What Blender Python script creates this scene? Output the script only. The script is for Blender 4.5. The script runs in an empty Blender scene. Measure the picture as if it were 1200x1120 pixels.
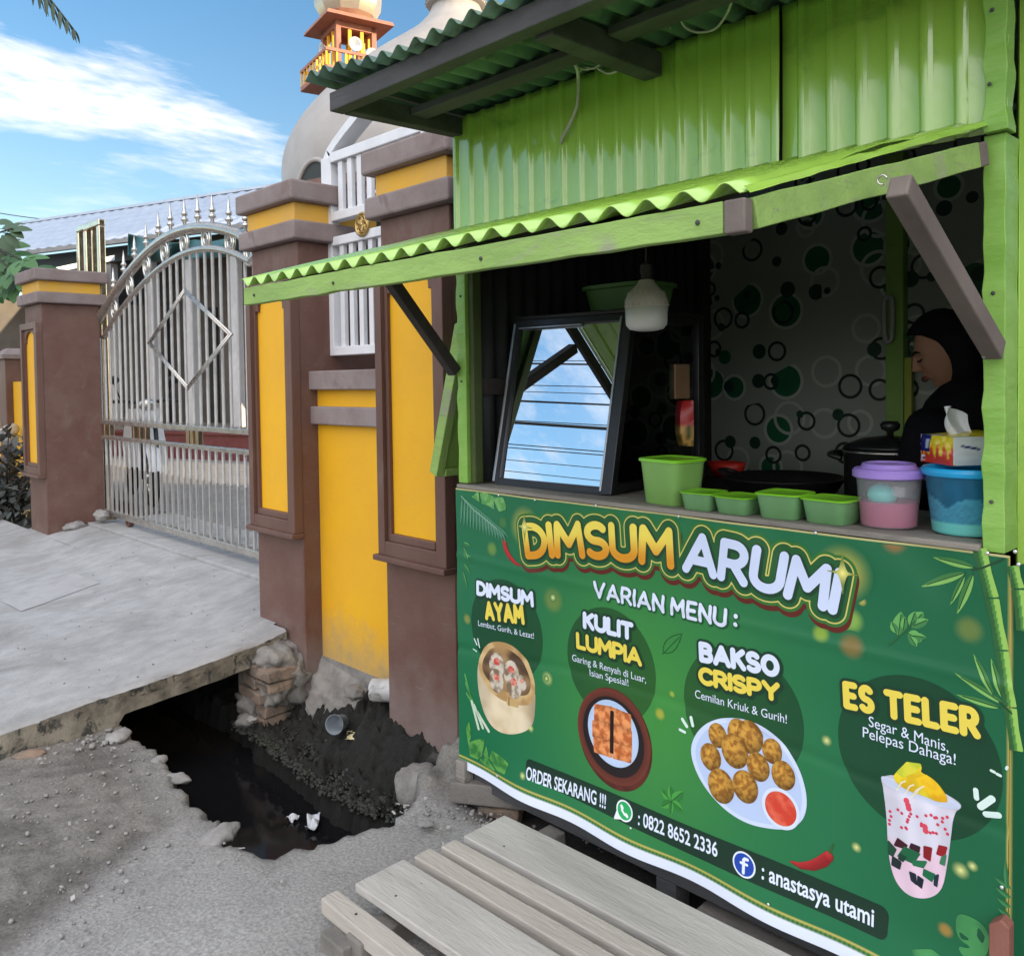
import bpy, bmesh, math, random
import numpy as np
from mathutils import Vector, Matrix, noise
random.seed(7)
R = math.radians
SC = bpy.context.scene
COL = SC.collection

# ------------------------------------------------------------------ camera
A, PT, RL, FPX, PX, PY = R(44.13), R(-1.75), 0.0137, 1010.0, 600.0, 477.0
EYE = Vector((0, 0, 1.55))
_f0 = Vector((-math.cos(A), math.sin(A), 0)); _r0 = Vector((math.sin(A), math.cos(A), 0)); _u0 = Vector((0, 0, 1))
FW = _f0*math.cos(PT) + _u0*math.sin(PT)
_up = _u0*math.cos(PT) - _f0*math.sin(PT)
RT = _r0*math.cos(RL) - _up*math.sin(RL)
UP = _up*math.cos(RL) + _r0*math.sin(RL)
cam = bpy.data.objects.new('camera', bpy.data.cameras.new('camera'))
COL.objects.link(cam)
cm = Matrix((RT, UP, -FW)).transposed().to_4x4(); cm.translation = EYE
cam.matrix_world = cm
cam.data.sensor_fit = 'HORIZONTAL'; cam.data.sensor_width = 36.0
cam.data.lens = FPX/1200*36; cam.data.shift_y = -(560-PY)/1200
cam.data.clip_start = 0.02; cam.data.clip_end = 3000
SC.camera = cam

def at(x, y, X=None, Y=None, Z=None):
    """point of the world seen at pixel (x, y) of the 1200x1120 photograph, on the plane X=, Y= or Z="""
    d = FW + RT*((x-PX)/FPX) - UP*((y-PY)/FPX)
    if Y is not None: t = Y/d.y
    elif X is not None: t = X/d.x
    else: t = (Z-1.55)/d.z
    return EYE + d*t

# ------------------------------------------------------------------ world, sun, exposure
SUN_EL, SUN_AZ = R(15), R(30)          # azimuth measured from +X towards +Y
W = bpy.data.worlds.new("World"); SC.world = W; W.use_nodes = True
nt = W.node_tree; N = nt.nodes; L = nt.links
bg = N['Background']; bg.inputs['Strength'].default_value = 0.09
sky = N.new('ShaderNodeTexSky'); sky.sky_type = 'NISHITA'; sky.sun_disc = False
sky.sun_elevation = SUN_EL; sky.sun_rotation = R(90)-SUN_AZ
sky.air_density = 1.0; sky.dust_density = 0.6; sky.ozone_density = 1.6; sky.altitude = 0
tc = N.new('ShaderNodeTexCoord')
sep = N.new('ShaderNodeSeparateXYZ'); L.new(tc.outputs['Generated'], sep.inputs[0])
# project the view direction on a flat cloud layer
mx = N.new('ShaderNodeMath'); mx.operation = 'MAXIMUM'; mx.inputs[1].default_value = 0.03; L.new(sep.outputs[2], mx.inputs[0])
ad = N.new('ShaderNodeMath'); ad.operation = 'ADD'; ad.inputs[1].default_value = 0.12; L.new(mx.outputs[0], ad.inputs[0])
dv = []
for k in (0, 1):
    d = N.new('ShaderNodeMath'); d.operation = 'DIVIDE'; L.new(sep.outputs[k], d.inputs[0]); L.new(ad.outputs[0], d.inputs[1]); dv.append(d)
cmb = N.new('ShaderNodeCombineXYZ'); L.new(dv[0].outputs[0], cmb.inputs[0]); L.new(dv[1].outputs[0], cmb.inputs[1])
mp = N.new('ShaderNodeMapping'); mp.inputs['Rotation'].default_value = (0, 0, R(38)); mp.inputs['Scale'].default_value = (1.7, 0.95, 1); mp.inputs['Location'].default_value = (3.75, 1.25, 0)
L.new(cmb.outputs[0], mp.inputs[0])
n1 = N.new('ShaderNodeTexNoise'); n1.inputs['Scale'].default_value = 0.62; n1.inputs['Detail'].default_value = 9; n1.inputs['Roughness'].default_value = 0.62; n1.inputs['Distortion'].default_value = 0.25
L.new(mp.outputs[0], n1.inputs['Vector'])
cr = N.new('ShaderNodeValToRGB'); cr.color_ramp.elements[0].position = 0.508; cr.color_ramp.elements[1].position = 0.61
L.new(n1.outputs['Fac'], cr.inputs[0])
n2 = N.new('ShaderNodeTexNoise'); n2.inputs['Scale'].default_value = 13; n2.inputs['Detail'].default_value = 5; L.new(mp.outputs[0], n2.inputs['Vector'])
cr2 = N.new('ShaderNodeValToRGB'); cr2.color_ramp.elements[0].position = 0.3; cr2.color_ramp.elements[0].color = (.45, .45, .45, 1); cr2.color_ramp.elements[1].position = 0.62
L.new(n2.outputs['Fac'], cr2.inputs[0])
mul = N.new('ShaderNodeMix'); mul.data_type = 'RGBA'; mul.blend_type = 'MULTIPLY'; mul.inputs['Factor'].default_value = 1
L.new(cr.outputs[0], mul.inputs['A']); L.new(cr2.outputs[0], mul.inputs['B'])
# thin out the layer close to the horizon
fade = N.new('ShaderNodeMapRange'); fade.inputs['From Min'].default_value = 0.13; fade.inputs['From Max'].default_value = 0.27; L.new(sep.outputs[2], fade.inputs['Value'])
cf = N.new('ShaderNodeMath'); cf.operation = 'MULTIPLY'; L.new(mul.outputs['Result'], cf.inputs[0]); L.new(fade.outputs[0], cf.inputs[1])
cmix = N.new('ShaderNodeMix'); cmix.data_type = 'RGBA'
L.new(cf.outputs[0], cmix.inputs['Factor']); 
tr = N.new('ShaderNodeValToRGB'); tr.color_ramp.elements[0].position = .10; tr.color_ramp.elements[0].color = (1.10, 1.08, 1.06, 1); tr.color_ramp.elements[1].position = .52; tr.color_ramp.elements[1].color = (.58, 1.04, 1.24, 1)
L.new(sep.outputs[2], tr.inputs[0])
tm = N.new('ShaderNodeMix'); tm.data_type = 'RGBA'; tm.blend_type = 'MULTIPLY'; tm.inputs['Factor'].default_value = 1; L.new(sky.outputs[0], tm.inputs['A']); L.new(tr.outputs[0], tm.inputs['B'])
L.new(tm.outputs['Result'], cmix.inputs['A']); cmix.inputs['B'].default_value = (6.6, 6.5, 6.6, 1)
# added fill light: bright veil in the unseen sky behind and above the viewer
vd = N.new('ShaderNodeVectorMath'); vd.operation = 'DOT_PRODUCT'; vd.inputs[1].default_value = Vector((.35, -.62, .70)).normalized(); L.new(tc.outputs['Generated'], vd.inputs[0])
vm = N.new('ShaderNodeMapRange'); vm.interpolation_type = 'SMOOTHSTEP'; vm.inputs['From Min'].default_value = .45; vm.inputs['From Max'].default_value = .80; L.new(vd.outputs['Value'], vm.inputs['Value'])
vn = N.new('ShaderNodeMapRange'); vn.inputs['From Min'].default_value = .3; vn.inputs['From Max'].default_value = .7; vn.inputs['To Min'].default_value = .7; vn.inputs['To Max'].default_value = 1.0; L.new(n1.outputs['Fac'], vn.inputs['Value'])
vf = N.new('ShaderNodeMath'); vf.operation = 'MULTIPLY'; L.new(vm.outputs[0], vf.inputs[0]); L.new(vn.outputs[0], vf.inputs[1])
vx = N.new('ShaderNodeMix'); vx.data_type = 'RGBA'; L.new(vf.outputs[0], vx.inputs['Factor']); L.new(cmix.outputs['Result'], vx.inputs['A']); vx.inputs['B'].default_value = (14.6, 14.3, 14.8, 1)
L.new(vx.outputs['Result'], bg.inputs['Color'])

sun = bpy.data.objects.new('sun', bpy.data.lights.new('sun', 'SUN')); COL.objects.link(sun)
sun.data.energy = 4.0; sun.data.angle = R(0.5); sun.data.color = (1.0, 0.78, 0.52)
sd = Vector((math.cos(SUN_EL)*math.cos(SUN_AZ), math.cos(SUN_EL)*math.sin(SUN_AZ), math.sin(SUN_EL)))
sun.rotation_euler = sd.to_track_quat('Z', 'Y').to_euler()
SC.view_settings.view_transform = 'Standard'; SC.view_settings.look = 'None'
SC.view_settings.gamma = 1; SC.view_settings.exposure = 1.2
SC.cycles.max_bounces = 10; SC.cycles.transparent_max_bounces = 16
SC.cycles.sample_clamp_indirect = 8

# ------------------------------------------------------------------ materials
M = {}
def mat(name, c1, c2=None, scale=6, detail=6, lo=.35, hi=.65, rough=.6, bump=0., bscale=60, metal=0., spec=.5,
        c3=None, c3scale=2.5, c3lo=.55, c3hi=.7, rvar=0., coat=0., stretch=(1, 1, 1), trans=0., alpha=1., ior=1.45, sheen=0):
    m = bpy.data.materials.new(name); m.use_nodes = True
    n = m.node_tree.nodes; l = m.node_tree.links; p = n['Principled BSDF']
    t = n.new('ShaderNodeTexCoord'); mp_ = n.new('ShaderNodeMapping'); mp_.inputs['Scale'].default_value = stretch
    l.new(t.outputs['Object'], mp_.inputs[0])
    out = None
    p.inputs['Base Color'].default_value = (*c1, 1)
    def nz(s, d=detail, r=.6):
        q = n.new('ShaderNodeTexNoise'); q.inputs['Scale'].default_value = s; q.inputs['Detail'].default_value = d; q.inputs['Roughness'].default_value = r
        l.new(mp_.outputs[0], q.inputs['Vector']); return q
    if c2 is not None:
        q = nz(scale); r = n.new('ShaderNodeMapRange'); r.inputs['From Min'].default_value = lo; r.inputs['From Max'].default_value = hi
        l.new(q.outputs['Fac'], r.inputs['Value'])
        mi = n.new('ShaderNodeMix'); mi.data_type = 'RGBA'; mi.inputs['A'].default_value = (*c1, 1); mi.inputs['B'].default_value = (*c2, 1)
        l.new(r.outputs[0], mi.inputs['Factor']); out = mi.outputs['Result']
        if c3 is not None:
            q3 = nz(c3scale, 8, .68); q3.inputs['Distortion'].default_value = .6
            r3 = n.new('ShaderNodeMapRange'); r3.inputs['From Min'].default_value = c3lo; r3.inputs['From Max'].default_value = c3hi
            l.new(q3.outputs['Fac'], r3.inputs['Value'])
            m3 = n.new('ShaderNodeMix'); m3.data_type = 'RGBA'; m3.inputs['B'].default_value = (*c3, 1)
            l.new(r3.outputs[0], m3.inputs['Factor']); l.new(out, m3.inputs['A']); out = m3.outputs['Result']
        l.new(out, p.inputs['Base Color'])
    p.inputs['Roughness'].default_value = rough
    if rvar:
        q = nz(scale*1.7); r = n.new('ShaderNodeMapRange'); r.inputs['To Min'].default_value = max(.02, rough-rvar); r.inputs['To Max'].default_value = min(1, rough+rvar)
        r.inputs['From Min'].default_value = .3; r.inputs['From Max'].default_value = .7
        l.new(q.outputs['Fac'], r.inputs['Value']); l.new(r.outputs[0], p.inputs['Roughness'])
    p.inputs['Metallic'].default_value = metal; p.inputs['Specular IOR Level'].default_value = spec
    p.inputs['Coat Weight'].default_value = coat; p.inputs['Transmission Weight'].default_value = trans; p.inputs['Alpha'].default_value = alpha; p.inputs['IOR'].default_value = ior
    if bump:
        q = nz(bscale, 8, .65); b = n.new('ShaderNodeBump'); b.inputs['Strength'].default_value = bump; b.inputs['Distance'].default_value = .01
        l.new(q.outputs['Fac'], b.inputs['Height']); l.new(b.outputs[0], p.inputs['Normal'])
    M[name] = m
    return m

def vcmat(name, rough=.4, bump=0., bscale=300, coat=0., spec=.5, metal=0.):
    """material whose printed / dyed colours are stored on the mesh (attribute Col)"""
    m = bpy.data.materials.new(name); m.use_nodes = True
    n = m.node_tree.nodes; l = m.node_tree.links; p = n['Principled BSDF']
    a = n.new('ShaderNodeVertexColor'); a.layer_name = 'Col'; l.new(a.outputs['Color'], p.inputs['Base Color'])
    p.inputs['Roughness'].default_value = rough; p.inputs['Coat Weight'].default_value = coat; p.inputs['Specular IOR Level'].default_value = spec; p.inputs['Metallic'].default_value = metal
    if bump:
        t = n.new('ShaderNodeTexCoord'); q = n.new('ShaderNodeTexNoise'); q.inputs['Scale'].default_value = bscale; q.inputs['Detail'].default_value = 6
        l.new(t.outputs['Object'], q.inputs['Vector'])
        b = n.new('ShaderNodeBump'); b.inputs['Strength'].default_value = bump; b.inputs['Distance'].default_value = .005
        l.new(q.outputs['Fac'], b.inputs['Height']); l.new(b.outputs[0], p.inputs['Normal'])
    M[name] = m
    return m

def basedirt(m, z0, z1, col, nscale=9, sx=1.):
    """splashed dirt along the foot of a wall: an irregular stain of its own colour"""
    m = M[m]; n = m.node_tree.nodes; l = m.node_tree.links; p = n['Principled BSDF']
    t = n.new('ShaderNodeTexCoord'); s = n.new('ShaderNodeSeparateXYZ'); l.new(t.outputs['Object'], s.inputs[0])
    q = n.new('ShaderNodeTexNoise'); q.inputs['Scale'].default_value = nscale; q.inputs['Detail'].default_value = 9; q.inputs['Roughness'].default_value = .7; l.new(t.outputs['Object'], q.inputs['Vector'])
    a = n.new('ShaderNodeMath'); a.operation = 'MULTIPLY_ADD'; a.inputs[1].default_value = -(z1-z0)*1.6; l.new(q.outputs['Fac'], a.inputs[0]); l.new(s.outputs[2], a.inputs[2])
    r = n.new('ShaderNodeMapRange'); r.inputs['From Min'].default_value = z0-(z1-z0)*.8; r.inputs['From Max'].default_value = z1-(z1-z0)*.8; r.inputs['To Min'].default_value = .85; r.inputs['To Max'].default_value = 0; l.new(a.outputs[0], r.inputs['Value'])
    x = n.new('ShaderNodeMix'); x.data_type = 'RGBA'; x.inputs['B'].default_value = (*col, 1); l.new(r.outputs[0], x.inputs['Factor'])
    src = p.inputs['Base Color'].links[0].from_socket; l.new(src, x.inputs['A']); l.new(x.outputs['Result'], p.inputs['Base Color'])
def scratches(m, col, amount=.62, rot=35, scale=16):
    m = M[m]; n = m.node_tree.nodes; l = m.node_tree.links; p = n['Principled BSDF']
    t = n.new('ShaderNodeTexCoord'); mp_ = n.new('ShaderNodeMapping'); mp_.inputs['Rotation'].default_value = (0, R(rot), R(20)); mp_.inputs['Scale'].default_value = (.35, 1, 5); l.new(t.outputs['Object'], mp_.inputs[0])
    q = n.new('ShaderNodeTexNoise'); q.inputs['Scale'].default_value = scale; q.inputs['Detail'].default_value = 7; q.inputs['Roughness'].default_value = .75; q.inputs['Distortion'].default_value = .4; l.new(mp_.outputs[0], q.inputs['Vector'])
    r = n.new('ShaderNodeMapRange'); r.inputs['From Min'].default_value = amount; r.inputs['From Max'].default_value = amount+.10; r.inputs['To Max'].default_value = .75; l.new(q.outputs['Fac'], r.inputs['Value'])
    x = n.new('ShaderNodeMix'); x.data_type = 'RGBA'; x.inputs['B'].default_value = (*col, 1); l.new(r.outputs[0], x.inputs['Factor'])
    src = p.inputs['Base Color'].links[0].from_socket; l.new(src, x.inputs['A']); l.new(x.outputs['Result'], p.inputs['Base Color'])

# ------------------------------------------------------------------ mesh helpers
class MB:
    def __init__(s): s.v = []; s.f = []; s.m = []; s.c = None; s.cur = 0
    def add(s, vs, fs, mi=None):
        o = len(s.v); s.v += [tuple(v) for v in vs]; s.f += [tuple(i+o for i in f) for f in fs]
        s.m += [s.cur if mi is None else mi]*len(fs)
        return o
    def hexa(s, p, mi=None):                      # 8 corners: bottom 4 ccw, top 4 ccw
        s.add(p, [(3, 2, 1, 0), (4, 5, 6, 7), (0, 1, 5, 4), (1, 2, 6, 5), (2, 3, 7, 6), (3, 0, 4, 7)], mi)
    def box(s, x0, x1, y0, y1, z0, z1, mi=None):
        s.hexa([(x0, y0, z0), (x1, y0, z0), (x1, y1, z0), (x0, y1, z0), (x0, y0, z1), (x1, y0, z1), (x1, y1, z1), (x0, y1, z1)], mi)
    def bar(s, p, q, w, h, up=(0, 0, 1), mi=None):  # rectangular bar p->q, w across, h along up
        p, q = Vector(p), Vector(q); d = (q-p).normalized(); u = Vector(up)
        sx = d.cross(u)
        if sx.length < 1e-4: sx = d.cross(Vector((1, 0, 0)))
        sx.normalize(); u = sx.cross(d).normalized(); a, b = sx*w/2, u*h/2
        s.hexa([p-a-b, p+a-b, q+a-b, q-a-b, p-a+b, p+a+b, q+a+b, q-a+b], mi)
    def tube(s, pts, r, seg=8, closed=False, mi=None, cap=True):
        pts = [Vector(p) for p in pts]; n = len(pts); rr = r if hasattr(r, '__len__') else [r]*n
        vs = []; u = None
        for i, p in enumerate(pts):
            if closed: d = pts[(i+1) % n]-pts[i-1]
            else: d = pts[min(i+1, n-1)]-pts[max(i-1, 0)]
            d.normalize()
            if u is None:
                u = d.cross(Vector((0, 0, 1)))
                if u.length < .05: u = d.cross(Vector((1, 0, 0)))
            u = (u-d*u.dot(d)).normalized(); w = d.cross(u)
            vs += [p+(u*math.cos(2*math.pi*k/seg)+w*math.sin(2*math.pi*k/seg))*rr[i] for k in range(seg)]
        fs = []
        for i in range(n if closed else n-1):
            j = (i+1) % n
            fs += [(i*seg+k, i*seg+(k+1) % seg, j*seg+(k+1) % seg, j*seg+k) for k in range(seg)]
        if cap and not closed: fs += [tuple(range(seg))[::-1], tuple((n-1)*seg+k for k in range(seg))]
        s.add(vs, fs, mi)
    def lathe(s, prof, c, seg=32, sx=1, sy=1, mi=None, sq=None):   # prof: (r, z); sq: superellipse power for rounded squares
        vs = []; fs = []
        for r, z in prof:
            for k in range(seg):
                a = 2*math.pi*k/seg; ca, sa = math.cos(a), math.sin(a); q = 1
                if sq: q = (abs(ca)**sq+abs(sa)**sq)**(-1/sq)
                vs.append((c[0]+r*q*ca*sx, c[1]+r*q*sa*sy, c[2]+z))
        for i in range(len(prof)-1):
            fs += [(i*seg+k, i*seg+(k+1) % seg, (i+1)*seg+(k+1) % seg, (i+1)*seg+k) for k in range(seg)]
        if prof[0][0] > 1e-4: fs.append(tuple(range(seg))[::-1])
        if prof[-1][0] > 1e-4: fs.append(tuple((len(prof)-1)*seg+k for k in range(seg)))
        s.add(vs, fs, mi)
    def prism(s, poly, d, mi=None):               # polygon (3d points) extruded by vector d
        n = len(poly); d = Vector(d); a = [Vector(p) for p in poly]
        s.add(a+[p+d for p in a], [tuple(range(n))[::-1], tuple(range(n, 2*n))]+[(i, (i+1) % n, (i+1) % n+n, i+n) for i in range(n)], mi)
    def grid(s, fn, nu, nv, mi=None):
        vs = [fn(i/nu, j/nv) for j in range(nv+1) for i in range(nu+1)]
        s.add(vs, [(j*(nu+1)+i, j*(nu+1)+i+1, (j+1)*(nu+1)+i+1, (j+1)*(nu+1)+i) for j in range(nv) for i in range(nu)], mi)
    def ball(s, c, r, seg=12, rings=8, sc=(1, 1, 1), mi=None, jit=0, rot=None):
        vs = []
        for j in range(rings+1):
            t = math.pi*j/rings
            for k in range(seg):
                a = 2*math.pi*k/seg; p = Vector((math.sin(t)*math.cos(a)*sc[0], math.sin(t)*math.sin(a)*sc[1], math.cos(t)*sc[2]))
                if jit: p *= 1+jit*noise.noise(Vector(c)*7+p*2.3)
                if rot: p = rot @ p
                vs.append(Vector(c)+p*r)
        s.add(vs, [(j*seg+k, (j+1)*seg+k, (j+1)*seg+(k+1) % seg, j*seg+(k+1) % seg) for j in range(rings) for k in range(seg)], mi)
    def build(s, name, mats, parent=None, bevel=0., smooth=False, sub=0, solid=0., auto=None, segs=2, col=None, recalc=True):
        me = bpy.data.meshes.new(name)
        off = Vector(parent.matrix_world.translation) if parent is not None and parent.type == 'EMPTY' else (Vector(parent['_o']) if parent is not None else Vector((0, 0, 0)))
        me.from_pydata([(v[0]-off.x, v[1]-off.y, v[2]-off.z) for v in s.v], [], s.f)
        if not isinstance(mats, (list, tuple)): mats = [mats]
        for m in mats: me.materials.append(M[m] if isinstance(m, str) else m)
        if len(mats) > 1: me.polygons.foreach_set('material_index', s.m)
        if col is not None:
            a = me.color_attributes.new('Col', 'FLOAT_COLOR', 'POINT')
            a.data.foreach_set('color', np.asarray([(*c[:3], 1) for c in col], dtype=np.float32).ravel())
        bm = bmesh.new(); bm.from_mesh(me)
        bmesh.ops.remove_doubles(bm, verts=bm.verts, dist=1e-6)
        if recalc: bmesh.ops.recalc_face_normals(bm, faces=bm.faces)
        if bevel:
            es = [e for e in bm.edges if len(e.link_faces) == 2 and e.calc_face_angle(0) > R(35)]
            bmesh.ops.bevel(bm, geom=es, offset=bevel, segments=segs, profile=.5, affect='EDGES', clamp_overlap=True)
        bm.to_mesh(me); bm.free()
        if smooth or auto: me.polygons.foreach_set('use_smooth', [True]*len(me.polygons))
        if auto: me.set_sharp_from_angle(angle=R(auto))
        o = bpy.data.objects.new(name, me); COL.objects.link(o)
        o['_o'] = tuple(off)
        if parent is not None: o.parent = parent
        if solid:
            md = o.modifiers.new('thickness', 'SOLIDIFY'); md.thickness = solid; md.offset = 0
        if sub:
            md = o.modifiers.new('smooth', 'SUBSURF'); md.levels = md.render_levels = sub
        return o

def tag(o, label=None, cat=None, group=None, kind=None):
    if label: o['label'] = label
    if cat: o['category'] = cat
    if group: o['group'] = group
    if kind: o['kind'] = kind
    return o
def thing(name, loc, label, cat, group=None):
    o = bpy.data.objects.new(name, None); COL.objects.link(o); o.location = loc; o.matrix_world = Matrix.Translation(Vector(loc)); o.empty_display_size = .05
    return tag(o, label, cat, group)
def dup(root, loc, label, rotz=0, scale=1):
    r = root.copy(); COL.objects.link(r); r.location = loc; r.rotation_euler = (0, 0, rotz); r.scale = (scale,)*3; r['label'] = label
    for ch in root.children:
        c = ch.copy(); COL.objects.link(c); c.parent = r
        for g in ch.children:
            d = g.copy(); COL.objects.link(d); d.parent = c
    return r
def sm(e0, e1, x):
    t = np.clip((x-e0)/(e1-e0), 0, 1); return t*t*(3-2*t)
def lin(r, g, b):
    f = lambda c: (c/255/12.92) if c/255 <= .04045 else ((c/255+.055)/1.055)**2.4
    return (f(r), f(g), f(b))
# ------------------------------------------------------------------ colours of the place
mat('concrete', (.30, .30, .295), (.40, .40, .395), scale=11, detail=12, lo=.3, hi=.7, rough=.92, bump=.5, bscale=75, c3=(.215, .205, .19), c3scale=2.6, c3lo=.47, c3hi=.76, stretch=(1, .7, 1))
mat('concrete_edge', (.25, .22, .17), (.13, .115, .09), scale=9, lo=.42, hi=.6, rough=.95, bump=.9, bscale=45, c3=(.05, .05, .042), c3scale=14, c3lo=.52, c3hi=.6)
mat('concrete_rough', (.28, .265, .24), (.17, .16, .145), scale=11, rough=.95, bump=1., bscale=38, c3=(.06, .06, .05), c3scale=7, c3lo=.6, c3hi=.72)
mat('brown', (.115, .056, .042), (.14, .076, .058), scale=5, rough=.5, bump=.12, bscale=70, c3=(.2, .15, .13), c3scale=3.3, c3lo=.58, c3hi=.78, stretch=(1, 1, .5))
mat('brown_base', (.125, .058, .043), (.152, .085, .066), scale=4, rough=.62, bump=.2, bscale=60, c3=(.19, .138, .115), c3scale=2.2, c3lo=.54, c3hi=.78)
mat('brown_cap', (.19, .14, .13), (.26, .215, .205), scale=4, rough=.8, bump=.22, bscale=50, c3=(.12, .075, .062), c3scale=3, c3lo=.56, c3hi=.72)
mat('yellow', (.80, .425, .010), (.75, .385, .014), scale=3, rough=.55, bump=.14, bscale=80, c3=(.70, .38, .03), c3scale=2.1, c3lo=.55, c3hi=.8)
basedirt('yellow', .10, .42, (.33, .27, .16)); scratches('yellow', (.60, .36, .09), .66, 80, 7)
basedirt('brown_base', -.1, .38, (.23, .19, .175), 6); scratches('brown_base', (.27, .21, .19), .62)
mat('yellow_neck', (.70, .38, .035), (.62, .36, .08), scale=5, rough=.65, bump=.15, bscale=80)
mat('white_iron', (.74, .75, .77), (.66, .67, .69), scale=8, rough=.5, bump=.08, bscale=60, c3=(.5, .5, .5), c3scale=9, c3lo=.62, c3hi=.75)
mat('gold', (.62, .42, .16), (.42, .28, .1), scale=30, rough=.35, metal=.9, bump=.2, bscale=90)
mat('steel', (.62, .585, .53), (.50, .475, .44), scale=10, rough=.27, metal=.85, rvar=.08)
mat('steel_bar', (.56, .54, .50), (.47, .455, .43), scale=10, rough=.38, metal=.55, rvar=.06)
mat('steel_gold', (.8, .66, .46), (.7, .56, .4), scale=10, rough=.2, metal=1., rvar=.08)
mat('brick', (.27, .19, .135), (.21, .165, .13), scale=16, rough=.95, bump=.6, bscale=60, c3=(.08, .075, .06), c3scale=8, c3lo=.5, c3hi=.65)
mat('pvc', (.5, .5, .5), (.36, .36, .35), scale=14, rough=.5, c3=(.15, .14, .12), c3scale=10, c3lo=.55, c3hi=.7)
mat('stone', (.32, .31, .29), (.22, .21, .2), scale=14, rough=.95, bump=.6, bscale=40)

# ------------------------------------------------------------------ ground: one sheet with the drain sunk into it
RIM = [(-14, 1.45), (-3.95, 1.38), (-3.66, 1.40), (-3.4, 1.36), (-3.23, 1.317), (-3.0, 1.29), (-2.83, 1.31), (-2.79, 1.255), (-2.64, 1.262), (-2.51, 1.336), (-2.45, 1.45), (-2.43, 1.60),
       (-2.40, 1.74), (-2.47, 1.86), (-2.56, 1.98), (-2.60, 2.12), (-2.66, 2.3), (-3.1, 2.44), (-3.9, 2.44), (-4.2, 2.3), (-14, 2.3)]
def seg_sdf(px, py, poly):
    d = np.full(px.shape, 1e9); ins = np.zeros(px.shape, bool); n = len(poly)
    for i in range(n):
        ax, ay = poly[i]; bx, by = poly[(i+1) % n]
        ex, ey = bx-ax, by-ay; wx, wy = px-ax, py-ay
        t = np.clip((wx*ex+wy*ey)/(ex*ex+ey*ey+1e-12), 0, 1)
        d = np.minimum(d, (wx-ex*t)**2+(wy-ey*t)**2)
        c = ((ay > py) != (by > py)) & (px < (bx-ax)*(py-ay)/((by-ay) if by != ay else 1e-9)+ax)
        ins ^= c
    d = np.sqrt(d); return np.where(ins, -d, d)
def fbm(x, y, s, o=4, seed=0.):
    out = np.zeros(x.shape)
    fl = out.ravel(); xf = x.ravel(); yf = y.ravel()
    for i in range(len(fl)): fl[i] = noise.fractal(Vector((xf[i]*s+seed, yf[i]*s-seed, seed*.37)), 1., 2., o)
    return out
LIPX = [-14, -4.6, -4.2, -3.7, -3.35, -3.1, -2.85, -2.6, -2.0]
LIPY = [1.95, 1.97, 1.98, 1.95, 1.92, 1.90, 1.92, 2.0, 2.2]
WATER_Z = -.27
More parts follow.
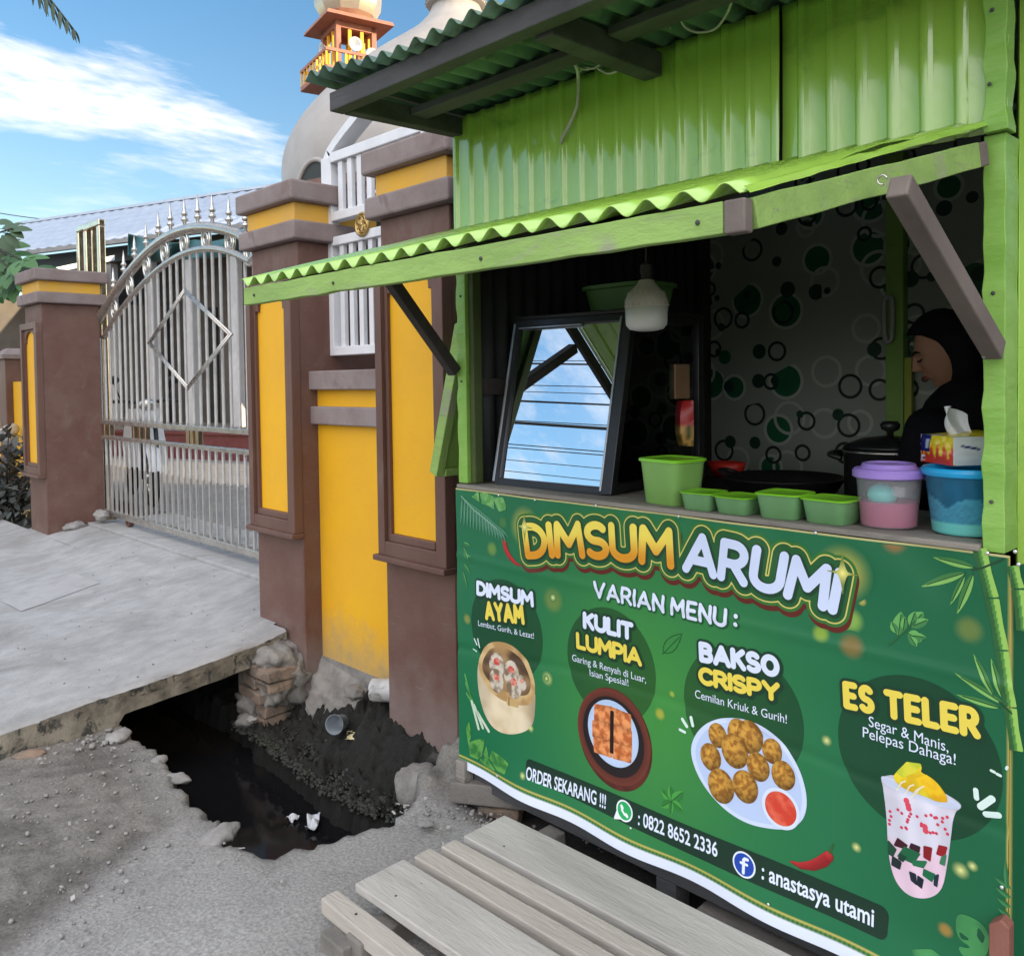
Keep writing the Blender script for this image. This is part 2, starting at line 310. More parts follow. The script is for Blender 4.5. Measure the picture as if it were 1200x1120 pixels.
def ground():
    xs = np.concatenate([[-700, -250, -90, -40, -22, -14, -10, -8, -7], np.arange(-6.2, -4.6, .06), np.arange(-4.6, -1.0, .017), np.arange(-1.0, .8, .06), [1.2, 2, 4, 8, 15, 40, 120, 400, 700]])
    ys = np.concatenate([[-700, -250, -90, -40, -20, -10, -5, -3, -2, -1.2, -.7], np.arange(-.4, .5, .06), np.arange(.5, 2.55, .017), np.arange(2.6, 4, .12), [5, 7, 12, 25, 60, 200, 700]])
    X, Y = np.meshgrid(xs, ys)
    near = (np.abs(X+3.5) < 4.5) & (np.abs(Y-1) < 2.5)
    nz = np.zeros(X.shape); nb = np.zeros(X.shape); nc = np.zeros(X.shape)
    nz[near] = fbm(X[near], Y[near], 14, 4, 3.1); nb[near] = fbm(X[near], Y[near], 3., 4, 9.7); nc[near] = fbm(X[near], Y[near], 38, 3, 5.5)
    sd_ = seg_sdf(X, Y, RIM)+nz*.022+nb*.012
    # smooth concrete apron between the drain and the platform, dirt elsewhere
    apron = sm(-.10, .10, .42-np.abs(seg_sdf(X, Y, [(-2.75, 1.15), (-2.2, .55), (-1.6, .2), (-1.3, .7), (-2.2, 1.75), (-2.45, 1.3)]))*1.0+nb*.12)
    ins = seg_sdf(X, Y, [(-2.95, 1.22), (-2.55, .55), (-2.1, .1), (-.4, .0), (-.4, 1.9), (-2.25, 1.95), (-2.5, 1.9), (-2.45, 1.3)])
    apron = sm(.07, -.07, ins+nb*.07+nz*.02)
    z = .03+nb*.009+nz*.006*(1-apron)+nc*.005*(1-apron)
    z = np.where(near, z, -.02)
    z += .05*sm(-.5, -2.2, X)*sm(.9, 1.35, Y)*0
    z -= .14*sm(-3.97, -4.1, X)
    z -= .05*sm(1.95, 2.1, Y)*sm(-2.4, -2.2, X)
    # rubble heap at the corner of the stall
    hp = np.exp(-(((X+2.53)/.17)**2+((Y-2.12)/.17)**2)); z += hp*(.10+nz*.05+nb*.06)
    lip = np.interp(X, LIPX, LIPY)+nz*.028+nb*.05
    t = sm(-.03, .035, Y-lip)
    ledge = -.15+(.13+.10*sm(-3.5, -3.35, X))*sm(.08, .42, Y-lip)+nz*.055+nc*.045+nb*.04
    inside = -.5*(1-t)+ledge*t
    k = sm(.0, -.045, sd_)
    z = z*(1-k)+inside*k
    z = np.where(X < -6.3, np.where((Y > 1.45) & (Y < 2.2), -.5, z), z)
    # colours: dirt, apron, mud
    dirt = np.array([.135, .125, .112]); dirt2 = np.array([.205, .192, .172]); conc = np.array([.30, .292, .278]); mud = np.array([.018, .018, .016]); rub = np.array([.25, .235, .21])
    m1 = sm(-.25, .35, nb*.9+nz*.5)[..., None]
    c = dirt*(1-m1)+dirt2*m1
    # crusted gravel lip along the near rim
    rl = (sm(.20, .03, sd_)*sm(1.75, 1.5, Y))[..., None]*.6
    c = c*(1-rl)+np.array([.24, .235, .22])*rl
    ap = apron[..., None]; c = c*(1-ap)+conc*ap*(1+.16*nb[..., None])+0
    c = c*(1-.55*np.clip(hp, 0, 1)[..., None])+rub*.55*np.clip(hp, 0, 1)[..., None]
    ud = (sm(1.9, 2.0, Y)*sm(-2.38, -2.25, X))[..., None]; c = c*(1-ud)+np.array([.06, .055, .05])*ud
    kk = sm(-.005, -.05, sd_)[..., None]*np.maximum(sm(.01, -.03, z), sm(1.9, 2.0, Y)*sm(-2.72, -2.82, X))[..., None]
    c = c*(1-kk)+(mud*(1+.5*nc[..., None]))*kk
    far = ~near; c[far] = (.12, .115, .1)
    nx, ny = len(xs), len(ys)
    b = MB(); b.v = list(zip(X.ravel(), Y.ravel(), z.ravel()))
    b.f = [(j*nx+i, j*nx+i+1, (j+1)*nx+i+1, (j+1)*nx+i) for j in range(ny-1) for i in range(nx-1)]; b.m = [0]*len(b.f)
    return b.build('ground', 'ground', col=np.clip(c.reshape(-1, 3), .004, 1), smooth=True)
def groundmat():
    m = vcmat('ground', rough=.95, bump=0, spec=.25)
    n = m.node_tree.nodes; l = m.node_tree.links; p = n['Principled BSDF']
    t = n.new('ShaderNodeTexCoord'); a = [x for x in n if x.type == 'VERTEX_COLOR'][0]
    q = n.new('ShaderNodeTexNoise'); q.inputs['Scale'].default_value = 95; q.inputs['Detail'].default_value = 9; q.inputs['Roughness'].default_value = .7; l.new(t.outputs['Object'], q.inputs['Vector'])
    r = n.new('ShaderNodeMapRange'); r.inputs['From Min'].default_value = .33; r.inputs['From Max'].default_value = .68; r.inputs['To Min'].default_value = .62; r.inputs['To Max'].default_value = 1.35; l.new(q.outputs['Fac'], r.inputs['Value'])
    x = n.new('ShaderNodeMix'); x.data_type = 'RGBA'; x.blend_type = 'MULTIPLY'; x.inputs['Factor'].default_value = 1
    l.new(a.outputs['Color'], x.inputs['A']); l.new(r.outputs[0], x.inputs['B'])
    v = n.new('ShaderNodeTexVoronoi'); v.inputs['Scale'].default_value = 90; l.new(t.outputs['Object'], v.inputs['Vector'])
    l.new(x.outputs['Result'], p.inputs['Base Color'])
    b = n.new('ShaderNodeBump'); b.inputs['Strength'].default_value = .55; b.inputs['Distance'].default_value = .007; l.new(q.outputs['Fac'], b.inputs['Height']); l.new(b.outputs[0], p.inputs['Normal'])
groundmat()
tag(ground(), kind='structure')

# drain water: nearly black, glossy
mat('water', (.008, .008, .009), (.05, .032, .012), scale=1.1, lo=.52, hi=.72, detail=3, rough=.06, bump=.05, bscale=7, spec=.35)
b = MB(); b.grid(lambda u, v: (-9+u*6.75, 1.2+v*1.05, WATER_Z), 60, 10)
tag(b.build('water', 'water', smooth=True), kind='structure')

# driveway slab over the drain
HY = [-1.6, -.4, .0, .5, .91, 1.24, 1.62, 2.05, 2.3, 2.6, 2.9]; HZ = [-.03, .03, .06, .10, .137, .176, .205, .250, .302, .345, .37]
def slab_z(y): return float(np.interp(y, HY, HZ))
def slab():
    b = MB(); XE = -3.98
    n = 150
    def top(u, v):
        y = -1.6+v*3.82; x = XE-9.5*u*u-.0*u
        e = .012*noise.noise(Vector((y*9, 2.2, x)))*(1 if u == 0 else 0)
        return (x+e+(.012*noise.noise(Vector((y*31, 7, 0))) if u == 0 else 0), y, slab_z(y)+.006*noise.fractal(Vector((x*1.5, y*1.5, 0)), 1, 2, 3)-(.012 if u == 0 else 0))
    b.grid(top, 26, n, mi=0)
    b.grid(lambda u, v: (-8.52+u*4.4, 2.22+v*.33, slab_z(2.22+v*.33)), 10, 4, mi=0)
    # side face above the drain, and the rough toe where it runs into the dirt
    def side(u, v):
        y = -1.6+v*3.82; z1 = slab_z(y)-.012; toe = float(sm(1.40, 1.32, np.array(y)))
        z0 = (z1-.10)*(1-toe)+(-.08)*toe
        w = math.sin(u*math.pi)*.0
        out = (.03+.05*noise.noise(Vector((y*5, 1, 4))))*toe*u*1.4
        return (XE+.012*noise.noise(Vector((y*9, 2.2, XE)))+out+.010*noise.noise(Vector((y*24, u*5, 3)))*math.sin(math.pi*min(1, u*1.2)), y, z1+(z0-z1)*u)
    b.grid(side, 8, n, mi=1)
    b.grid(lambda u, v: (XE-.01-u*8, 1.3+v*.95, slab_z(1.3+v*.95)-.115), 4, 10, mi=2)   # soffit
    return b.build('driveway', ['concrete', 'concrete_edge', 'concrete_rough'], auto=50)
tag(slab(), kind='structure')
# square trowelled patch and the joint in front of the gate
b = MB()
pp = [at(2, 697, Z=.25), at(82, 711, Z=.228), at(116, 684, Z=.235), at(85, 675, Z=.245), at(30, 680, Z=.25)]
def on_slab(p, dz=.008): return (p.x, p.y, slab_z(p.y)+dz)
q = [on_slab(at(0, 697, Z=.228)), on_slab(at(24, 711, Z=.222)), on_slab(at(117, 685, Z=.235)), on_slab(at(86, 672, Z=.243))]
def quadgrid(b, q, n, mi=None):
    a = [Vector(v) for v in q]
    def fn(u, v):
        p = (a[0]*(1-u)+a[1]*u)*(1-v)+(a[3]*(1-u)+a[2]*u)*v
        return (p.x, p.y, slab_z(p.y)+.006*noise.fractal(Vector((p.x*1.5, p.y*1.5, 0)), 1, 2, 3)+.004)
    b.grid(fn, n, n, mi)
quadgrid(b, q, 10)
mat('concrete_patch', (.34, .335, .33), (.4, .395, .39), scale=4, rough=.9, bump=.2, bscale=60, c3=(.26, .255, .25), c3scale=3)
tag(b.build('driveway_patch', 'concrete_patch', smooth=True), kind='structure')
b = MB(); b.box(-8.0, -4.2, 2.555, 3.3, .05, .362)
tag(b.build('gate_threshold', 'concrete', bevel=.006), kind='structure')

# ------------------------------------------------------------------ gate pillars
def pillar():
    t = thing('gate_pillar', (-4.065, 2.47, 0), 'brown and yellow masonry pillar between the steel gate and the white iron grille', 'pillar', 'brown and yellow masonry pillars of the boundary wall')
    x0, x1, y0, y1 = -4.30, -3.83, 2.24, 2.71
    b = MB(); b.box(x0, x1, y0, y1, -.25, 2.262); b.build('shaft', 'brown_base', t, bevel=.008)
    # moulded frame round the sunk panel
    f = MB(); fy = 2.19
    for (a, c, z0, z1) in ((x0+.012, x0+.062, .80, 2.10), (x1-.056, x1+.006, .80, 2.10)): f.box(a, c, fy, y0+.002, z0, z1)
    f.box(x0+.062, x1-.056, fy, y0+.002, .80, .862); f.box(x0+.062, x1-.056, fy, y0+.002, 2.045, 2.10)
    f.box(x0-.006, x1+.012, fy-.018, y0, .775, .80)
    for (a, c, z0, z1) in ((x0+.062, x0+.085, .862, 2.045), (x1-.079, x1-.056, .862, 2.045)): f.box(a, c, fy+.018, y0+.002, z0, z1)
    f.box(x0+.085, x1-.079, fy+.012, y0+.002, .862, .895)
    # shouldered arch
    xa, xb = x0+.085, x1-.079; w = xb-xa
    arch = [(xa, 1.93), (xa+.025, 1.93)]+[(xa+.025+(w-.05)*(.5-.5*math.cos(a)), 1.945+.085*math.sin(a)) for a in np.linspace(.15, math.pi-.15, 14)]+[(xb-.025, 1.93), (xb, 1.93)]
    poly = [(p[0], fy+.018, p[1]) for p in arch]+[(xb, fy+.018, 2.045), (xa, fy+.018, 2.045)]
    n = len(arch)
    for i in range(n-1):
        p, q_ = arch[i], arch[i+1]
        if q_[0]-p[0] > 1e-4: f.prism([(p[0], fy+.018, p[1]), (q_[0], fy+.018, q_[1]), (q_[0], fy+.018, 2.045), (p[0], fy+.018, 2.045)], (0, .034, 0))
    f.build('panel_frame', 'brown', t, bevel=.006)
    p = MB(); p.box(xa-.01, xb+.01, fy+.036, y0+.004, .89, 2.04); p.build('panel', 'yellow', t)
    c = MB(); c.box(x0-.05, x1+.055, 2.19, y1+.05, 2.262, 2.356); c.build('lower_cap', 'brown_cap', t, bevel=.01)
    c = MB(); c.box(x0-.005, x1+.008, 2.222, y1+.01, 2.356, 2.452); c.build('neck', 'yellow_neck', t, bevel=.006)
    c = MB(); c.box(x0-.055, x1+.06, 2.178, y1+.06, 2.452, 2.552); c.build('upper_cap', 'brown_cap', t, bevel=.012)
    return t
PIL = pillar()
dup(PIL, (-4.065+1.175, 2.47, 0), 'brown and yellow masonry pillar touching the left end of the green stall')
dup(PIL, (-4.065-4.18, 2.47, 0), 'brown and yellow masonry pillar on the far left side of the steel gate, beside the dark bush')

# ------------------------------------------------------------------ wall piece between the two pillars
t = thing('boundary_wall', (-3.5, 2.42, 0), 'low yellow wall with two brown bands between two brown pillars', 'wall')
b = MB(); b.box(-3.83, -3.125, 2.34, 2.52, .10, 1.535)
b.build('wall_face', 'yellow', t)
b = MB(); b.box(-3.86, -3.13, 2.298, 2.55, 1.345, 1.435); b.build('band', 'brown_cap', t, bevel=.006)
b = MB(); b.box(-3.85, -3.13, 2.292, 2.56, 1.518, 1.612); b.build('coping', 'brown_cap', t, bevel=.006)
b = MB()   # rough footing under the painted plaster
def foot(u, v):
    x = -3.95+u*.58; k = noise.fractal(Vector((x*9, v*6, 1.)), 1, 2, 5); e = min(1, v*5)
    return (x, 2.338-(.17*v**.8)*math.sin(math.pi*min(1, .12+u*.88))**.6*(1-.45*u)-.022*k*e, .165-.30*v+.022*k*e-.05*u)
b.grid(foot, 60, 24); b.build('footing', 'concrete_rough', t, smooth=True)
b = MB(); b.box(-3.829, -3.126, 2.331, 2.5, -.3, .158); b.build('plinth', 'concrete_rough', t)

# brick pier that carries the slab at the corner
t = thing('brick_pier', (-4.05, 2.15, 0), 'crumbling brick pier under the corner of the concrete driveway', 'pier')
b = MB(); rr = random.Random(3)
for k in range(5):
    z0 = -.16+k*.062
    for (a, c) in ((-4.12, -3.99), (-3.985, -3.86)):
        j = rr.uniform(-.012, .012); e = .10*max(0, k-1)*.3
        x0_, x1_, y0_, z1_ = a+j, c+j-(0 if k > 2 else .03)+e*.4, 2.02+rr.uniform(-.014, .014)+.02*(k % 2), z0+.056
        jt = lambda: rr.uniform(-.011, .011)
        b.hexa([(x+jt(), y+jt(), z+jt()*.6) for x, y, z in ((x0_, y0_, z0+.004), (x1_, y0_, z0+.004), (x1_, 2.2, z0+.004), (x0_, 2.2, z0+.004), (x0_, y0_, z1_), (x1_, y0_, z1_), (x1_, 2.2, z1_), (x0_, 2.2, z1_))])
b.build('brickwork', 'brick', t, bevel=.006)
b = MB(); b.box(-4.2, -3.90, 2.06, 2.26, -.25, .15); b.build('core', 'concrete_rough', t)
b = MB(); b.ball((-3.97, 2.15, .165), .13, 28, 20, (.95, .9, .55), jit=.5); b.ball((-4.0, 2.11, .06), .10, 24, 16, (.8, .7, .8), jit=.6); b.ball((-3.90, 2.10, .02), .085, 24, 16, (.9, .8, .9), jit=.6); b.ball((-3.88, 2.2, .06), .11, 24, 16, (.6, .9, 1.1), jit=.5); b.ball((-4.08, 2.08, -.08), .10, 24, 16, (1, .7, .8), jit=.6); b.build('mortar_cap', 'concrete_rough', t, smooth=True)

# drain pipe stub
t = thing('drain_pipe', tuple(at(445, 808, Y=2.33)), 'broken grey plastic pipe stub sticking out at the foot of the yellow wall', 'pipe')
b = MB(); c = at(437, 808, Y=2.235); ax = Vector((.86, .5, .06)).normalized(); sx_ = ax.cross(Vector((0, 0, 1))).normalized(); uz_ = sx_.cross(ax); seg = 28; vs = []
for rad, d_ in ((.042, .24), (.042, .0), (.051, .0), (.051, .24)):
    for k in range(seg):
        a = 2*math.pi*k/seg; vs.append(c+ax*(d_+(.025*max(0, noise.noise(Vector((math.cos(a)*2, math.sin(a)*2, 4)))) if d_ == 0 else 0))+(sx_*math.cos(a)+uz_*math.sin(a))*rad)
b.add(vs, [(i*seg+k, i*seg+(k+1) % seg, (i+1)*seg+(k+1) % seg, (i+1)*seg+k) for i in range(3) for k in range(seg)])
b.build('pipe_body', 'pvc', t, auto=40)

# ------------------------------------------------------------------ white iron grille on the wall
t = thing('iron_grille', (-3.5, 2.44, 1.612), 'white painted iron grille with a gold emblem standing above the yellow wall', 'grille')
GY = 2.42
b = MB()
b.box(-3.885, -3.795, GY, GY+.05, 1.69, 2.70)
b.box(-3.06, -2.99, GY, GY+.05, 1.69, 2.70)
b.box(-3.30, -3.26, GY+.003, GY+.047, 1.612, 1.70)
for z0, z1 in ((1.69, 1.735), (2.245, 2.29), (2.37, 2.415), (2.665, 2.715)): b.box(-3.795, -3.06, GY-.004, GY+.054, z0, z1)
b.build('frame', 'white_iron', t, bevel=.004)
for x in np.arange(-3.725, -3.08, .083):
    b = MB(); b.box(x-.019, x+.019, GY+.010, GY+.034, 2.415, 2.665); b.build('bar', 'white_iron', t, bevel=.003)
    b = MB(); b.box(x-.018, x+.018, GY+.010, GY+.034, 1.735, 2.245); b.build('bar', 'white_iron', t, bevel=.003)
b = MB()   # swept brace that rises from the corner
pts = [at(x, y, Y=GY+.03) for x, y in ((377, 200), (378, 188), (382, 176), (390, 163), (401, 148), (413, 133), (428, 114), (446, 96), (470, 80))]
for i in range(len(pts)-1):
    p, q_ = pts[i], pts[i+1]; w = .045
    d = (q_-p).normalized(); nn = Vector((d.z, 0, -d.x))
    b.hexa([p, p+nn*w, p+nn*w+Vector((0, .09, 0)), p+Vector((0, .09, 0)), q_, q_+nn*w, q_+nn*w+Vector((0, .09, 0)), q_+Vector((0, .09, 0))])
b.build('brace', 'white_iron', t)
b = MB(); c = at(424.5, 263, Y=GY-.01)
b.tube([c+Vector((.052*math.cos(a), 0, .052*math.sin(a))) for a in np.linspace(0, 2*math.pi, 28, endpoint=False)], .008, 8, closed=True)
for a0 in np.linspace(0, 2*math.pi, 6, endpoint=False):
    b.tube([c+Vector((.024*math.cos(a0)+.018*math.cos(a), -.002, .024*math.sin(a0)+.018*math.sin(a))) for a in np.linspace(0, 2*math.pi, 12, endpoint=False)], .006, 6, closed=True)
b.ball(c, .012)
em = b.build('emblem', 'gold', t, smooth=True)

# ------------------------------------------------------------------ stainless gate
GT = thing('steel_gate', (-5.8, 2.72, .40), 'tall stainless steel sliding gate with arched top, twisted bars and a diamond', 'gate')
G = 2.72
out_px = [(113, 378), (120, 367), (132.9, 346.8), (152.1, 319.5), (168.2, 300.2), (189.1, 282.5), (208.4, 272.1), (229.3, 267.2), (248.6, 266.4), (264.6, 269.6), (282.3, 275.3)]
in_px = [(122, 396), (129.6, 382.1), (148.9, 354.8), (168.2, 332.3), (192.3, 310.6), (216.4, 297), (240.5, 292.1), (261.4, 292.9), (280.7, 299.4), (292.8, 306.6)]
def resample(pts, n):
    pts = [Vector(p) for p in pts]; xs = [p.x for p in pts]; zs = [p.z for p in pts]
    pr_ = np.polyfit(xs, zs, 5); X = np.linspace(xs[0], xs[-1], n)
    return X, np.polyval(pr_, X), pr_
ox, oz, op = resample([at(x, y, Y=G) for x, y in out_px], 40)
ix, iz, ip = resample([at(x, y, Y=G) for x, y in in_px], 40)
def mirror(xs, zs):
    k = int(np.argmax(zs)); xc = xs[k]; X = list(xs); Z = list(zs)
    last = xs[-1]
    for i in range(k, -1, -1):
        mxx = 2*xc-xs[i]
        if mxx > last+.04: X.append(mxx); Z.append(zs[i]-(zs[2*k-0] if False else 0))
    return X, Z
oX, oZ = mirror(ox, oz); iX, iZ = mirror(ix, iz)
b = MB(); b.tube([(x, G, z) for x, z in zip(oX, oZ)], .038, 12); b.build('outer_arch', 'steel', GT, smooth=True)
b = MB(); b.tube([(x, G, z) for x, z in zip(iX, iZ)], .024, 12); b.build('inner_arch', 'steel', GT, smooth=True)
XG0, XG1 = -8.14, -3.4
for nm, z, h in (('bottom_rail', .435, .05), ('middle_rail', 1.10, .032), ('middle_rail', 1.235, .036)):
    b = MB(); b.box(XG0, XG1, G-.025, G+.025, z-h/2, z+h/2); b.build(nm, 'steel', GT, bevel=.004)
b = MB(); b.box(XG0-.02, XG0+.02, G-.02, G+.02, .46, 2.05); b.build('stile', 'steel', GT, bevel=.004)
def twist(x, z0, z1, tz0, tz1, r=.0092):
    """square bar, twisted between tz0 and tz1"""
    b = MB(); zs = [z0]+list(np.arange(max(tz0, z0), min(tz1, z1), .006))+[min(tz1, z1)]+([z1] if z1 > tz1 else [])
    vs = []
    for z in zs:
        a = (min(max(z, tz0), tz1)-tz0)/.052*math.pi*2+math.pi/4
        vs += [(x+r*1.35*math.cos(a+k*math.pi/2), G+r*1.35*math.sin(a+k*math.pi/2), z) for k in range(4)]
    b.add(vs, [(i*4+k, i*4+(k+1) % 4, i*4+4+(k+1) % 4, i*4+4+k) for i in range(len(zs)-1) for k in range(4)])
    return b
izf = lambda x: float(np.interp(x, iX, iZ))
for i, x in enumerate(np.arange(-8.05, -4.3, .119)):
    o = twist(x, 1.25, izf(x), 1.27, izf(x)-.02).build('bar', 'steel_bar', GT)
for i, x in enumerate(np.arange(-8.07, -4.3, .108)):
    o = twist(x, .455, 1.09, .86, 1.075).build('lower_bar', 'steel_bar', GT)
b = MB()
dm = [at(x, y, Y=G-.045) for x, y in ((216.4, 339), (271.5, 392), (220, 456), (174, 402))]
for w in (0, .045):
    cc = sum(dm, Vector())/4
    qq = [cc+(p-cc)*(1-w/.35*.4) for p in dm]
    for i in range(4): b.tube([qq[i]-(qq[(i+1) % 4]-qq[i]).normalized()*.008, qq[(i+1) % 4]+(qq[(i+1) % 4]-qq[i]).normalized()*.006], .009, 8)
b.build('diamond', 'steel', GT, smooth=True)
for x in (158, 165, 172, 222, 226.5, 233, 124, 130):
    p = at(x, 500, Y=G); b = MB(); b.box(p.x-.022, p.x+.022, G-.02, G+.02, 1.116, 1.217); b.build('short_post', 'steel_gold', GT, bevel=.003)
# scroll rings between the arches and spear finials on top
fin = None
for k, (x, y) in enumerate(((134.0, 363), (152.1, 335), (172, 312), (193, 295), (216, 284), (241.5, 280), (269.5, 283.5), (292, 296))):
    c = at(x, y, Y=G); b = MB()
    for s in (1, .5): b.tube([c+Vector((.062*s*math.cos(a), 0, .082*s*math.sin(a))) for a in np.linspace(0, 2*math.pi, 20, endpoint=False)], .011, 8, closed=True)
    b.build('ring', 'steel', GT, smooth=True)
fx = [(133.3, 346), (145.4, 327), (158, 310), (171.5, 296), (186, 284), (200, 275), (216.5, 270), (232, 267), (249, 266.5), (268.5, 271), (288, 278)]
for x, y in fx:
    c = at(x, y, Y=G); b = MB()
    b.lathe([(.012, .02), (.012, .06), (.026, .07), (.026, .085), (.014, .09), (.014, .105), (.024, .115), (.02, .13), (.012, .14), (.012, .16), (.001, .24)], c, 10)
    b.build('finial', 'steel', GT, smooth=True)
p = at(152, 612, Y=G); b = MB()
seg = 20
for k in (0,):
    vs = [];
    for yy, rr_ in ((-.02, .05), (-.02, .03), (.02, .03), (.02, .05)):
        vs += [(p.x+rr_*math.cos(2*math.pi*i/seg), G+yy, .412+rr_*math.sin(2*math.pi*i/seg)) for i in range(seg)]
    b.add(vs, [(i*seg+j, i*seg+(j+1) % seg, ((i+1) % 4)*seg+(j+1) % seg, ((i+1) % 4)*seg+j) for i in range(4) for j in range(seg)])
b.build('roller', 'brown', GT)
# tall inverted-U guide posts behind the far pillar
def guide(xa, xb, ytop, Yp, label):
    a, c = at(xa, ytop, Y=Yp), at(xb, ytop, Y=Yp); z = (a.z+c.z)/2
    t = thing('gate_guide', ((a.x+c.x)/2, Yp, .36), label, 'gate guide')
    b = MB()
    for xx in (a.x, c.x): b.box(xx-.032, xx+.032, Yp-.03, Yp+.03, .36, z)
    b.box(a.x-.032, c.x+.032, Yp-.031, Yp+.031, z, z+.06)
    b.build('hoop', 'steel_gold', t, bevel=.01)
guide(102.5, 118, 268, 2.79, 'brass toned square tube hoop rising beside the far gate pillar, nearer of two')
guide(93.5, 109.5, 270, 2.93, 'brass toned square tube hoop behind another hoop at the far gate pillar')
# ------------------------------------------------------------------ the green food stall
mat('green_sheet', (.29, .51, .068), (.34, .57, .09), scale=3, rough=.16, bump=.03, bscale=14, rvar=.05, spec=1.0, coat=.5, c3=(.15, .31, .06), c3scale=4, c3lo=.58, c3hi=.75)
mat('green_paint', (.25, .46, .085), (.31, .50, .12), scale=6, rough=.45, bump=.25, bscale=45, c3=(.22, .33, .1), c3scale=7, c3lo=.56, c3hi=.72)
mat('green_wrap', (.22, .45, .07), (.27, .50, .10), scale=7, rough=.35, bump=.25, bscale=22, stretch=(1, 1, 2.2), rvar=.08)
mat('green_board', (.30, .47, .12), (.24, .38, .10), scale=9, lo=.4, hi=.62, rough=.7, bump=.35, bscale=60, c3=(.30, .34, .20), c3scale=8, c3lo=.55, c3hi=.68, stretch=(.35, 1, 1))
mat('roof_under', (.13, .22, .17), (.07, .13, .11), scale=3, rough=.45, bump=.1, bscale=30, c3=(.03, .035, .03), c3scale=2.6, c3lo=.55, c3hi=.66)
mat('old_timber', (.085, .085, .09), (.05, .05, .053), scale=8, rough=.85, bump=.5, bscale=50, stretch=(.4, 1, 1))
mat('prop_timber', (.20, .165, .145), (.14, .115, .1), scale=9, rough=.75, bump=.3, bscale=60, stretch=(1, .4, .4))
mat('dark_timber', (.035, .03, .028), (.06, .05, .045), scale=8, rough=.8, bump=.4, bscale=50)
mat('counter_wood', (.30, .27, .23), (.20, .185, .165), scale=10, rough=.85, bump=.5, bscale=60, stretch=(.25, 1.5, 1.5), c3=(.14, .13, .12), c3scale=12, c3lo=.55, c3hi=.7)
mat('zinc_dark', (.07, .075, .08), (.045, .048, .05), scale=4, rough=.6, metal=.3, bump=.1, bscale=30)
mat('olive_shade', (.07, .10, .025), (.05, .075, .02), scale=7, rough=.6, bump=.2, bscale=40)  # dark green paint, deepened with the shade of the post's inner face
mat('void', (.02, .02, .02), (.03, .03, .03), rough=.9)
def wallpaper():
    m = bpy.data.materials.new('wallpaper'); m.use_nodes = True; M['wallpaper'] = m
    n = m.node_tree.nodes; l = m.node_tree.links; p = n['Principled BSDF']; p.inputs['Roughness'].default_value = .5
    t = n.new('ShaderNodeTexCoord'); mp_ = n.new('ShaderNodeMapping'); mp_.inputs['Rotation'].default_value = (R(90), 0, 0); l.new(t.outputs['Object'], mp_.inputs[0])
    base = n.new('ShaderNodeTexNoise'); base.inputs['Scale'].default_value = 3; l.new(t.outputs['Object'], base.inputs['Vector'])
    rp = n.new('ShaderNodeValToRGB'); rp.color_ramp.elements[0].color = (.27, .31, .26, 1); rp.color_ramp.elements[1].color = (.40, .44, .38, 1); l.new(base.outputs['Fac'], rp.inputs[0])
    cur = rp.outputs[0]
    def mth(op, a, b):
        q = n.new('ShaderNodeMath'); q.operation = op
        for i, v in enumerate((a, b)):
            if isinstance(v, (int, float)): q.inputs[i].default_value = v
            else: l.new(v, q.inputs[i])
        return q.outputs[0]
    def layer(off, scale, colour, fill, rmin, rmax, wdt, keep, cur):
        ad_ = n.new('ShaderNodeMapping'); ad_.inputs['Location'].default_value = off; l.new(mp_.outputs[0], ad_.inputs[0])
        v = n.new('ShaderNodeTexVoronoi'); v.voronoi_dimensions = '2D'; v.inputs['Scale'].default_value = scale; v.inputs['Randomness'].default_value = .7; l.new(ad_.outputs[0], v.inputs['Vector'])
        s = n.new('ShaderNodeSeparateColor'); l.new(v.outputs['Color'], s.inputs[0])
        rad = mth('ADD', mth('MULTIPLY', s.outputs[0], rmax-rmin), rmin)
        if fill: msk = mth('LESS_THAN', v.outputs['Distance'], rad)
        else: msk = mth('LESS_THAN', mth('ABSOLUTE', mth('SUBTRACT', v.outputs['Distance'], rad), 0), wdt)
        msk = mth('MULTIPLY', msk, mth('LESS_THAN', s.outputs[1], keep))
        x = n.new('ShaderNodeMix'); x.data_type = 'RGBA'; l.new(msk, x.inputs['Factor']); l.new(cur, x.inputs['A']); x.inputs['B'].default_value = (*colour, 1)
        return x.outputs['Result']
    cur = layer((0, 0, 0), 5.2, (.01, .13, .055), True, .17, .38, 0, .62, cur)
    cur = layer((0, 0, 0), 5.2, (.50, .55, .48), False, .21, .42, .036, .60, cur)
    cur = layer((.37, .21, 0), 5.0, (.48, .53, .46), False, .18, .36, .036, .62, cur)
    cur = layer((.11, .63, 0), 6.6, (.012, .02, .02), False, .16, .32, .04, .5, cur)
    cur = layer((.81, .33, 0), 7.4, (.008, .05, .03), True, .1, .26, 0, .40, cur)
    l.new(cur, p.inputs['Base Color'])
wallpaper()
scratches('green_wrap', (.17, .24, .08), .63, 0, 18); scratches('green_board', (.20, .21, .14), .58, 5, 14); scratches('green_sheet', (.15, .27, .06), .66, 90, 9)

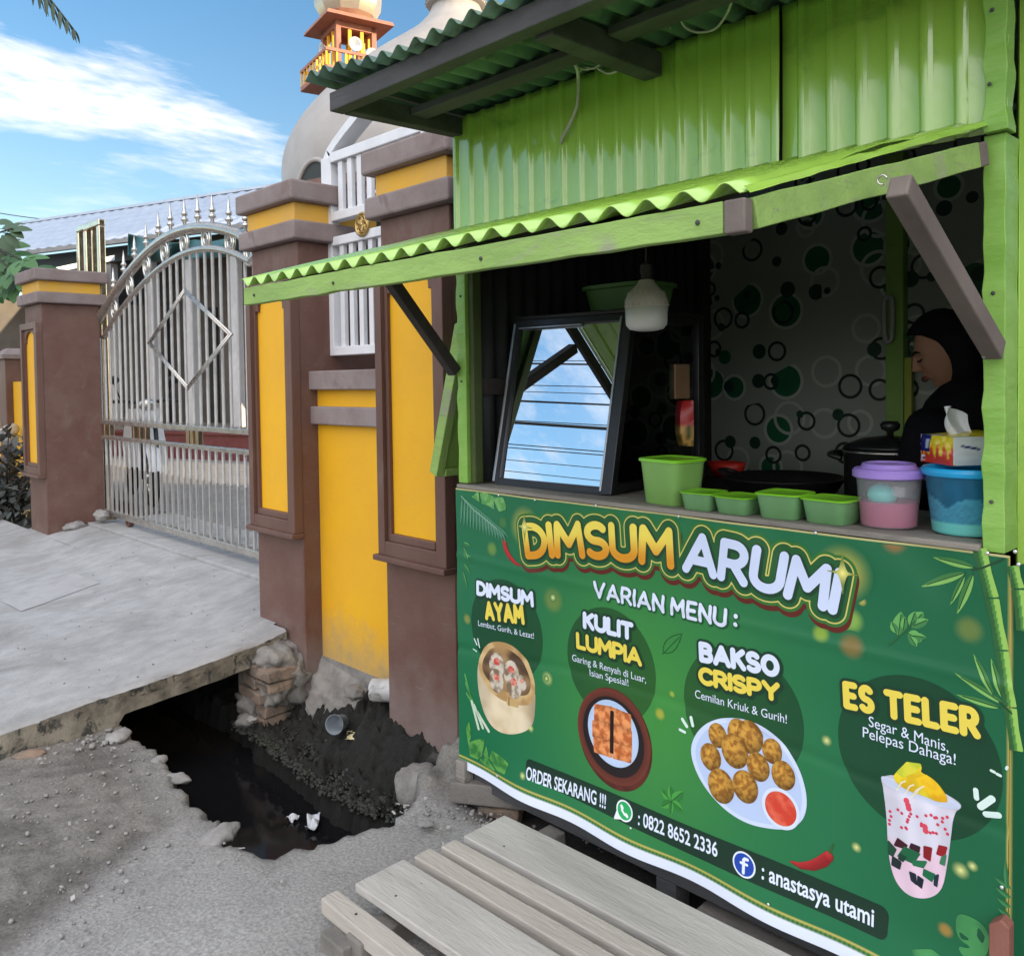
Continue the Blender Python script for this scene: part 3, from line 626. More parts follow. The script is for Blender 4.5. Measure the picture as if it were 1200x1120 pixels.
ST = thing('food_stall', (-1.45, 2.75, 0), 'bright green corrugated metal food stall with a propped open canopy', 'food stall')
KL, KR, KF, KB = -2.335, -.575, 2.0, 3.55
def P(name, fn, m, bevel=.004, **k):
    b = MB(); fn(b); return b.build(name, m, ST, bevel=bevel, **k)
def corr(x0, x1, z0, z1, y, pitch=.072, d=.010, nz=14, seed=0., prof=((0, 0), (.60, 0), (.70, -1), (.88, -1))):
    """vertical ribs; returns a grid builder in the XZ plane"""
    xs = []; k = math.floor(x0/pitch)
    while k*pitch < x1:
        for f, h in prof:
            x = (k+f)*pitch
            if x0 < x < x1: xs.append((x, h))
        k += 1
    xs = [(x0, xs[0][1])]+xs+[(x1, xs[-1][1])]
    b = MB(); vs = []; fs = []; n = len(xs)
    for j in range(nz+1):
        z = z0+(z1-z0)*j/nz
        for x, h in xs: vs.append((x+.0015*noise.noise(Vector((x*20, z*5, seed))), y+d*h*.999+.0028*noise.noise(Vector((x*4.0, z*3.2, seed+3)))-.0015*noise.noise(Vector((x*15, z*9, seed))), z))
    for j in range(nz): fs += [(j*n+i, j*n+i+1, (j+1)*n+i+1, (j+1)*n+i) for i in range(n-1)]
    b.add(vs, fs); return b
# front cladding above the opening, in two sheets with a dark seam between them
corr(KL, -1.081, 2.062, 2.468, KF-.004, seed=1.).build('front_cladding', 'green_sheet', ST, bevel=.002, solid=.002, auto=60)
corr(-1.077, KR+.004, 2.055, 2.468, KF-.004, seed=5.).build('front_cladding', 'green_sheet', ST, bevel=.002, solid=.002, auto=60)
P('backing_board', lambda b: b.box(KL+.01, KR-.01, KF+.012, KF+.03, 2.06, 2.462), 'void', 0)
def wrap(b, x0, x1, y0, y1, z0, z1, n=46, amp=.0022):
    ring = [(x0, y0), (x1, y0), (x1, y1), (x0, y1)]
    vs = []
    for j in range(n+1):
        z = z0+(z1-z0)*j/n
        for q, (x, y) in enumerate(ring):
            o = amp*noise.noise(Vector((q*3.1, z*24, x*5)))+amp*.8*math.sin(z*52+q)*(.4+abs(noise.noise(Vector((z*4, 1, x)))))
            vs.append((x+(o if q in (1, 2) else -o), y-o, z))
    b.add(vs, [(j*4+k, j*4+(k+1) % 4, (j+1)*4+(k+1) % 4, (j+1)*4+k) for j in range(n) for k in range(4)]+[(3, 2, 1, 0), (n*4, n*4+1, n*4+2, n*4+3)])
P('post', lambda b: wrap(b, KL, -2.288, KF-.004, KF+.036, 1.19, 2.06), 'green_wrap', .002)
P('post', lambda b: wrap(b, -.618, KR, KF-.006, KF+.08, 1.172, 2.05), 'green_wrap', .002)
P('post', lambda b: b.box(KL, -2.29, KB-.06, KB, .0, 2.45), 'dark_timber')
P('post', lambda b: b.box(-.63, KR, KB-.06, KB, .0, 2.45), 'dark_timber')
P('corner_strip', lambda b: wrap(b, -.612, KR+.006, KF-.024, KF+.03, 2.052, 2.466, 30, .004), 'green_wrap', .002)
P('counter_edge', lambda b: b.box(KL+.005, -.62, KF-.020, KF+.06, 1.173, 1.187), 'counter_wood', .003)
P('counter_top', lambda b: b.box(KL+.005, -.62, KF+.062, KF+.42, 1.168, 1.184), 'counter_wood', .003)
P('front_panel', lambda b: b.box(KL+.005, KR-.006, KF+.012, KF+.03, .20, 1.166), 'dark_timber')
P('floor_deck', lambda b: b.box(KL, KR, KF+.032, KB, .18, .215), 'dark_timber')
P('sill_beam', lambda b: b.box(KL+.0, KR, KF+.012, KF+.07, .10, .178), 'old_timber')
for x in (KL+.02, -1.5, KR-.09): P('leg', lambda b: b.box(x, x+.07, KF+.015, KF+.085, -.25, .098), 'old_timber')
for x in (KL+.02, KR-.09): P('leg', lambda b: b.box(x, x+.07, KB-.09, KB-.02, -.25, .178), 'old_timber')
# walls
def lw():
    b = MB(); n = 120; vs = []
    ys = np.linspace(KF+.072, KB-.06, n)
    for z in (.216, 2.46): vs += [(KL+.012+.010*math.sin(y*2*math.pi/.076), y, z) for y in ys]
    b.add(vs, [(i, i+1, n+i+1, n+i) for i in range(n-1)]); return b
lw().build('side_wall', 'zinc_dark', ST, solid=.002, auto=40)
for z in (1.5, 2.3): P('wall_batten', lambda b: b.box(KL+.024, KL+.06, KF+.075, KB-.07, z, z+.06), 'dark_timber')
P('inner_post', lambda b: b.box(-2.287, -2.262, KF+.01, KF+.05, 1.19, 2.06), 'olive_shade')
P('back_wall', lambda b: b.box(KL+.02, KR-.02, KB+.002, KB+.02, .216, 2.6), 'wallpaper', 0)
P('back_post', lambda b: b.box(-1.445, -1.375, KB-.05, KB, .216, 2.5), 'green_paint')
b = MB(); n = 140; ys = np.linspace(KF+.08, KB, n); vs = []
for z in (.1, 2.5): vs += [(KR-.004+.008*math.sin(y*2*math.pi/.076), y, z) for y in ys]
b.add(vs, [(i, i+1, n+i+1, n+i) for i in range(n-1)]); b.build('side_wall', 'green_sheet', ST, solid=.002, auto=40)
P('work_table', lambda b: (b.box(-2.2, -.7, 2.52, 3.0, 1.06, 1.10), b.box(-2.15, -2.1, 2.55, 2.6, .216, 1.06), b.box(-.8, -.75, 2.55, 2.6, .216, 1.06)), 'dark_timber')
# roof
def sheet(x0f, x1f, y0, y1, zf, pitch, amp, nx, ny, lapseed=0.):
    b = MB()
    def fn(u, v):
        y = y0+(y1-y0)*v; xa, xb = x0f(v), x1f(v); x = xa+(xb-xa)*u
        return (x, y+.006*noise.noise(Vector((x*9, 3, v*2)))*(1-v), zf(v)+amp*math.sin(x*2*math.pi/pitch)+.006*noise.noise(Vector((x*2.2, y*2, lapseed))))
    b.grid(fn, nx, ny); return b
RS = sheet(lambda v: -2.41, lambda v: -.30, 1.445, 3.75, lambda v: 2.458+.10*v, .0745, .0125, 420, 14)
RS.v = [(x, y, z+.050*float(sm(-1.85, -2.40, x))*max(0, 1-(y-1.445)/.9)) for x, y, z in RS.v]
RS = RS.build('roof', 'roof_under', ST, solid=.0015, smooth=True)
def rafter(name, p, q, w, h, m='old_timber'):
    b = MB(); b.bar(p, q, w, h); return b.build(name, m, RS, bevel=.004)
rafter('eave_beam', (-2.335, 1.515, 2.424), (-.36, 1.515, 2.418), .05, .058)
rafter('rafter', (-2.31, 1.542, 2.425), (-2.31, 2.9, 2.46), .05, .06)
rafter('rafter', (-1.462, 1.542, 2.414), (-1.462, 1.985, 2.418), .062, .066)
rafter('rafter', (-.62, 1.542, 2.415), (-.62, 1.97, 2.42), .05, .06)
rafter('purlin', (-2.28, 1.80, 2.440), (-1.50, 1.80, 2.440), .07, .025)
rafter('purlin', (-1.42, 1.77, 2.438), (-.65, 1.77, 2.438), .07, .025)
# canopy: corrugated flap on a timber frame, propped by two struts
cz = lambda v: 1.842+(2.078-1.842)*v
CS = sheet(lambda v: -2.345+.0*v, lambda v: -.712+.095*v, 1.186, 1.992, cz, .076, .0115, 330, 10, 4.).build('canopy', 'green_sheet', ST, solid=.0018, smooth=True)
def cpart(name, fn, m, bevel=.003):
    b = MB(); fn(b); return b.build(name, m, CS, bevel=bevel)
def wob(b, p, q, w, h, n=12, amp=.003):
    p, q = Vector(p), Vector(q)
    d = (q-p).normalized(); sx = d.cross(Vector((0, 0, 1))).normalized(); u = sx.cross(d)
    vs = []
    for i in range(n+1):
        c = p.lerp(q, i/n)+u*amp*noise.noise(c_ := Vector((i*.7, p.x*3, q.y)))
        hh = h*(1+.06*noise.noise(Vector((i*.9, 5, p.y))))
        vs += [c-sx*w/2-u*hh/2, c+sx*w/2-u*hh/2, c+sx*w/2+u*hh/2, c-sx*w/2+u*hh/2]
    b.add(vs, [(i*4+k, i*4+(k+1) % 4, i*4+4+(k+1) % 4, i*4+4+k) for i in range(n) for k in range(4)]+[(3, 2, 1, 0), (n*4, n*4+1, n*4+2, n*4+3)])
cpart('fascia_board', lambda b: wob(b, (-2.335, 1.2, 1.803), (-.745, 1.2, 1.802), .022, .05, 20), 'green_board', .002)
cpart('fascia_end', lambda b: b.box(-.744, -.706, 1.190, 1.215, 1.775, 1.828), 'prop_timber')
cpart('side_board', lambda b: wob(b, (-.712, 1.218, 1.806), (-.614, 1.93, 1.998), .022, .050, 10), 'green_board', .002)
cpart('side_board_end', lambda b: b.bar((-.6135, 1.932, 1.998), (-.6095, 1.968, 2.008), .021, .049), 'prop_timber')
cpart('side_board', lambda b: b.bar((-2.325, 1.215, 1.806), (-2.325, 1.97, 2.02), .022, .045), 'dark_timber')
cpart('edge_flashing', lambda b: b.grid(lambda u, v: (-.712+.098*v+.012*u+.004*noise.noise(Vector((v*9, u, 2))), 1.195+.79*v, 1.846+.236*v-.012*u*u+.003*noise.noise(Vector((v*14, u, 1)))), 6, 30), 'green_sheet', 0)
for x in (-1.9, -1.45, -1.0): cpart('batten', lambda b: b.bar((x, 1.22, 1.822), (x, 1.97, 2.045), .03, .02), 'dark_timber')
P('strut', lambda b: b.bar((-.597, 1.500, 1.872), (-.588, 1.972, 1.598), .038, .044), 'prop_timber', .004)
P('strut', lambda b: b.bar((-2.338, 1.70, 1.905), (-2.335, 1.985, 1.583), .04, .04), 'dark_timber', .004)
# hinged flap of the stall's left flank, hanging open
FL = MB(); FL.prism([(-2.352, 2.09, 1.76), (-2.365, 2.09, 1.76), (-2.556, 2.09, 1.22), (-2.543, 2.09, 1.212)], (0, .62, 0)); FL = FL.build('side_flap', 'green_paint', ST)
b = MB(); b.prism([(-2.35, 2.05, 1.775), (-2.41, 2.05, 1.76), (-2.60+.03, 2.05, 1.21), (-2.53, 2.05, 1.19)], (0, .038, 0)); b.build('flap_edge', 'green_board', FL, bevel=.003)
b = MB(); b.bar((-2.54, 2.09, 1.205), (-2.54, 2.70, 1.205), .04, .03); b.build('flap_edge', 'green_board', FL, bevel=.003)
b = MB(); b.bar((-2.34, 2.12, 1.50), (-2.45, 2.12, 1.53), .014, .014); b.build('flap_stay', 'dark_timber', FL)
# nails
for x, y, z in ((-2.27, 1.187, 1.803), (-1.86, 1.187, 1.80), (-1.31, 1.187, 1.80), (-.79, 1.187, 1.80), (-2.312, 1.994, 1.55), (-2.31, 1.994, 1.85), (-.60, 1.992, 1.28), (-.598, 1.992, 1.72), (-.60, 1.972, 2.15), (-.596, 1.972, 2.3)):
    b = MB(); b.ball((x, y, z), .0045, 8, 5, (1, .6, 1)); b.build('nail_head', 'old_timber', ST, smooth=True)
b = MB()
b.tube([(-.628+.008*math.cos(a), 1.508, 1.888+.008*math.sin(a)) for a in np.linspace(0, 5, 12)], .0018, 6)
b.build('bent_nail', 'steel', ST, smooth=True)
b = MB(); b.ball((-.603, 1.952, 1.588), .005); b.build('nail_head', 'steel', ST)

# loose cable tangled under the roof
mat('cable', (.55, .53, .5), (.38, .36, .34), scale=20, rough=.5)
t = thing('cable_tangle', (-1.72, 1.88, 2.40), 'loose pale electric cable tangled under the stall roof', 'cable')
def spline(pts, n=8):
    pts = [Vector(p) for p in pts]; out = []
    for i in range(len(pts)-1):
        p0, p1, p2, p3 = pts[max(i-1, 0)], pts[i], pts[i+1], pts[min(i+2, len(pts)-1)]
        for k in range(n):
            s = k/n; out.append(.5*((2*p1)+(p2-p0)*s+(2*p0-5*p1+4*p2-p3)*s*s+(3*p1-p0-3*p2+p3)*s**3))
    return out+[pts[-1]]
def cable(px, Y, r=.004):
    b = MB(); b.tube(spline([at(x, y, Y=yy) for (x, y), yy in zip(px, Y)]), r, 6); b.build('cable_strand', 'cable', t, smooth=True)
cable([(664, 52), (672, 72), (677, 84), (678, 105), (676, 125), (668, 145), (660, 160), (657, 168)], [1.8, 1.85, 1.9, 1.95, 1.965, 1.972, 1.974, 1.978], .0055)
cable([(677, 86), (684, 80), (696, 80), (706, 72), (711, 55), (710, 42)], [1.9, 1.92, 1.93, 1.92, 1.85, 1.8])
cable([(700, 80), (712, 86), (724, 82), (731, 68), (729, 50), (722, 42), (706, 40)], [1.93, 1.95, 1.95, 1.93, 1.86, 1.82, 1.8])
cable([(665, 58), (676, 78), (690, 82)], [1.82, 1.89, 1.93], .003)
t = thing('loose_cable', tuple(at(830, 20, Y=1.9)), 'thin white cable hanging in a bow near the top of the green wall', 'cable')
cable([(786, 34), (784, 22), (792, 8), (800, -6)], [1.9, 1.9, 1.86, 1.8], .003)
cable([(790, 10), (795, 18), (803, 32), (818, 38), (838, 34), (852, 16), (860, -6)], [1.86, 1.88, 1.92, 1.94, 1.93, 1.88, 1.8], .0035)
# ------------------------------------------------------------------ printed vinyl banner on the stall front
vcmat('print', rough=.42, spec=.45)
BY = 1.982
def wave(x, z):
    x = np.asarray(x, float); z = np.asarray(z, float)
    w = .0034*np.sin(x*7.3+1.4*np.sin(z*3.1)+.6)+.0016*np.sin(x*17.+z*6)*np.exp(-((z-1.14)/.10)**2)*2
    w += .0026*np.sin(z*21+.8*np.sin(x*2.3))*np.exp(-((z-.86)/.25)**2)*.5
    w += .0032*np.exp(-((z-.62-.03*np.sin(x*3))/.014)**2)-.0030*np.exp(-((z-.885+.02*x)/.012)**2)
    w += .0030*np.sin((x*1.0+z*.55)*34+2*np.sin(z*9))*np.exp(-((z-1.11)/.05)**2)*np.exp(-np.sin(x*9)**2)
    w -= .010*sm(.30, .14, z)*(1+.6*np.sin(x*6.5+.4)+.5*np.sin(x*15))
    return w
def bpt(x, z, k): return np.stack([x, BY-wave(0*0+x, z)*-1*1.0-.00032*k, z], -1)
def Bp(px, py):
    p = at(px, py, Y=BY); return (p.x, p.z)
BGA, BGB, BGC = np.array(lin(20, 98, 62)), np.array(lin(62, 140, 62)), np.array(lin(26, 108, 70))
def bgcol(x, z):
    x = np.asarray(x); z = np.asarray(z)
    g = np.exp(-(((x+1.50)/.36)**2+((z-.62)/.42)**2)); h = sm(-1.0, -.6, x)
    w = (.5+.5*np.sin(x*5+z*7+1.7*np.sin(z*4)))*.10
    c = BGC*(1-h)[..., None]+BGA*h[..., None]
    return c*(1-np.clip(g+w*g, 0, 1)[..., None])+BGB*np.clip(g+w*g, 0, 1)[..., None]
BAN = thing('vinyl_banner', (-1.45, BY, .67), 'large green printed vinyl menu banner tacked to the front of the stall', 'banner')
def flat(*rgb):
    c = np.array(lin(*rgb)); return lambda x, z: np.broadcast_to(c, np.shape(x)+(3,))
def region(items, name, parent=BAN, mname='print'):
    """items: (sdf(x, z) < 0 inside, bbox, step, colour(x, z), layer) -> one printed mesh"""
    b = MB(); cols = []
    for sdf, bb, st, cf, k in items:
        x0, x1, z0, z1 = bb
        nx = max(2, int((x1-x0)/st)+1); nz = max(2, int((z1-z0)/st)+1)
        xs = np.linspace(x0, x1, nx); zs = np.linspace(z0, z1, nz); X, Z = np.meshgrid(xs, zs)
        S = sdf(X, Z); ins = S < 0
        V = []; F = []
        idx = -np.ones(X.shape, int); jj, ii = np.nonzero(ins); idx[jj, ii] = np.arange(len(jj))
        VX = list(X[jj, ii]); VZ = list(Z[jj, ii]); ecache = {}
        def edge(a, c):
            key = (a, c) if a < c else (c, a)
            if key in ecache: return ecache[key]
            sa, sc_ = S[a], S[c]; t = sa/(sa-sc_) if sa != sc_ else .5
            VX.append(X[a]+(X[c]-X[a])*t); VZ.append(Z[a]+(Z[c]-Z[a])*t); ecache[key] = len(VX)-1
            return ecache[key]
        cnt = ins[:-1, :-1].astype(int)+ins[1:, :-1]+ins[:-1, 1:]+ins[1:, 1:]
        for j, i in zip(*np.nonzero(cnt == 4)): F.append((idx[j, i], idx[j, i+1], idx[j+1, i+1], idx[j+1, i]))
        for j, i in zip(*np.nonzero((cnt > 0) & (cnt < 4))):
            cs = [(j, i), (j, i+1), (j+1, i+1), (j+1, i)]; poly = []
            for q in range(4):
                a, c = cs[q], cs[(q+1) % 4]
                if ins[a]: poly.append(idx[a])
                if ins[a] != ins[c]: poly.append(edge(a, c))
            if len(poly) >= 3: F.append(tuple(poly))
        VX = np.array(VX); VZ = np.array(VZ)
        if not len(VX): continue
        b.add([tuple(p) for p in bpt(VX, VZ, k)], F); cols.append(np.broadcast_to(cf(VX, VZ), (len(VX), 3)))
    return b.build(name, mname, parent, col=np.concatenate(cols), smooth=True, recalc=False)
def circ(c, r, rz=None, rot=0):
    rz = rz or r; ca, sa = math.cos(rot), math.sin(rot)
    def f(x, z):
        dx, dz = x-c[0], z-c[1]; u = dx*ca+dz*sa; v = -dx*sa+dz*ca
        return (np.sqrt((u/r)**2+(v/rz)**2)-1)*min(r, rz)
    m = max(r, rz)*1.05
    return f, (c[0]-m, c[0]+m, c[1]-m, c[1]+m)
def bbx(pts, m):
    xs = [p[0] for p in pts]; zs = [p[1] for p in pts]; return (min(xs)-m, max(xs)+m, min(zs)-m, max(zs)+m)
def polyg(px, rnd=0., plane=False):
    pts = px if plane else [Bp(*p) for p in px]
    if .0005 < rnd < .01 and len(pts) >= 7:     # round the traced outline off
        for _ in range(2): pts = [q for i in range(len(pts)) for q in ((pts[i][0]*.75+pts[(i+1) % len(pts)][0]*.25, pts[i][1]*.75+pts[(i+1) % len(pts)][1]*.25), (pts[i][0]*.25+pts[(i+1) % len(pts)][0]*.75, pts[i][1]*.25+pts[(i+1) % len(pts)][1]*.75))]
    return (lambda x, z: seg_sdf(x, z, pts)-rnd), bbx(pts, rnd+.004)
def strokes(segs, r):
    a = np.array(segs)   # n x 4
    def f(x, z):
        d = np.full(x.shape, 1e9)
        for ax, az, bx, bz in a:
            ex, ez = bx-ax, bz-az; t = np.clip(((x-ax)*ex+(z-az)*ez)/(ex*ex+ez*ez+1e-12), 0, 1)
            d = np.minimum(d, (x-ax-ex*t)**2+(z-az-ez*t)**2)
        return np.sqrt(d)-r
    m = r+.006
    return f, (min(a[:, 0].min(), a[:, 2].min())-m, max(a[:, 0].max(), a[:, 2].max())+m, min(a[:, 1].min(), a[:, 3].min())-m, max(a[:, 1].max(), a[:, 3].max())+m)
def pline(px, r, plane=False):
    pts = px if plane else [Bp(*p) for p in px]
    return strokes([(*pts[i], *pts[i+1]) for i in range(len(pts)-1)], r)
def leafpoly(px0, px1, w, n=9, bend=0.):
    """pointed leaf from base pixel to tip pixel, w = half width (m)"""
    a, c = np.array(Bp(*px0)), np.array(Bp(*px1)); d = c-a; L_ = np.hypot(*d); d = d/L_; nn = np.array([-d[1], d[0]])
    up = []; dn = []
    for i in range(n+1):
        t = i/n; h = w*math.sin(math.pi*t**.8)**.9; o = a+d*L_*t+nn*bend*math.sin(math.pi*t)
        up.append(tuple(o+nn*h)); dn.append(tuple(o-nn*h))
    return up+dn[::-1][1:-1]
# ---- rounded stroke lettering
def arc(cx, cy, rx, ry, a0, a1, n=10): return [(cx+rx*math.cos(R(a0+(a1-a0)*i/n)), cy+ry*math.sin(R(a0+(a1-a0)*i/n))) for i in range(n+1)]
GL = {
 'A': (.74, [[(0, 0), (.37, 1), (.74, 0)], [(.15, .30), (.59, .30)]]),
 'B': (.56, [[(0, 0), (0, 1)], [(0, 1), (.28, 1)]+arc(.28, .77, .24, .23, 90, -90)+[(0, .54)], [(.28, .54)]+arc(.30, .27, .26, .27, 90, -90)+[(0, 0)]]),
 'C': (.62, [arc(.36, .5, .36, .5, 48, 312, 18)]),
 'D': (.62, [[(0, 0), (0, 1), (.2, 1)]+arc(.2, .5, .42, .5, 90, -90, 14)+[(0, 0)]]),
 'E': (.48, [[(.48, 1), (0, 1), (0, 0), (.48, 0)], [(0, .51), (.42, .51)]]),
 'I': (.0, [[(0, 0), (0, 1)]]),
 'K': (.56, [[(0, 0), (0, 1)], [(.54, 1), (.02, .46)], [(.18, .60), (.56, 0)]]),
 'L': (.46, [[(0, 1), (0, 0), (.46, 0)]]),
 'M': (.76, [[(0, 0), (.05, 1), (.38, .36), (.71, 1), (.76, 0)]]),
 'N': (.60, [[(0, 0), (0, 1), (.60, 0), (.60, 1)]]),
 'O': (.70, [arc(.35, .5, .35, .5, 0, 360, 24)]),
 'P': (.54, [[(0, 0), (0, 1), (.27, 1)]+arc(.27, .71, .27, .29, 90, -90)+[(0, .42)]]),
 'R': (.57, [[(0, 0), (0, 1), (.27, 1)]+arc(.27, .72, .26, .28, 90, -90)+[(0, .44)], [(.27, .44), (.57, 0)]]),
 'S': (.54, [arc(.27, .745, .25, .255, 35, 270, 14)+arc(.27, .245, .27, .245, 90, -145, 14)]),
 'T': (.60, [[(0, 1), (.60, 1)], [(.30, 1), (.30, 0)]]),
 'U': (.62, [[(0, 1), (0, .33)]+arc(.31, .31, .31, .31, 180, 360, 12)+[(.62, 1)]]),
 'V': (.68, [[(0, 1), (.34, 0), (.68, 1)]]),
 'Y': (.66, [[(0, 1), (.33, .48), (.66, 1)], [(.33, .48), (.33, 0)]]),
 ':': (.0, [[(0, .18), (0, .181)], [(0, .72), (0, .721)]]),
 ' ': (.05, []),
}
def word(txt, x0, x1, zb, H, r, gap=.0, slant=0.):
    """letter skeletons laid between x0 and x1 on baseline zb(x); returns plane segments"""
    sk = H-2*r; adv = [GL[c][0] for c in txt]
    n = len(txt); tw = x1-x0-2*r*n-gap*(n-1); s = tw/max(1e-6, sum(adv)); segs = []; x = x0
    for c, a in zip(txt, adv):
        w = a*s; xc = x+r+w/2; zc = zb(xc); sl = (zb(xc+.01)-zb(xc-.01))/.02
        for st in GL[c][1]:
            pts = []
            for u, v in st:
                lx, lz = (u-a/2)*s+slant*(v-.5)*sk, r+v*sk
                pts.append((xc+lx-lz*sl*.8, zc+lz+lx*sl))
            segs += [(*pts[i], *pts[i+1]) for i in range(len(pts)-1)]
        x += w+2*r+gap
    return segs
def lettering(name, txt, x0, x1, zb, H, r, col, k, outs=(), gap=.0, st=.0016, slant=0.):
    sg = word(txt, x0, x1, zb if callable(zb) else (lambda x: zb), H, r, gap, slant); it = []
    for dr, cc, dk, off in outs:
        s2 = [(a+off[0], b_+off[1], c+off[0], d+off[1]) for a, b_, c, d in sg]
        f, bb = strokes(s2, r+dr); it.append((f, bb, st*1.4, cc, k+dk))
    f, bb = strokes(sg, r); it.append((f, bb, st, col, k+len(outs)*1.0))
    return region(it, name)
def typeset(name, txt, px0, px1, H, col, k, bold=0., parent=BAN, drop=0):
    """text set in Blender's own face between two baseline pixels"""
    cu = bpy.data.curves.new('t', 'FONT'); cu.body = txt; cu.size = 1; cu.offset = bold; cu.resolution_u = 4
    o = bpy.data.objects.new('t', cu); COL.objects.link(o); bpy.context.view_layer.update()
    me = bpy.data.meshes.new_from_object(o.evaluated_get(bpy.context.evaluated_depsgraph_get()))
    bpy.data.objects.remove(o); bpy.data.curves.remove(cu)
    a, c = Bp(*px0), Bp(*px1)
    vs = [v.co for v in me.vertices]; mx_ = max(v.x for v in vs); mn = min(v.x for v in vs)
    sx = (c[0]-a[0])/(mx_-mn); sz = H/.729
    X = np.array([a[0]+(v.x-mn)*sx for v in vs]); Z = np.array([a[1]+(v.x-mn)*sx*(c[1]-a[1])/(c[0]-a[0])+v.y*sz for v in vs])
    b = MB(); b.add([tuple(p) for p in bpt(X, Z, k)], [tuple(p.vertices) for p in me.polygons]); bpy.data.meshes.remove(me)
    return b.build(name, 'print', parent, col=np.broadcast_to(col(X, Z), (len(X), 3)), recalc=False)
WHT = flat(222, 232, 252); YEL = flat(236, 214, 84); DKG = flat(20, 58, 38); LEAF = flat(110, 175, 88)

# ---- sheet itself, with hem, gilt line and ornament strip
def sheet_banner():
    xs = np.arange(-2.337, -.5605, .006); n = len(xs)
    rows = []
    zt = 1.1715; zl = lambda x: .166-.020*(x+2.337)/1.77+.004*np.sin(x*13)
    ts = np.concatenate([np.linspace(0, .02, 3), np.linspace(.022, .062, 9), np.linspace(.07, .985, 110), [.9925, .9950, .9956, 1.0]])
    V = []; C = []
    for t in ts:
        z = zl(xs)+(zt-zl(xs))*t; V.append(bpt(xs, z, 0))
        c = bgcol(xs, z)
        dz = z-zl(xs)
        zz = np.sin(xs*2*math.pi/.012)*.5+.5
        orn = np.array(lin(70, 120, 60)); gold = np.array(lin(196, 184, 96))
        if True:
            w = (dz < .0285)[:, None]; c = np.where(w, np.array(lin(226, 234, 250)), c)
            o = ((dz >= .0285) & (dz < .041))[:, None]; c = np.where(o, orn*(.6+.7*zz[:, None]), c)
            g = ((dz >= .041) & (dz < .0465))[:, None]; c = np.where(g, gold, c)
            if t > .9955: c = np.where(np.ones((n, 1), bool), np.array(lin(196, 190, 130)), c)
            rr = (xs > -.5665)[:, None]; c = np.where(rr & ~w, gold*.9, c)
        C.append(c)
    V = np.concatenate(V); C = np.concatenate(C); m = len(ts)
    b = MB(); b.add([tuple(p) for p in V], [(j*n+i, j*n+i+1, (j+1)*n+i+1, (j+1)*n+i) for j in range(m-1) for i in range(n-1)])
    # thickness edge and the part folded round the right-hand corner
    o = b.build('sheet', 'print', BAN, col=C, smooth=True, recalc=False)
    b = MB(); vs = []; cs = []
    for j in range(40):
        z = .15+1.0*j/39
        for i in range(5):
            vs.append((-.5605+.004*i, BY+.012*i+.012*max(0, (z-.9))*i*.6, z)); cs.append(np.array(lin(18, 88, 56)) if i else np.array(lin(190, 176, 92)))
    b.add(vs, [(j*5+i, j*5+i+1, (j+1)*5+i+1, (j+1)*5+i) for j in range(39) for i in range(4)])
    b.build('folded_edge', 'print', BAN, col=cs, smooth=True, recalc=False)
sheet_banner()

# ---- dark discs behind the dishes, soft light spots
def xr(a, c, y): return abs(Bp(a, y)[0]-Bp(c, y)[0])/2
rk = xr(663, 767, 779); discs = []
ck = Bp(714, 779); cb = Bp(868, 835); rb = xr(801, 940, 830); ce = Bp(1072, 886); re_ = xr(977, 1170, 880)
cd = (Bp(635.7, 738)[0]-rk, Bp(592, 738)[1])
dcol = lambda x, z: bgcol(x, z)*.42
region([(*circ(c, r), .006, dcol, 1) for c, r in ((cd, rk), (ck, rk), (cb, rb), (ce, re_))], 'menu_disc')
def glow(c, r, col, amt, k, st=.0035, p=1.6):
    cc = np.array(lin(*col))
    def cf(x, z):
        d = np.clip(np.hypot(x-c[0], z-c[1])/r, 0, 1); w = (amt*(1-d)**p)[..., None]
        return bgcol(x, z)*(1-w)+cc*w
    return (*circ(c, r), st, cf, k)
def spot(c, r, col, amt, k):
    cc = np.array(lin(*col))
    def cf(x, z):
        d = np.clip(np.hypot(x-c[0], z-c[1])/r, 0, 1); w = (amt*sm(1, .3, d))[..., None]
        return bgcol(x, z)*(1-w)+cc*w
    f, bb = circ(c, r); return (lambda x, z: np.maximum(f(x, z), z-1.164)), bb, .0035, cf, k
sp = []
for i, (x, y, rp, col, am) in enumerate(((577, 643, 7, (130, 160, 60), .6), (590, 612, 6, (110, 140, 60), .35), (548, 725, 5, (150, 150, 70), .7), (648, 703, 13, (150, 150, 60), .45), (774, 836, 7, (190, 180, 60), .7), (788, 813, 4, (170, 190, 70), .8),
        (1010, 705, 6, (190, 180, 90), .8), (997, 727, 17, (150, 190, 80), .75), (998, 757, 18, (150, 115, 60), .7), (962, 742, 12, (150, 180, 60), .8), (1048, 634, 18, (170, 110, 60), .7), (1135, 738, 21, (130, 140, 60), .55),
        (1108, 1089, 11, (170, 130, 60), .8))):
    c = Bp(x, y); r = xr(x-rp, x+rp, y); sp.append(spot(c, r, col, am, 1.3+.05*i))
for i, (x, y, rp) in enumerate(((648, 700, 4), (641, 795, 7), (622, 853, 4), (968, 868, 7), (1003, 993, 7), (1126, 1019, 12), (1140, 1014, 8), (562, 880, 5), (614, 908, 4), (640, 795, 3))):
    c = Bp(x, y); r = xr(x-rp, x+rp, y); sp.append(glow(c, r, (240, 240, 150), .95, 1.9+.05*i))
for q in sp: region([q], 'light_spot')

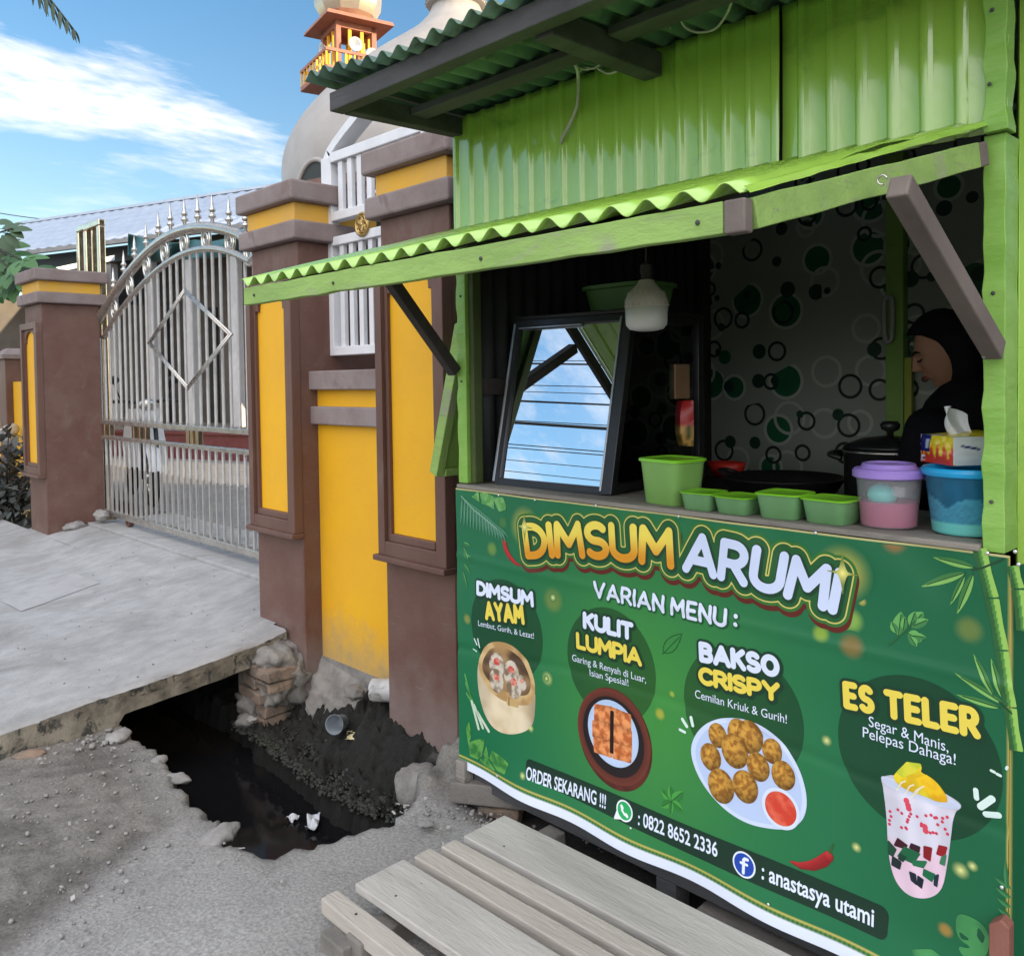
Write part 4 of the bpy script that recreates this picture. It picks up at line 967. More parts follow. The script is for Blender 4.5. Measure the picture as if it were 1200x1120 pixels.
# ---- title
base = lambda x: 1.016-.165*(x+1.43)**2
gold1, gold2 = np.array(lin(246, 224, 92)), np.array(lin(224, 150, 34))
def tg(x, z):
    t = np.clip((z-base(x))/.11, 0, 1); t = sm(.15, .85, t)[..., None]; return gold2*(1-t)+gold1*t
R0 = .0126
outs = ((.030, flat(96, 34, 24), 0, (.004, -.013)), (.030, flat(52, 116, 52), 1, (0, 0)), (.0225, flat(216, 204, 110), 2, (0, 0)), (.0190, flat(34, 92, 48), 3, (0, 0)), (.006, flat(24, 66, 40), 4, (.003, -.003)))
lettering('title_lettering', 'DIMSUM', -1.984, -1.402, base, .118, R0, tg, 3, outs, gap=-.001)
lettering('title_lettering', 'ARUMI', -1.372, -.930, base, .118, R0, flat(214, 226, 255), 3.2, outs, gap=-.001, slant=.08)
# star glints at both ends of the title
for (x, y) in ((616.5, 617), (988, 671)):
    c = Bp(x, y); it = []
    def mk(c, r, sx, sz, k):
        cc = np.array(lin(255, 246, 140)); oc = np.array(lin(190, 180, 60))
        def f(px, pz): return (np.abs((px-c[0])/sx))**.55+(np.abs((pz-c[1])/sz))**.55-1
        def cf(px, pz):
            d = np.clip(np.hypot(px-c[0], pz-c[1])/r, 0, 1)[..., None]; return cc*(1-d)**1.4+(bgcol(px, pz)*.6+oc*.4)*(1-(1-d)**1.4)
        return (f, (c[0]-sx, c[0]+sx, c[1]-sz, c[1]+sz), .0016, cf, k)
    def halo(c, r, k):
        def cf(px, pz):
            d = np.clip(np.hypot(px-c[0], pz-c[1])/r, 0, 1); w = (1-d)[..., None]**1.5
            return bgcol(px, pz)*(1-w)+np.array(lin(240, 226, 96))*w
        return (*circ(c, r), .003, cf, k)
    region([halo(c, .075, 2.2), mk(c, .03, .020, .072, 8.6), mk(c, .03, .060, .012, 8.7)], 'glint')
lettering('subtitle_lettering', 'VARIAN', -1.702, -1.436, .888, .053, .0052, WHT, 3, ((.004, flat(24, 84, 46), 0, (.002, -.002)),), gap=.004)
lettering('subtitle_lettering', 'MENU', -1.416, -1.232, .888, .053, .0052, WHT, 3, ((.004, flat(24, 84, 46), 0, (.002, -.002)),), gap=.004)
lettering('subtitle_lettering', ':', -1.2125, -1.2, .890, .053, .0062, WHT, 3, ((.004, flat(24, 84, 46), 0, (.002, -.002)),))
# ---- dish names
def names(t, x0, y0, x1, y1, xt, yt, col, r=.0085, k=4):
    a, c, tp = Bp(x0, y0), Bp(x1, y1), Bp(xt, yt)
    s = (c[1]-a[1])/(c[0]-a[0]); H = tp[1]-(a[1]+s*(tp[0]-a[0]))
    lettering('dish_name', t, a[0]-.002, c[0]+.002, lambda x: a[1]+s*(x-a[0]), H, r, col, k, ((.0085, DKG, 0, (.0015, -.0015)),), gap=-.001, st=.0015)
names('DIMSUM', 560, 697, 626, 711.5, 560, 679.5, WHT, .0070)
names('AYAM', 570.5, 726, 615.5, 732, 571, 703.5, YEL, .0074)
names('KULIT', 683.5, 736.5, 742, 751, 683.5, 716, WHT, .0074)
names('LUMPIA', 675.5, 760, 752, 781, 675.5, 740, YEL, .0066)
names('BAKSO', 821.5, 775, 914, 794.5, 821.5, 750.5, WHT, .0077)
names('CRISPY', 820.5, 801, 914, 823, 820.5, 779.5, YEL, .0068)
a, c = Bp(988, 830), Bp(1150, 866.5); s_ = (c[1]-a[1])/(c[0]-a[0])
xe = Bp(1025, 838)[0]; xt = Bp(1036, 840)[0]
for tx, xa, xb in (('ES', a[0], xe), ('TELER', xt, c[0])):
    lettering('dish_name', tx, xa, xb, lambda x: a[1]+s_*(x-a[0]), .068, .0080, YEL, 4, ((.0085, DKG, 0, (.0015, -.0015)),), gap=.001, st=.0015)
for tx, p0, p1, H in (('Lembut, Gurih, & Lezat!', (561.5, 732.5), (626, 748), .020), ('Garing & Renyah di Luar,', (670, 774), (757.5, 800), .022), ('Isian Spesial!', (690, 792), (736, 804), .022),
        ('Cemilan Kriuk & Gurih!', (815.5, 816.5), (922, 847.5), .0235), ('Segar & Manis,', (1017.5, 851), (1111.5, 881), .026), ('Pelepas Dahaga!', (1010.5, 863.5), (1120, 896), .026)):
    typeset('dish_line', tx, p0, p1, H, WHT, 5, .0)
# ---- order bar
def pill(name, px, rnd, col, k): return region([(*polyg(px, rnd), .004, col, k)], name)
pill('order_bar', [(622, 896.5), (800, 971.5), (900, 1013.5), (1031, 1070.5), (1030, 1089), (900, 1031.5), (800, 987.5), (622, 904)], .020, flat(18, 50, 36), 2)
typeset('bar_lettering', 'ORDER SEKARANG !!!', (618, 911.5), (710, 947), .043, WHT, 4, .018)
typeset('bar_lettering', ': 0822 8652 2336', (748.5, 965), (842, 1003), .041, WHT, 4, .018)
typeset('bar_lettering', ': anastasya utami', (893.5, 1028), (1024, 1085.5), .043, WHT, 4, .018)
# messenger icon
c = Bp(732, 949.5); r = .031
it = [(*circ(c, r), .002, flat(232, 240, 240), 3), (*polyg([(c[0]-.028, c[1]-.010), (c[0]-.036, c[1]-.034), (c[0]-.008, c[1]-.026)], .002, True), .002, flat(232, 240, 240), 3.2), (*circ(c, r*.84), .002, flat(40, 170, 96), 4)]
it.append((*pline([(c[0]-.011, c[1]+.011), (c[0]-.009, c[1]-.001), (c[0]+.001, c[1]-.010), (c[0]+.012, c[1]-.012)], .0035, True), .0012, flat(236, 242, 242), 5))
it.append((*pline([(c[0]-.011, c[1]+.010), (c[0]-.008, c[1]+.006)], .005, True), .0012, flat(236, 242, 242), 5.3))
it.append((*pline([(c[0]+.007, c[1]-.009), (c[0]+.011, c[1]-.012)], .005, True), .0012, flat(236, 242, 242), 5.6))
region(it, 'phone_icon')
c = Bp(872.8, 1012); r = .0335
it = [(*circ(c, r), .002, flat(226, 234, 246), 3), (*circ(c, r*.86), .002, flat(28, 70, 170), 4)]
it.append((*pline([(c[0]+.010, c[1]+.0165), (c[0]+.003, c[1]+.0165), (c[0]-.001, c[1]+.012), (c[0]-.001, c[1]-.021)], .0042, True), .0012, flat(226, 234, 246), 5))
it.append((*pline([(c[0]-.009, c[1]+.0025), (c[0]+.009, c[1]+.0025)], .0036, True), .0012, flat(226, 234, 246), 5.3))
region(it, 'social_icon')

# ---- dishes
def ncol(c1, c2, s, lo=-.35, hi=.4, seed=0.):
    c1, c2 = np.array(lin(*c1)), np.array(lin(*c2))
    def f(x, z):
        v = np.array([noise.fractal(Vector((float(a)*s, float(b_)*s, seed)), 1, 2, 3) for a, b_ in zip(np.ravel(x), np.ravel(z))]).reshape(np.shape(x))
        t = sm(lo, hi, v)[..., None]; return c1*(1-t)+c2*t
    return f
def radial(c, r, c1, c2, p=1.):
    c1, c2 = np.array(lin(*c1)), np.array(lin(*c2))
    def f(x, z):
        d = (np.clip(np.hypot(x-c[0], z-c[1])/r, 0, 1)**p)[..., None]; return c1*(1-d)+c2*d
    return f
# bamboo steamer with four dumplings
it = [(*polyg([(563, 772), (561, 790), (563, 812), (568, 832), (576, 848), (586, 856), (598, 859), (612, 857), (622, 851), (626, 838), (626.5, 800)], .004), .004, lambda x, z: ncol((226, 210, 178), (204, 184, 148), 9)(x, z)*(1.05-.42*sm(-2.04, -1.955, x)**2)[..., None]*(1-.25*sm(-2.15, -2.2, x))[..., None], 2.2)]
cst = Bp(594, 789)
it += [(*polyg([(562, 776), (566, 762), (575, 753), (587, 752), (600, 756), (613, 768), (622, 784), (627, 803), (625, 822), (616, 826), (600, 823), (585, 817), (572, 804), (564, 790)], .003), .003, ncol((206, 176, 124), (176, 140, 90), 14), 3)]
it += [(*polyg([(566, 779), (570, 765), (579, 758), (590, 758), (603, 764), (614, 777), (621, 793), (622, 808), (617, 815), (603, 813), (588, 808), (575, 798), (568, 788)], .001), .003, ncol((84, 62, 46), (170, 136, 92), 7), 4)]
for i, (x, y, q) in enumerate(((583, 779, .036), (600, 789, .037), (583, 797, .034), (603, 803, .036), (612, 800, .022))):
    c = Bp(x, y)
    it.append((*circ(c, q*1.0, q*1.2), .0024, ncol((206, 196, 178), (128, 106, 84), 34, seed=i), 5+.3*i)); it.append((*circ((c[0], c[1]+q*.35), q*.42, q*.36), .0024, ncol((196, 70, 66), (222, 150, 130), 60, seed=i+3), 5.15+.3*i))
it += [(*polyg([(595, 817), (608, 820.5), (608, 829), (595, 825)], 0), .003, flat(196, 164, 110), 7), (*pline([(597.5, 817), (597.5, 826)], .002), .002, flat(90, 66, 40), 7.4)]
region(it, 'steamer_picture')
# spring rolls on a plate in a dark wooden bowl
def ell(cx, cy, xl, xr_, yt, yb):   # plane ellipse from its pixel extent
    c = Bp(cx, cy); return c, xr(xl, xr_, cy), None
c1 = Bp(718, 863); rx = xr(675, 762, 863)
it = [(*circ((c1[0]+.004, c1[1]-.006), rx*1.0, rx*1.06), .004, ncol((92, 40, 30), (58, 24, 20), 12), 2.4), (*circ(c1, rx*.99, rx*.99), .004, radial(c1, rx, (60, 26, 22), (112, 54, 40), 4), 3),
      (*circ(c1, rx*.83), .004, flat(30, 22, 24), 4), (*circ((c1[0]+.000, c1[1]+.010), rx*.69), .004, radial(c1, rx*.7, (206, 220, 244), (176, 200, 232), 3), 5)]
for i, q in enumerate(([(697.5, 826), (717, 829), (717, 847), (697, 843)], [(719, 830), (739, 838), (739, 855), (719, 848)], [(695, 845), (716, 848), (716, 868), (695, 862)], [(719, 849), (740, 857), (740, 876), (719, 869)], [(696, 865), (716, 869), (716, 886), (697, 880)], [(719, 871), (740, 877), (739, 892), (719, 887)])):
    qc = np.mean([Bp(*p) for p in q], axis=0)
    def rc(x, z, qc=qc, i=i):
        d = np.clip(np.abs(z-qc[1])/.034, 0, 1)[..., None]; return ncol((230, 150, 92), (178, 92, 44), 44, seed=i)(x, z)*(1.12-.55*d**2)
    it.append((*polyg(q, .004), .0022, rc, 6+.25*i))
it.append((*polyg([(715.3, 832), (719.6, 833), (719.2, 883), (714.8, 882)], 0), .003, flat(24, 18, 18), 8))
region(it, 'spring_roll_picture')
# fried meatballs on a white plate with chilli sauce
pl = [(811, 880), (816, 862), (829, 848), (848, 842), (872, 843), (896, 853), (917, 872), (933, 896), (942, 922), (944, 946), (937, 963), (922, 970), (902, 969), (876, 963), (852, 948), (832, 927), (818, 904)]
it = [(*polyg(pl, .004), .004, flat(206, 220, 248), 3), (*polyg([(x*.93+877*.07, y*.93+905*.07) for x, y in pl], .002), .004, flat(186, 204, 238), 4)]
for i, (x, y, q) in enumerate(((842, 861, .030), (866, 858, .034), (879, 863, .040), (905, 880, .029), (834, 886, .034), (862, 879, .042), (889, 898, .034), (918, 908, .034), (846, 920, .042), (874, 921, .039))):
    q *= 1.0; c = Bp(x, y); w = (q*.95, q*1.1)
    def cf(px, pz, c=c, q=q, i=i):
        b_ = ncol((204, 152, 62), (150, 98, 34), 90, seed=i*1.7)(px, pz); d = np.clip(np.hypot(px-c[0]+q*.2, pz-c[1]-q*.25)/(q*1.25), 0, 1)[..., None]; return b_*(1.18-.80*d**1.5)
    it.append((*circ(c, *w), .0024, cf, 5+.28*i))
c = Bp(915, 947); it += [(*circ(c, .052), .003, flat(214, 226, 248), 8), (*circ(c, .043), .003, ncol((206, 64, 44), (226, 104, 78), 26), 8.4)]
region(it, 'meatball_picture')
# layered iced dessert in a clear cup
cup = [(1031, 911), (1052, 908), (1098, 925), (1125, 940), (1126, 946), (1117, 950), (1113, 985), (1108, 1020), (1104, 1038), (1096, 1048), (1082, 1052), (1065, 1049), (1051, 1035), (1044, 1015), (1041, 990), (1040, 960), (1036, 925)]
def cupc(x, z):
    zz = np.clip((z-.235)/.26, 0, 1); a = np.array(lin(226, 196, 214)); b_ = np.array(lin(196, 188, 200)); d = np.array(lin(214, 212, 226))
    xx = (x-Bp(1078, 980)[0])/.075; sh = (1.02-.20*np.abs(xx)**2.2+.06*np.sin(xx*9+z*20))[..., None]
    t = sm(.35, .6, zz)[..., None]; t2 = sm(.9, 1., zz)[..., None]; return ((b_*(1-t)+a*t)*(1-t2)+d*t2)*sh
it = [(*polyg(cup, .002), .004, cupc, 3)]
it.append((*polyg([(1031, 911), (1036, 909), (1098, 929), (1126, 941), (1125, 947), (1115, 948), (1085, 940), (1037, 921)], .001), .003, flat(206, 214, 236), 4))
for i, q in enumerate(([(1046, 912), (1055, 902), (1066, 895), (1080, 897), (1076, 905), (1092, 912), (1104, 925), (1111, 938), (1098, 938), (1083, 931), (1062, 925)], [(1075, 913), (1086, 909), (1100, 922), (1109, 938), (1096, 936)], [(1052, 905), (1063, 894), (1078, 896), (1072, 903), (1058, 909)])):
    it.append((*polyg(q, .003), .0024, ncol(((236, 212, 44), (242, 200, 30), (220, 214, 60))[i], ((216, 176, 24), (230, 170, 20), (190, 200, 50))[i], 22, seed=i), 5+.3*i))
for i, (x, y) in enumerate(((1056, 922), (1066, 926), (1074, 930), (1078, 928))): it.append((*pline([(x-6, y+4), (x, y-5), (x+5, y-7)], .0016), .0014, flat(236, 230, 200), 6+.2*i))
rr = random.Random(5)
for i in range(30):
    x = rr.uniform(1042, 1112); y = rr.uniform(945, 968)+(x-1040)*.16; it.append((*circ(Bp(x, y), .0036), .0018, flat(206, 60, 84), 4.4+.02*i))
for i, (x, y) in enumerate(((1064, 943), (1065, 947), (1084, 968), (1085, 973), (1062, 938))): it.append((*circ(Bp(x, y), .0065), .002, flat(216, 70, 90), 5.2+.05*i))
for i, (q, col) in enumerate((([(1083, 991), (1092, 993), (1090, 1008), (1083, 1004)], (130, 20, 30)), ([(1101, 990), (1110, 992), (1107, 1003), (1098, 1000)], (150, 24, 36)), ([(1052, 982), (1063, 990), (1060, 994), (1048, 990)], (60, 16, 30)), ([(1068, 988), (1078, 992), (1077, 998), (1066, 993)], (50, 20, 34)),
        ([(1060, 992), (1078, 1000), (1070, 1011), (1052, 1003)], (22, 96, 60)), ([(1041, 985), (1050, 995), (1046, 1003), (1041, 1000)], (24, 70, 50)), ([(1070, 1008), (1086, 1009), (1082, 1016), (1070, 1013)], (30, 110, 70)), ([(1083, 1018), (1096, 1024), (1092, 1032), (1082, 1025)], (20, 104, 66)), ([(1104, 1004), (1109, 1001), (1107, 1013), (1102, 1011)], (60, 120, 86)),
        ([(1046, 1003), (1056, 1010), (1054, 1018), (1045, 1013)], (26, 40, 44)), ([(1066, 1021), (1073, 1024), (1074, 1036), (1068, 1031)], (20, 34, 50)), ([(1076, 1026), (1082, 1030), (1080, 1040), (1075, 1036)], (18, 30, 46)), ([(1096, 1026), (1100, 1024), (1098, 1038), (1095, 1036)], (26, 44, 60)), ([(1055, 1000), (1062, 1004), (1058, 1009), (1053, 1006)], (16, 60, 44)))):
    it.append((*polyg(q, .0015), .002, flat(*col), 5+.12*i))
region(it, 'dessert_picture')
# ---- splashes, chillies, leaves
it = []
for i, (a_, b_, w) in enumerate((((560, 755), (557, 748), .0028), ((563, 758), (561, 748), .0028), ((559, 763), (555, 760), .0022), ((806, 850), (801, 842), .005), ((813, 849), (811, 840), .005), ((804, 857), (798, 854), .004), ((1145, 934), (1144, 925), .0055), ((1150, 944), (1163, 935), .0075), ((1156, 953), (1171, 954), .0065), ((1162, 902), (1166, 904), .003), ((1169, 906), (1173, 908), .003), ((1180, 900), (1181, 898), .003))):
    p0, p1 = Bp(*a_), Bp(*b_); it.append((*strokes([(*p0, *p1)], w), .0016, flat(214, 236, 228), 6+.05*i))
for q in it: region([q], 'splash_mark')
it = []
for (pts, ws, sg) in (([(592, 634), (594, 644), (599, 653), (606, 660), (612, 663)], (.009, .010, .009, .006, .002), [(592, 634), (590, 629)]), ([(927, 1009), (938, 1014), (952, 1014), (964, 1009), (972, 1002)], (.003, .008, .012, .014, .012), [(971, 1000), (974, 994), (976, 989)])):
    P_ = [Bp(*p) for p in pts]
    for i in range(len(P_)-1):
        n_ = 6
        for k in range(n_):
            t = k/n_; p = (P_[i][0]+(P_[i+1][0]-P_[i][0])*t, P_[i][1]+(P_[i+1][1]-P_[i][1])*t); w = ws[i]+(ws[i+1]-ws[i])*t
            it.append((*circ(p, w), .0022, radial((p[0]-w*.2, p[1]+w*.5), w*1.6, (198, 50, 52), (120, 18, 22)), 6+.02*(len(it) % 40)))
    it.append((*pline(sg, .0018), .0014, flat(60, 90, 40), 7)); region(it, 'chilli_picture'); it = []
it = []; kk = [3.0]
def L_(p0, p1, w, c1, c2=None, vein=True, bend=0., dk=.06):
    kk[0] += dk if kk[0] < 8 else -3
    pts = leafpoly(p0, p1, w, bend=bend); a_, b_ = np.array(Bp(*p0)), np.array(Bp(*p1)); d = (b_-a_); d = d/np.hypot(*d); nn = np.array([-d[1], d[0]])
    cA, cB = np.array(lin(*c1)), np.array(lin(*(c2 or tuple(int(v*.6) for v in c1))))
    def cf(x, z):
        s = (x-a_[0])*nn[0]+(z-a_[1])*nn[1]; t = sm(-w*.25, w*.25, s)[..., None]; return cA*t+cB*(1-t)
    it.append((*polyg(pts, 0, True), max(.0016, w*.22), cf, kk[0]))
    if vein: it.append((*pline([p0, (p0[0]*.15+p1[0]*.85, p0[1]*.15+p1[1]*.85)], .0011), .0012, flat(24, 70, 34), kk[0]+.04))
# bamboo on the right
def stem(px, w0, w1):
    for i in range(len(px)-1):
        a_, b_ = Bp(*px[i]), Bp(*px[i+1]); d = np.array(b_)-np.array(a_); d = d/np.hypot(*d); nn = np.array([-d[1], d[0]]); w = w0+(w1-w0)*i/len(px)
        g = .0025
        pts = [tuple(np.array(a_)+nn*w*1.1+d*g), tuple(np.array(a_)-nn*w*1.1+d*g), tuple((np.array(a_)+np.array(b_))/2-nn*w*.92), tuple(np.array(b_)-nn*w*1.08-d*g), tuple(np.array(b_)+nn*w*1.08-d*g), tuple((np.array(a_)+np.array(b_))/2+nn*w*.92)]
        c1_, c2_, c3_ = np.array(lin(150, 196, 92)), np.array(lin(78, 136, 60)), np.array(lin(44, 96, 50))
        def cf(x, z, a_=a_, nn=nn, w=w):
            s = ((x-a_[0])*nn[0]+(z-a_[1])*nn[1])/w; t = np.clip((s+1)/2, 0, 1)[..., None]; return np.where(t > .6, c1_, np.where(t > .35, c2_, c3_))
        it.append((*polyg(pts, .001, True), .0024, cf, 4+.1*i))
stem([(1147, 642), (1162, 701), (1174, 762), (1184, 828), (1192, 880)], .0125, .010)
stem([(1186, 662), (1193, 690), (1199, 740)], .011, .011)
for a_, b_, w in (((1142, 665), (1091, 653), .0085), ((1131, 671), (1077, 688), .0095), ((1140, 672), (1120, 721), .009), ((1130, 674), (1112, 710), .006), ((1178, 825), (1118, 787), .008), ((1173, 829), (1120, 813), .0075), ((1165, 815), (1140, 765), .0075), ((1175, 818), (1161, 770), .0075)):
    L_(a_, b_, w, (132, 186, 96), (62, 122, 64))
it.append((*pline([(1139, 668), (1152, 665), (1176, 655)], .0022), .0016, flat(30, 70, 40), 5)); it.append((*pline([(1172, 822), (1186, 835)], .002), .0016, flat(30, 70, 40), 5))
region(it, 'bamboo_picture'); it = []
# parsley sprig
for a_, b_, w in (((1052, 745), (1056, 716), .016), ((1066, 735), (1082, 717), .018), ((1063, 742), (1080, 752), .016), ((1050, 742), (1044, 728), .009), ((1058, 738), (1060, 722), .008), ((1070, 733), (1088, 726), .010), ((1066, 733), (1072, 716), .010), ((1066, 746), (1074, 758), .010), ((1070, 745), (1085, 747), .008)): L_(a_, b_, w, (104, 172, 92), (64, 128, 72))
it.append((*pline([(1041, 756), (1053, 746), (1072, 728)], .0016), .0014, flat(40, 100, 56), 7))
region(it, 'parsley_picture'); it = []
# mint sprig, line-drawn leaf
for a_, b_, w in (((788, 938), (775, 924), .013), ((788, 938), (786, 919), .012), ((788, 938), (802, 926), .013), ((788, 938), (775, 945), .012), ((788, 938), (803, 950), .013), ((788, 938), (787, 955), .008)): L_(a_, b_, w, (70, 156, 66), (44, 120, 52))
region(it, 'mint_picture'); it = []
lf = leafpoly((778, 764), (800, 742), .017); lf = lf+[lf[0]]
it.append((*strokes([(*lf[i], *lf[i+1]) for i in range(len(lf)-1)], .0011), .0012, flat(26, 92, 40), 4)); it.append((*pline([(777, 766), (797, 746)], .001), .0012, flat(26, 92, 40), 4.2))
region(it, 'leaf_outline'); it = []
# palm leaves in the top left corner, banana leaf
for i in range(15):
    t = i/14; x = 542+44*t; y = 582+36*t; L_((x, y), (x-2+10*t, y+34-16*t), .006, (96, 150, 120), (60, 120, 92), False); L_((x, y), (x+14-2*t, y+20-8*t), .005, (88, 146, 112), (54, 112, 84), False)
it.append((*pline([(541, 581), (556, 598), (572, 611), (585, 621)], .002), .0016, flat(130, 170, 150), 6))
for q in ([(553, 582), (560, 576), (561, 588)], [(562, 577), (570, 578), (577, 594), (564, 590)], [(571, 579), (578, 582), (579, 596), (574, 594)], [(578, 583), (590, 583), (594, 592), (593, 597), (586, 599), (581, 590)]): it.append((*polyg(q, .001), .0022, ncol((120, 180, 104), (84, 150, 76), 40), 4.4))
for a_, b_, w in (((543, 636), (552, 640), .007), ((543, 650), (553, 653), .007), ((542, 640), (551, 660), .007), ((543, 660), (552, 672), .006), ((542, 668), (549, 690), .006)): L_(a_, b_, w, (96, 160, 90), (50, 120, 70))
region(it, 'palm_leaf_picture'); it = []
# spring onions and leaves at the bottom left
for a_, b_ in (((546, 790), (562, 853)), ((547, 800), (567, 852)), ((548, 812), (574, 856))):
    A_, B_ = Bp(*a_), Bp(*b_); mid = ((A_[0]+B_[0])/2, (A_[1]+B_[1])/2)
    it.append((*strokes([(*A_, *mid)], .0042), .002, flat(88, 160, 84), 5)); it.append((*strokes([(*mid, *B_)], .0058), .002, flat(196, 214, 190), 5.3))
region(it, 'spring_onion_picture'); it = []
for q in ([(550, 870), (560, 866), (569, 865), (567, 878), (561, 889), (552, 885)], [(568, 882), (571, 874), (574, 888), (570, 889)], [(575, 888), (578, 879), (590, 887), (597, 894), (593, 906), (584, 902)], [(563, 889), (572, 888), (582, 902), (574, 900)], [(547, 853), (551, 845), (553, 862), (550, 872)]): it.append((*polyg(q, .001), .0024, ncol((96, 160, 76), (50, 118, 58), 30), 4.6))
region(it, 'leaf_picture'); it = []
# monstera and fern, bottom right
it.append((*polyg([(1121, 1070), (1136, 1073), (1152, 1082), (1160, 1096), (1158, 1112), (1150, 1126), (1132, 1122), (1122, 1108), (1136, 1112), (1140, 1108), (1122, 1098)], .002), .004, ncol((70, 146, 84), (46, 112, 66), 12), 4.2))
for q in ([(1126, 1093), (1134, 1099), (1128, 1098)], [(1148, 1088), (1153, 1096), (1151, 1102), (1147, 1096)]): it.append((*polyg(q, .003), .003, flat(20, 84, 54), 4.6))
for i in range(6): L_((1186-i*.3, 1040+i*11), (1166+i*1.2, 1026+i*12), .006, (60, 130, 78), (40, 100, 60), False)
L_((1181, 1040), (1179, 1006), .005, (60, 130, 78), (40, 100, 60), False)
region(it, 'monstera_picture'); it = []
it.append((*polyg([(1070, 1112), (1092, 1112), (1106, 1122), (1100, 1135), (1078, 1128)], .002), .004, ncol((70, 146, 84), (46, 112, 66), 12), 4.3))
region(it, 'leaf_picture')
# tacks
mat('tack', (.8, .8, .8), rough=.25, metal=.6)
for x, y in ((585, 580), (629, 585.5), (699, 592.5), (795, 605), (957, 624), (1157, 648), (1190, 646), (1194, 661), (652, 917), (584.5, 908), (741, 969), (903, 1057), (1175, 1038)):
    X_, Z_ = Bp(x, y); b = MB(); p = bpt(np.array(X_), np.array(Z_), 10); b.ball(p, .0042, 8, 6, (1, .5, 1)); b.build('tack', 'tack', BAN, smooth=True)
# ------------------------------------------------------------------ display case on the counter
mat('black_alu', (.012, .013, .015), (.02, .02, .022), scale=12, rough=.3, spec=.5)
mat('grey_alu', (.45, .46, .48), (.36, .37, .38), scale=12, rough=.3, metal=.8)
def glassmat(name, tint, refl):
    m = bpy.data.materials.new(name); m.use_nodes = True; M[name] = m; n = m.node_tree.nodes; l = m.node_tree.links; n.remove(n['Principled BSDF'])
    g = n.new('ShaderNodeBsdfGlossy'); g.inputs['Roughness'].default_value = .004; g.inputs['Color'].default_value = (.92, .96, 1, 1)
    t = n.new('ShaderNodeBsdfTransparent'); t.inputs['Color'].default_value = (*tint, 1)
    f = n.new('ShaderNodeFresnel'); f.inputs['IOR'].default_value = 1.5
    mr = n.new('ShaderNodeMapRange'); mr.inputs['From Min'].default_value = .04; mr.inputs['To Min'].default_value = refl; mr.inputs['To Max'].default_value = 1.0; l.new(f.outputs[0], mr.inputs['Value'])
    x = n.new('ShaderNodeMixShader'); l.new(mr.outputs[0], x.inputs[0]); l.new(t.outputs[0], x.inputs[1]); l.new(g.outputs[0], x.inputs[2]); l.new(x.outputs[0], n['Material Output'].inputs[0])
glassmat('mirror_glass', (.25, .27, .3), .74); glassmat('side_glass', (.8, .84, .86), .10)
CT = 1.1875
DC = thing('display_case', (-2.0, 2.3, CT), 'black framed glass display case with a slanted front pane on the counter', 'display case')
xL, xR_ = -2.205, -1.700; yb, yt, ybk = 2.085, 2.215, 2.66; zb_, zt_ = CT+.001, 1.765
def dc(name, fn, m, bevel=.003):
    b = MB(); fn(b); return b.build(name, m, DC, bevel=bevel)
sl = (yt-yb)/(zt_-zb_)
def front(b, x0, x1, z0, z1, d=.03, off=0.):
    y0, y1 = yb+sl*(z0-zb_)+off, yb+sl*(z1-zb_)+off
    b.hexa([(x0, y0, z0), (x1, y0, z0), (x1, y0+d, z0), (x0, y0+d, z0), (x0, y1, z1), (x1, y1, z1), (x1, y1+d, z1), (x0, y1+d, z1)])
dc('frame', lambda b: (front(b, xL, xL+.020, zb_, zt_), front(b, xR_-.042, xR_, zb_, zt_), front(b, xL+.02, xR_-.042, zb_, zb_+.022), front(b, xL+.02, xR_-.042, zt_-.024, zt_)), 'black_alu')
dc('rear_stile', lambda b: b.box(xL, xL+.03, ybk-.03, ybk, zb_, zt_), 'black_alu')
dc('rear_frame', lambda b: (b.box(xR_-.03, xR_, ybk-.035, ybk, zb_, zt_), b.box(xR_-.028, xR_-.002, yb+.03, ybk-.035, zb_, zb_+.03), b.box(xR_-.028, xR_-.002, yt+.03, ybk-.035, zt_-.03, zt_)), 'black_alu')
dc('roof_panel', lambda b: b.box(xL, xR_, yt, ybk, zt_+.001, zt_+.014), 'black_alu')
dc('trim', lambda b: (front(b, xL-.006, xL+.004, zb_+.01, zt_-.01, .02, -.004), front(b, xR_-.045, xR_-.038, zb_+.01, zt_-.01, .01, -.004), front(b, xL+.02, xL+.30, zt_-.031, zt_-.025, .01, -.003)), 'grey_alu', .001)
dc('front_pane', lambda b: front(b, xL+.018, xR_-.040, zb_+.020, zt_-.022, .004, .012), 'mirror_glass', 0)
dc('side_pane', lambda b: b.prism([(xR_-.012, yb+.035+sl*.03, zb_+.03), (xR_-.012, ybk-.035, zb_+.03), (xR_-.012, ybk-.035, zt_-.03), (xR_-.012, yt+.025, zt_-.03)], (-.004, 0, 0)), 'side_glass', 0)
dc('shelf', lambda b: b.box(xL+.035, xR_-.035, yb+.12, ybk-.04, 1.472, 1.478), 'side_glass', 0)
dc('base_panel', lambda b: b.box(xL+.032, xR_-.03, yb+.035, ybk-.032, zb_, zb_+.012), 'grey_alu')
DC.rotation_euler = (0, 0, R(3.5)); DC.location = (-2.025, 2.282, CT)
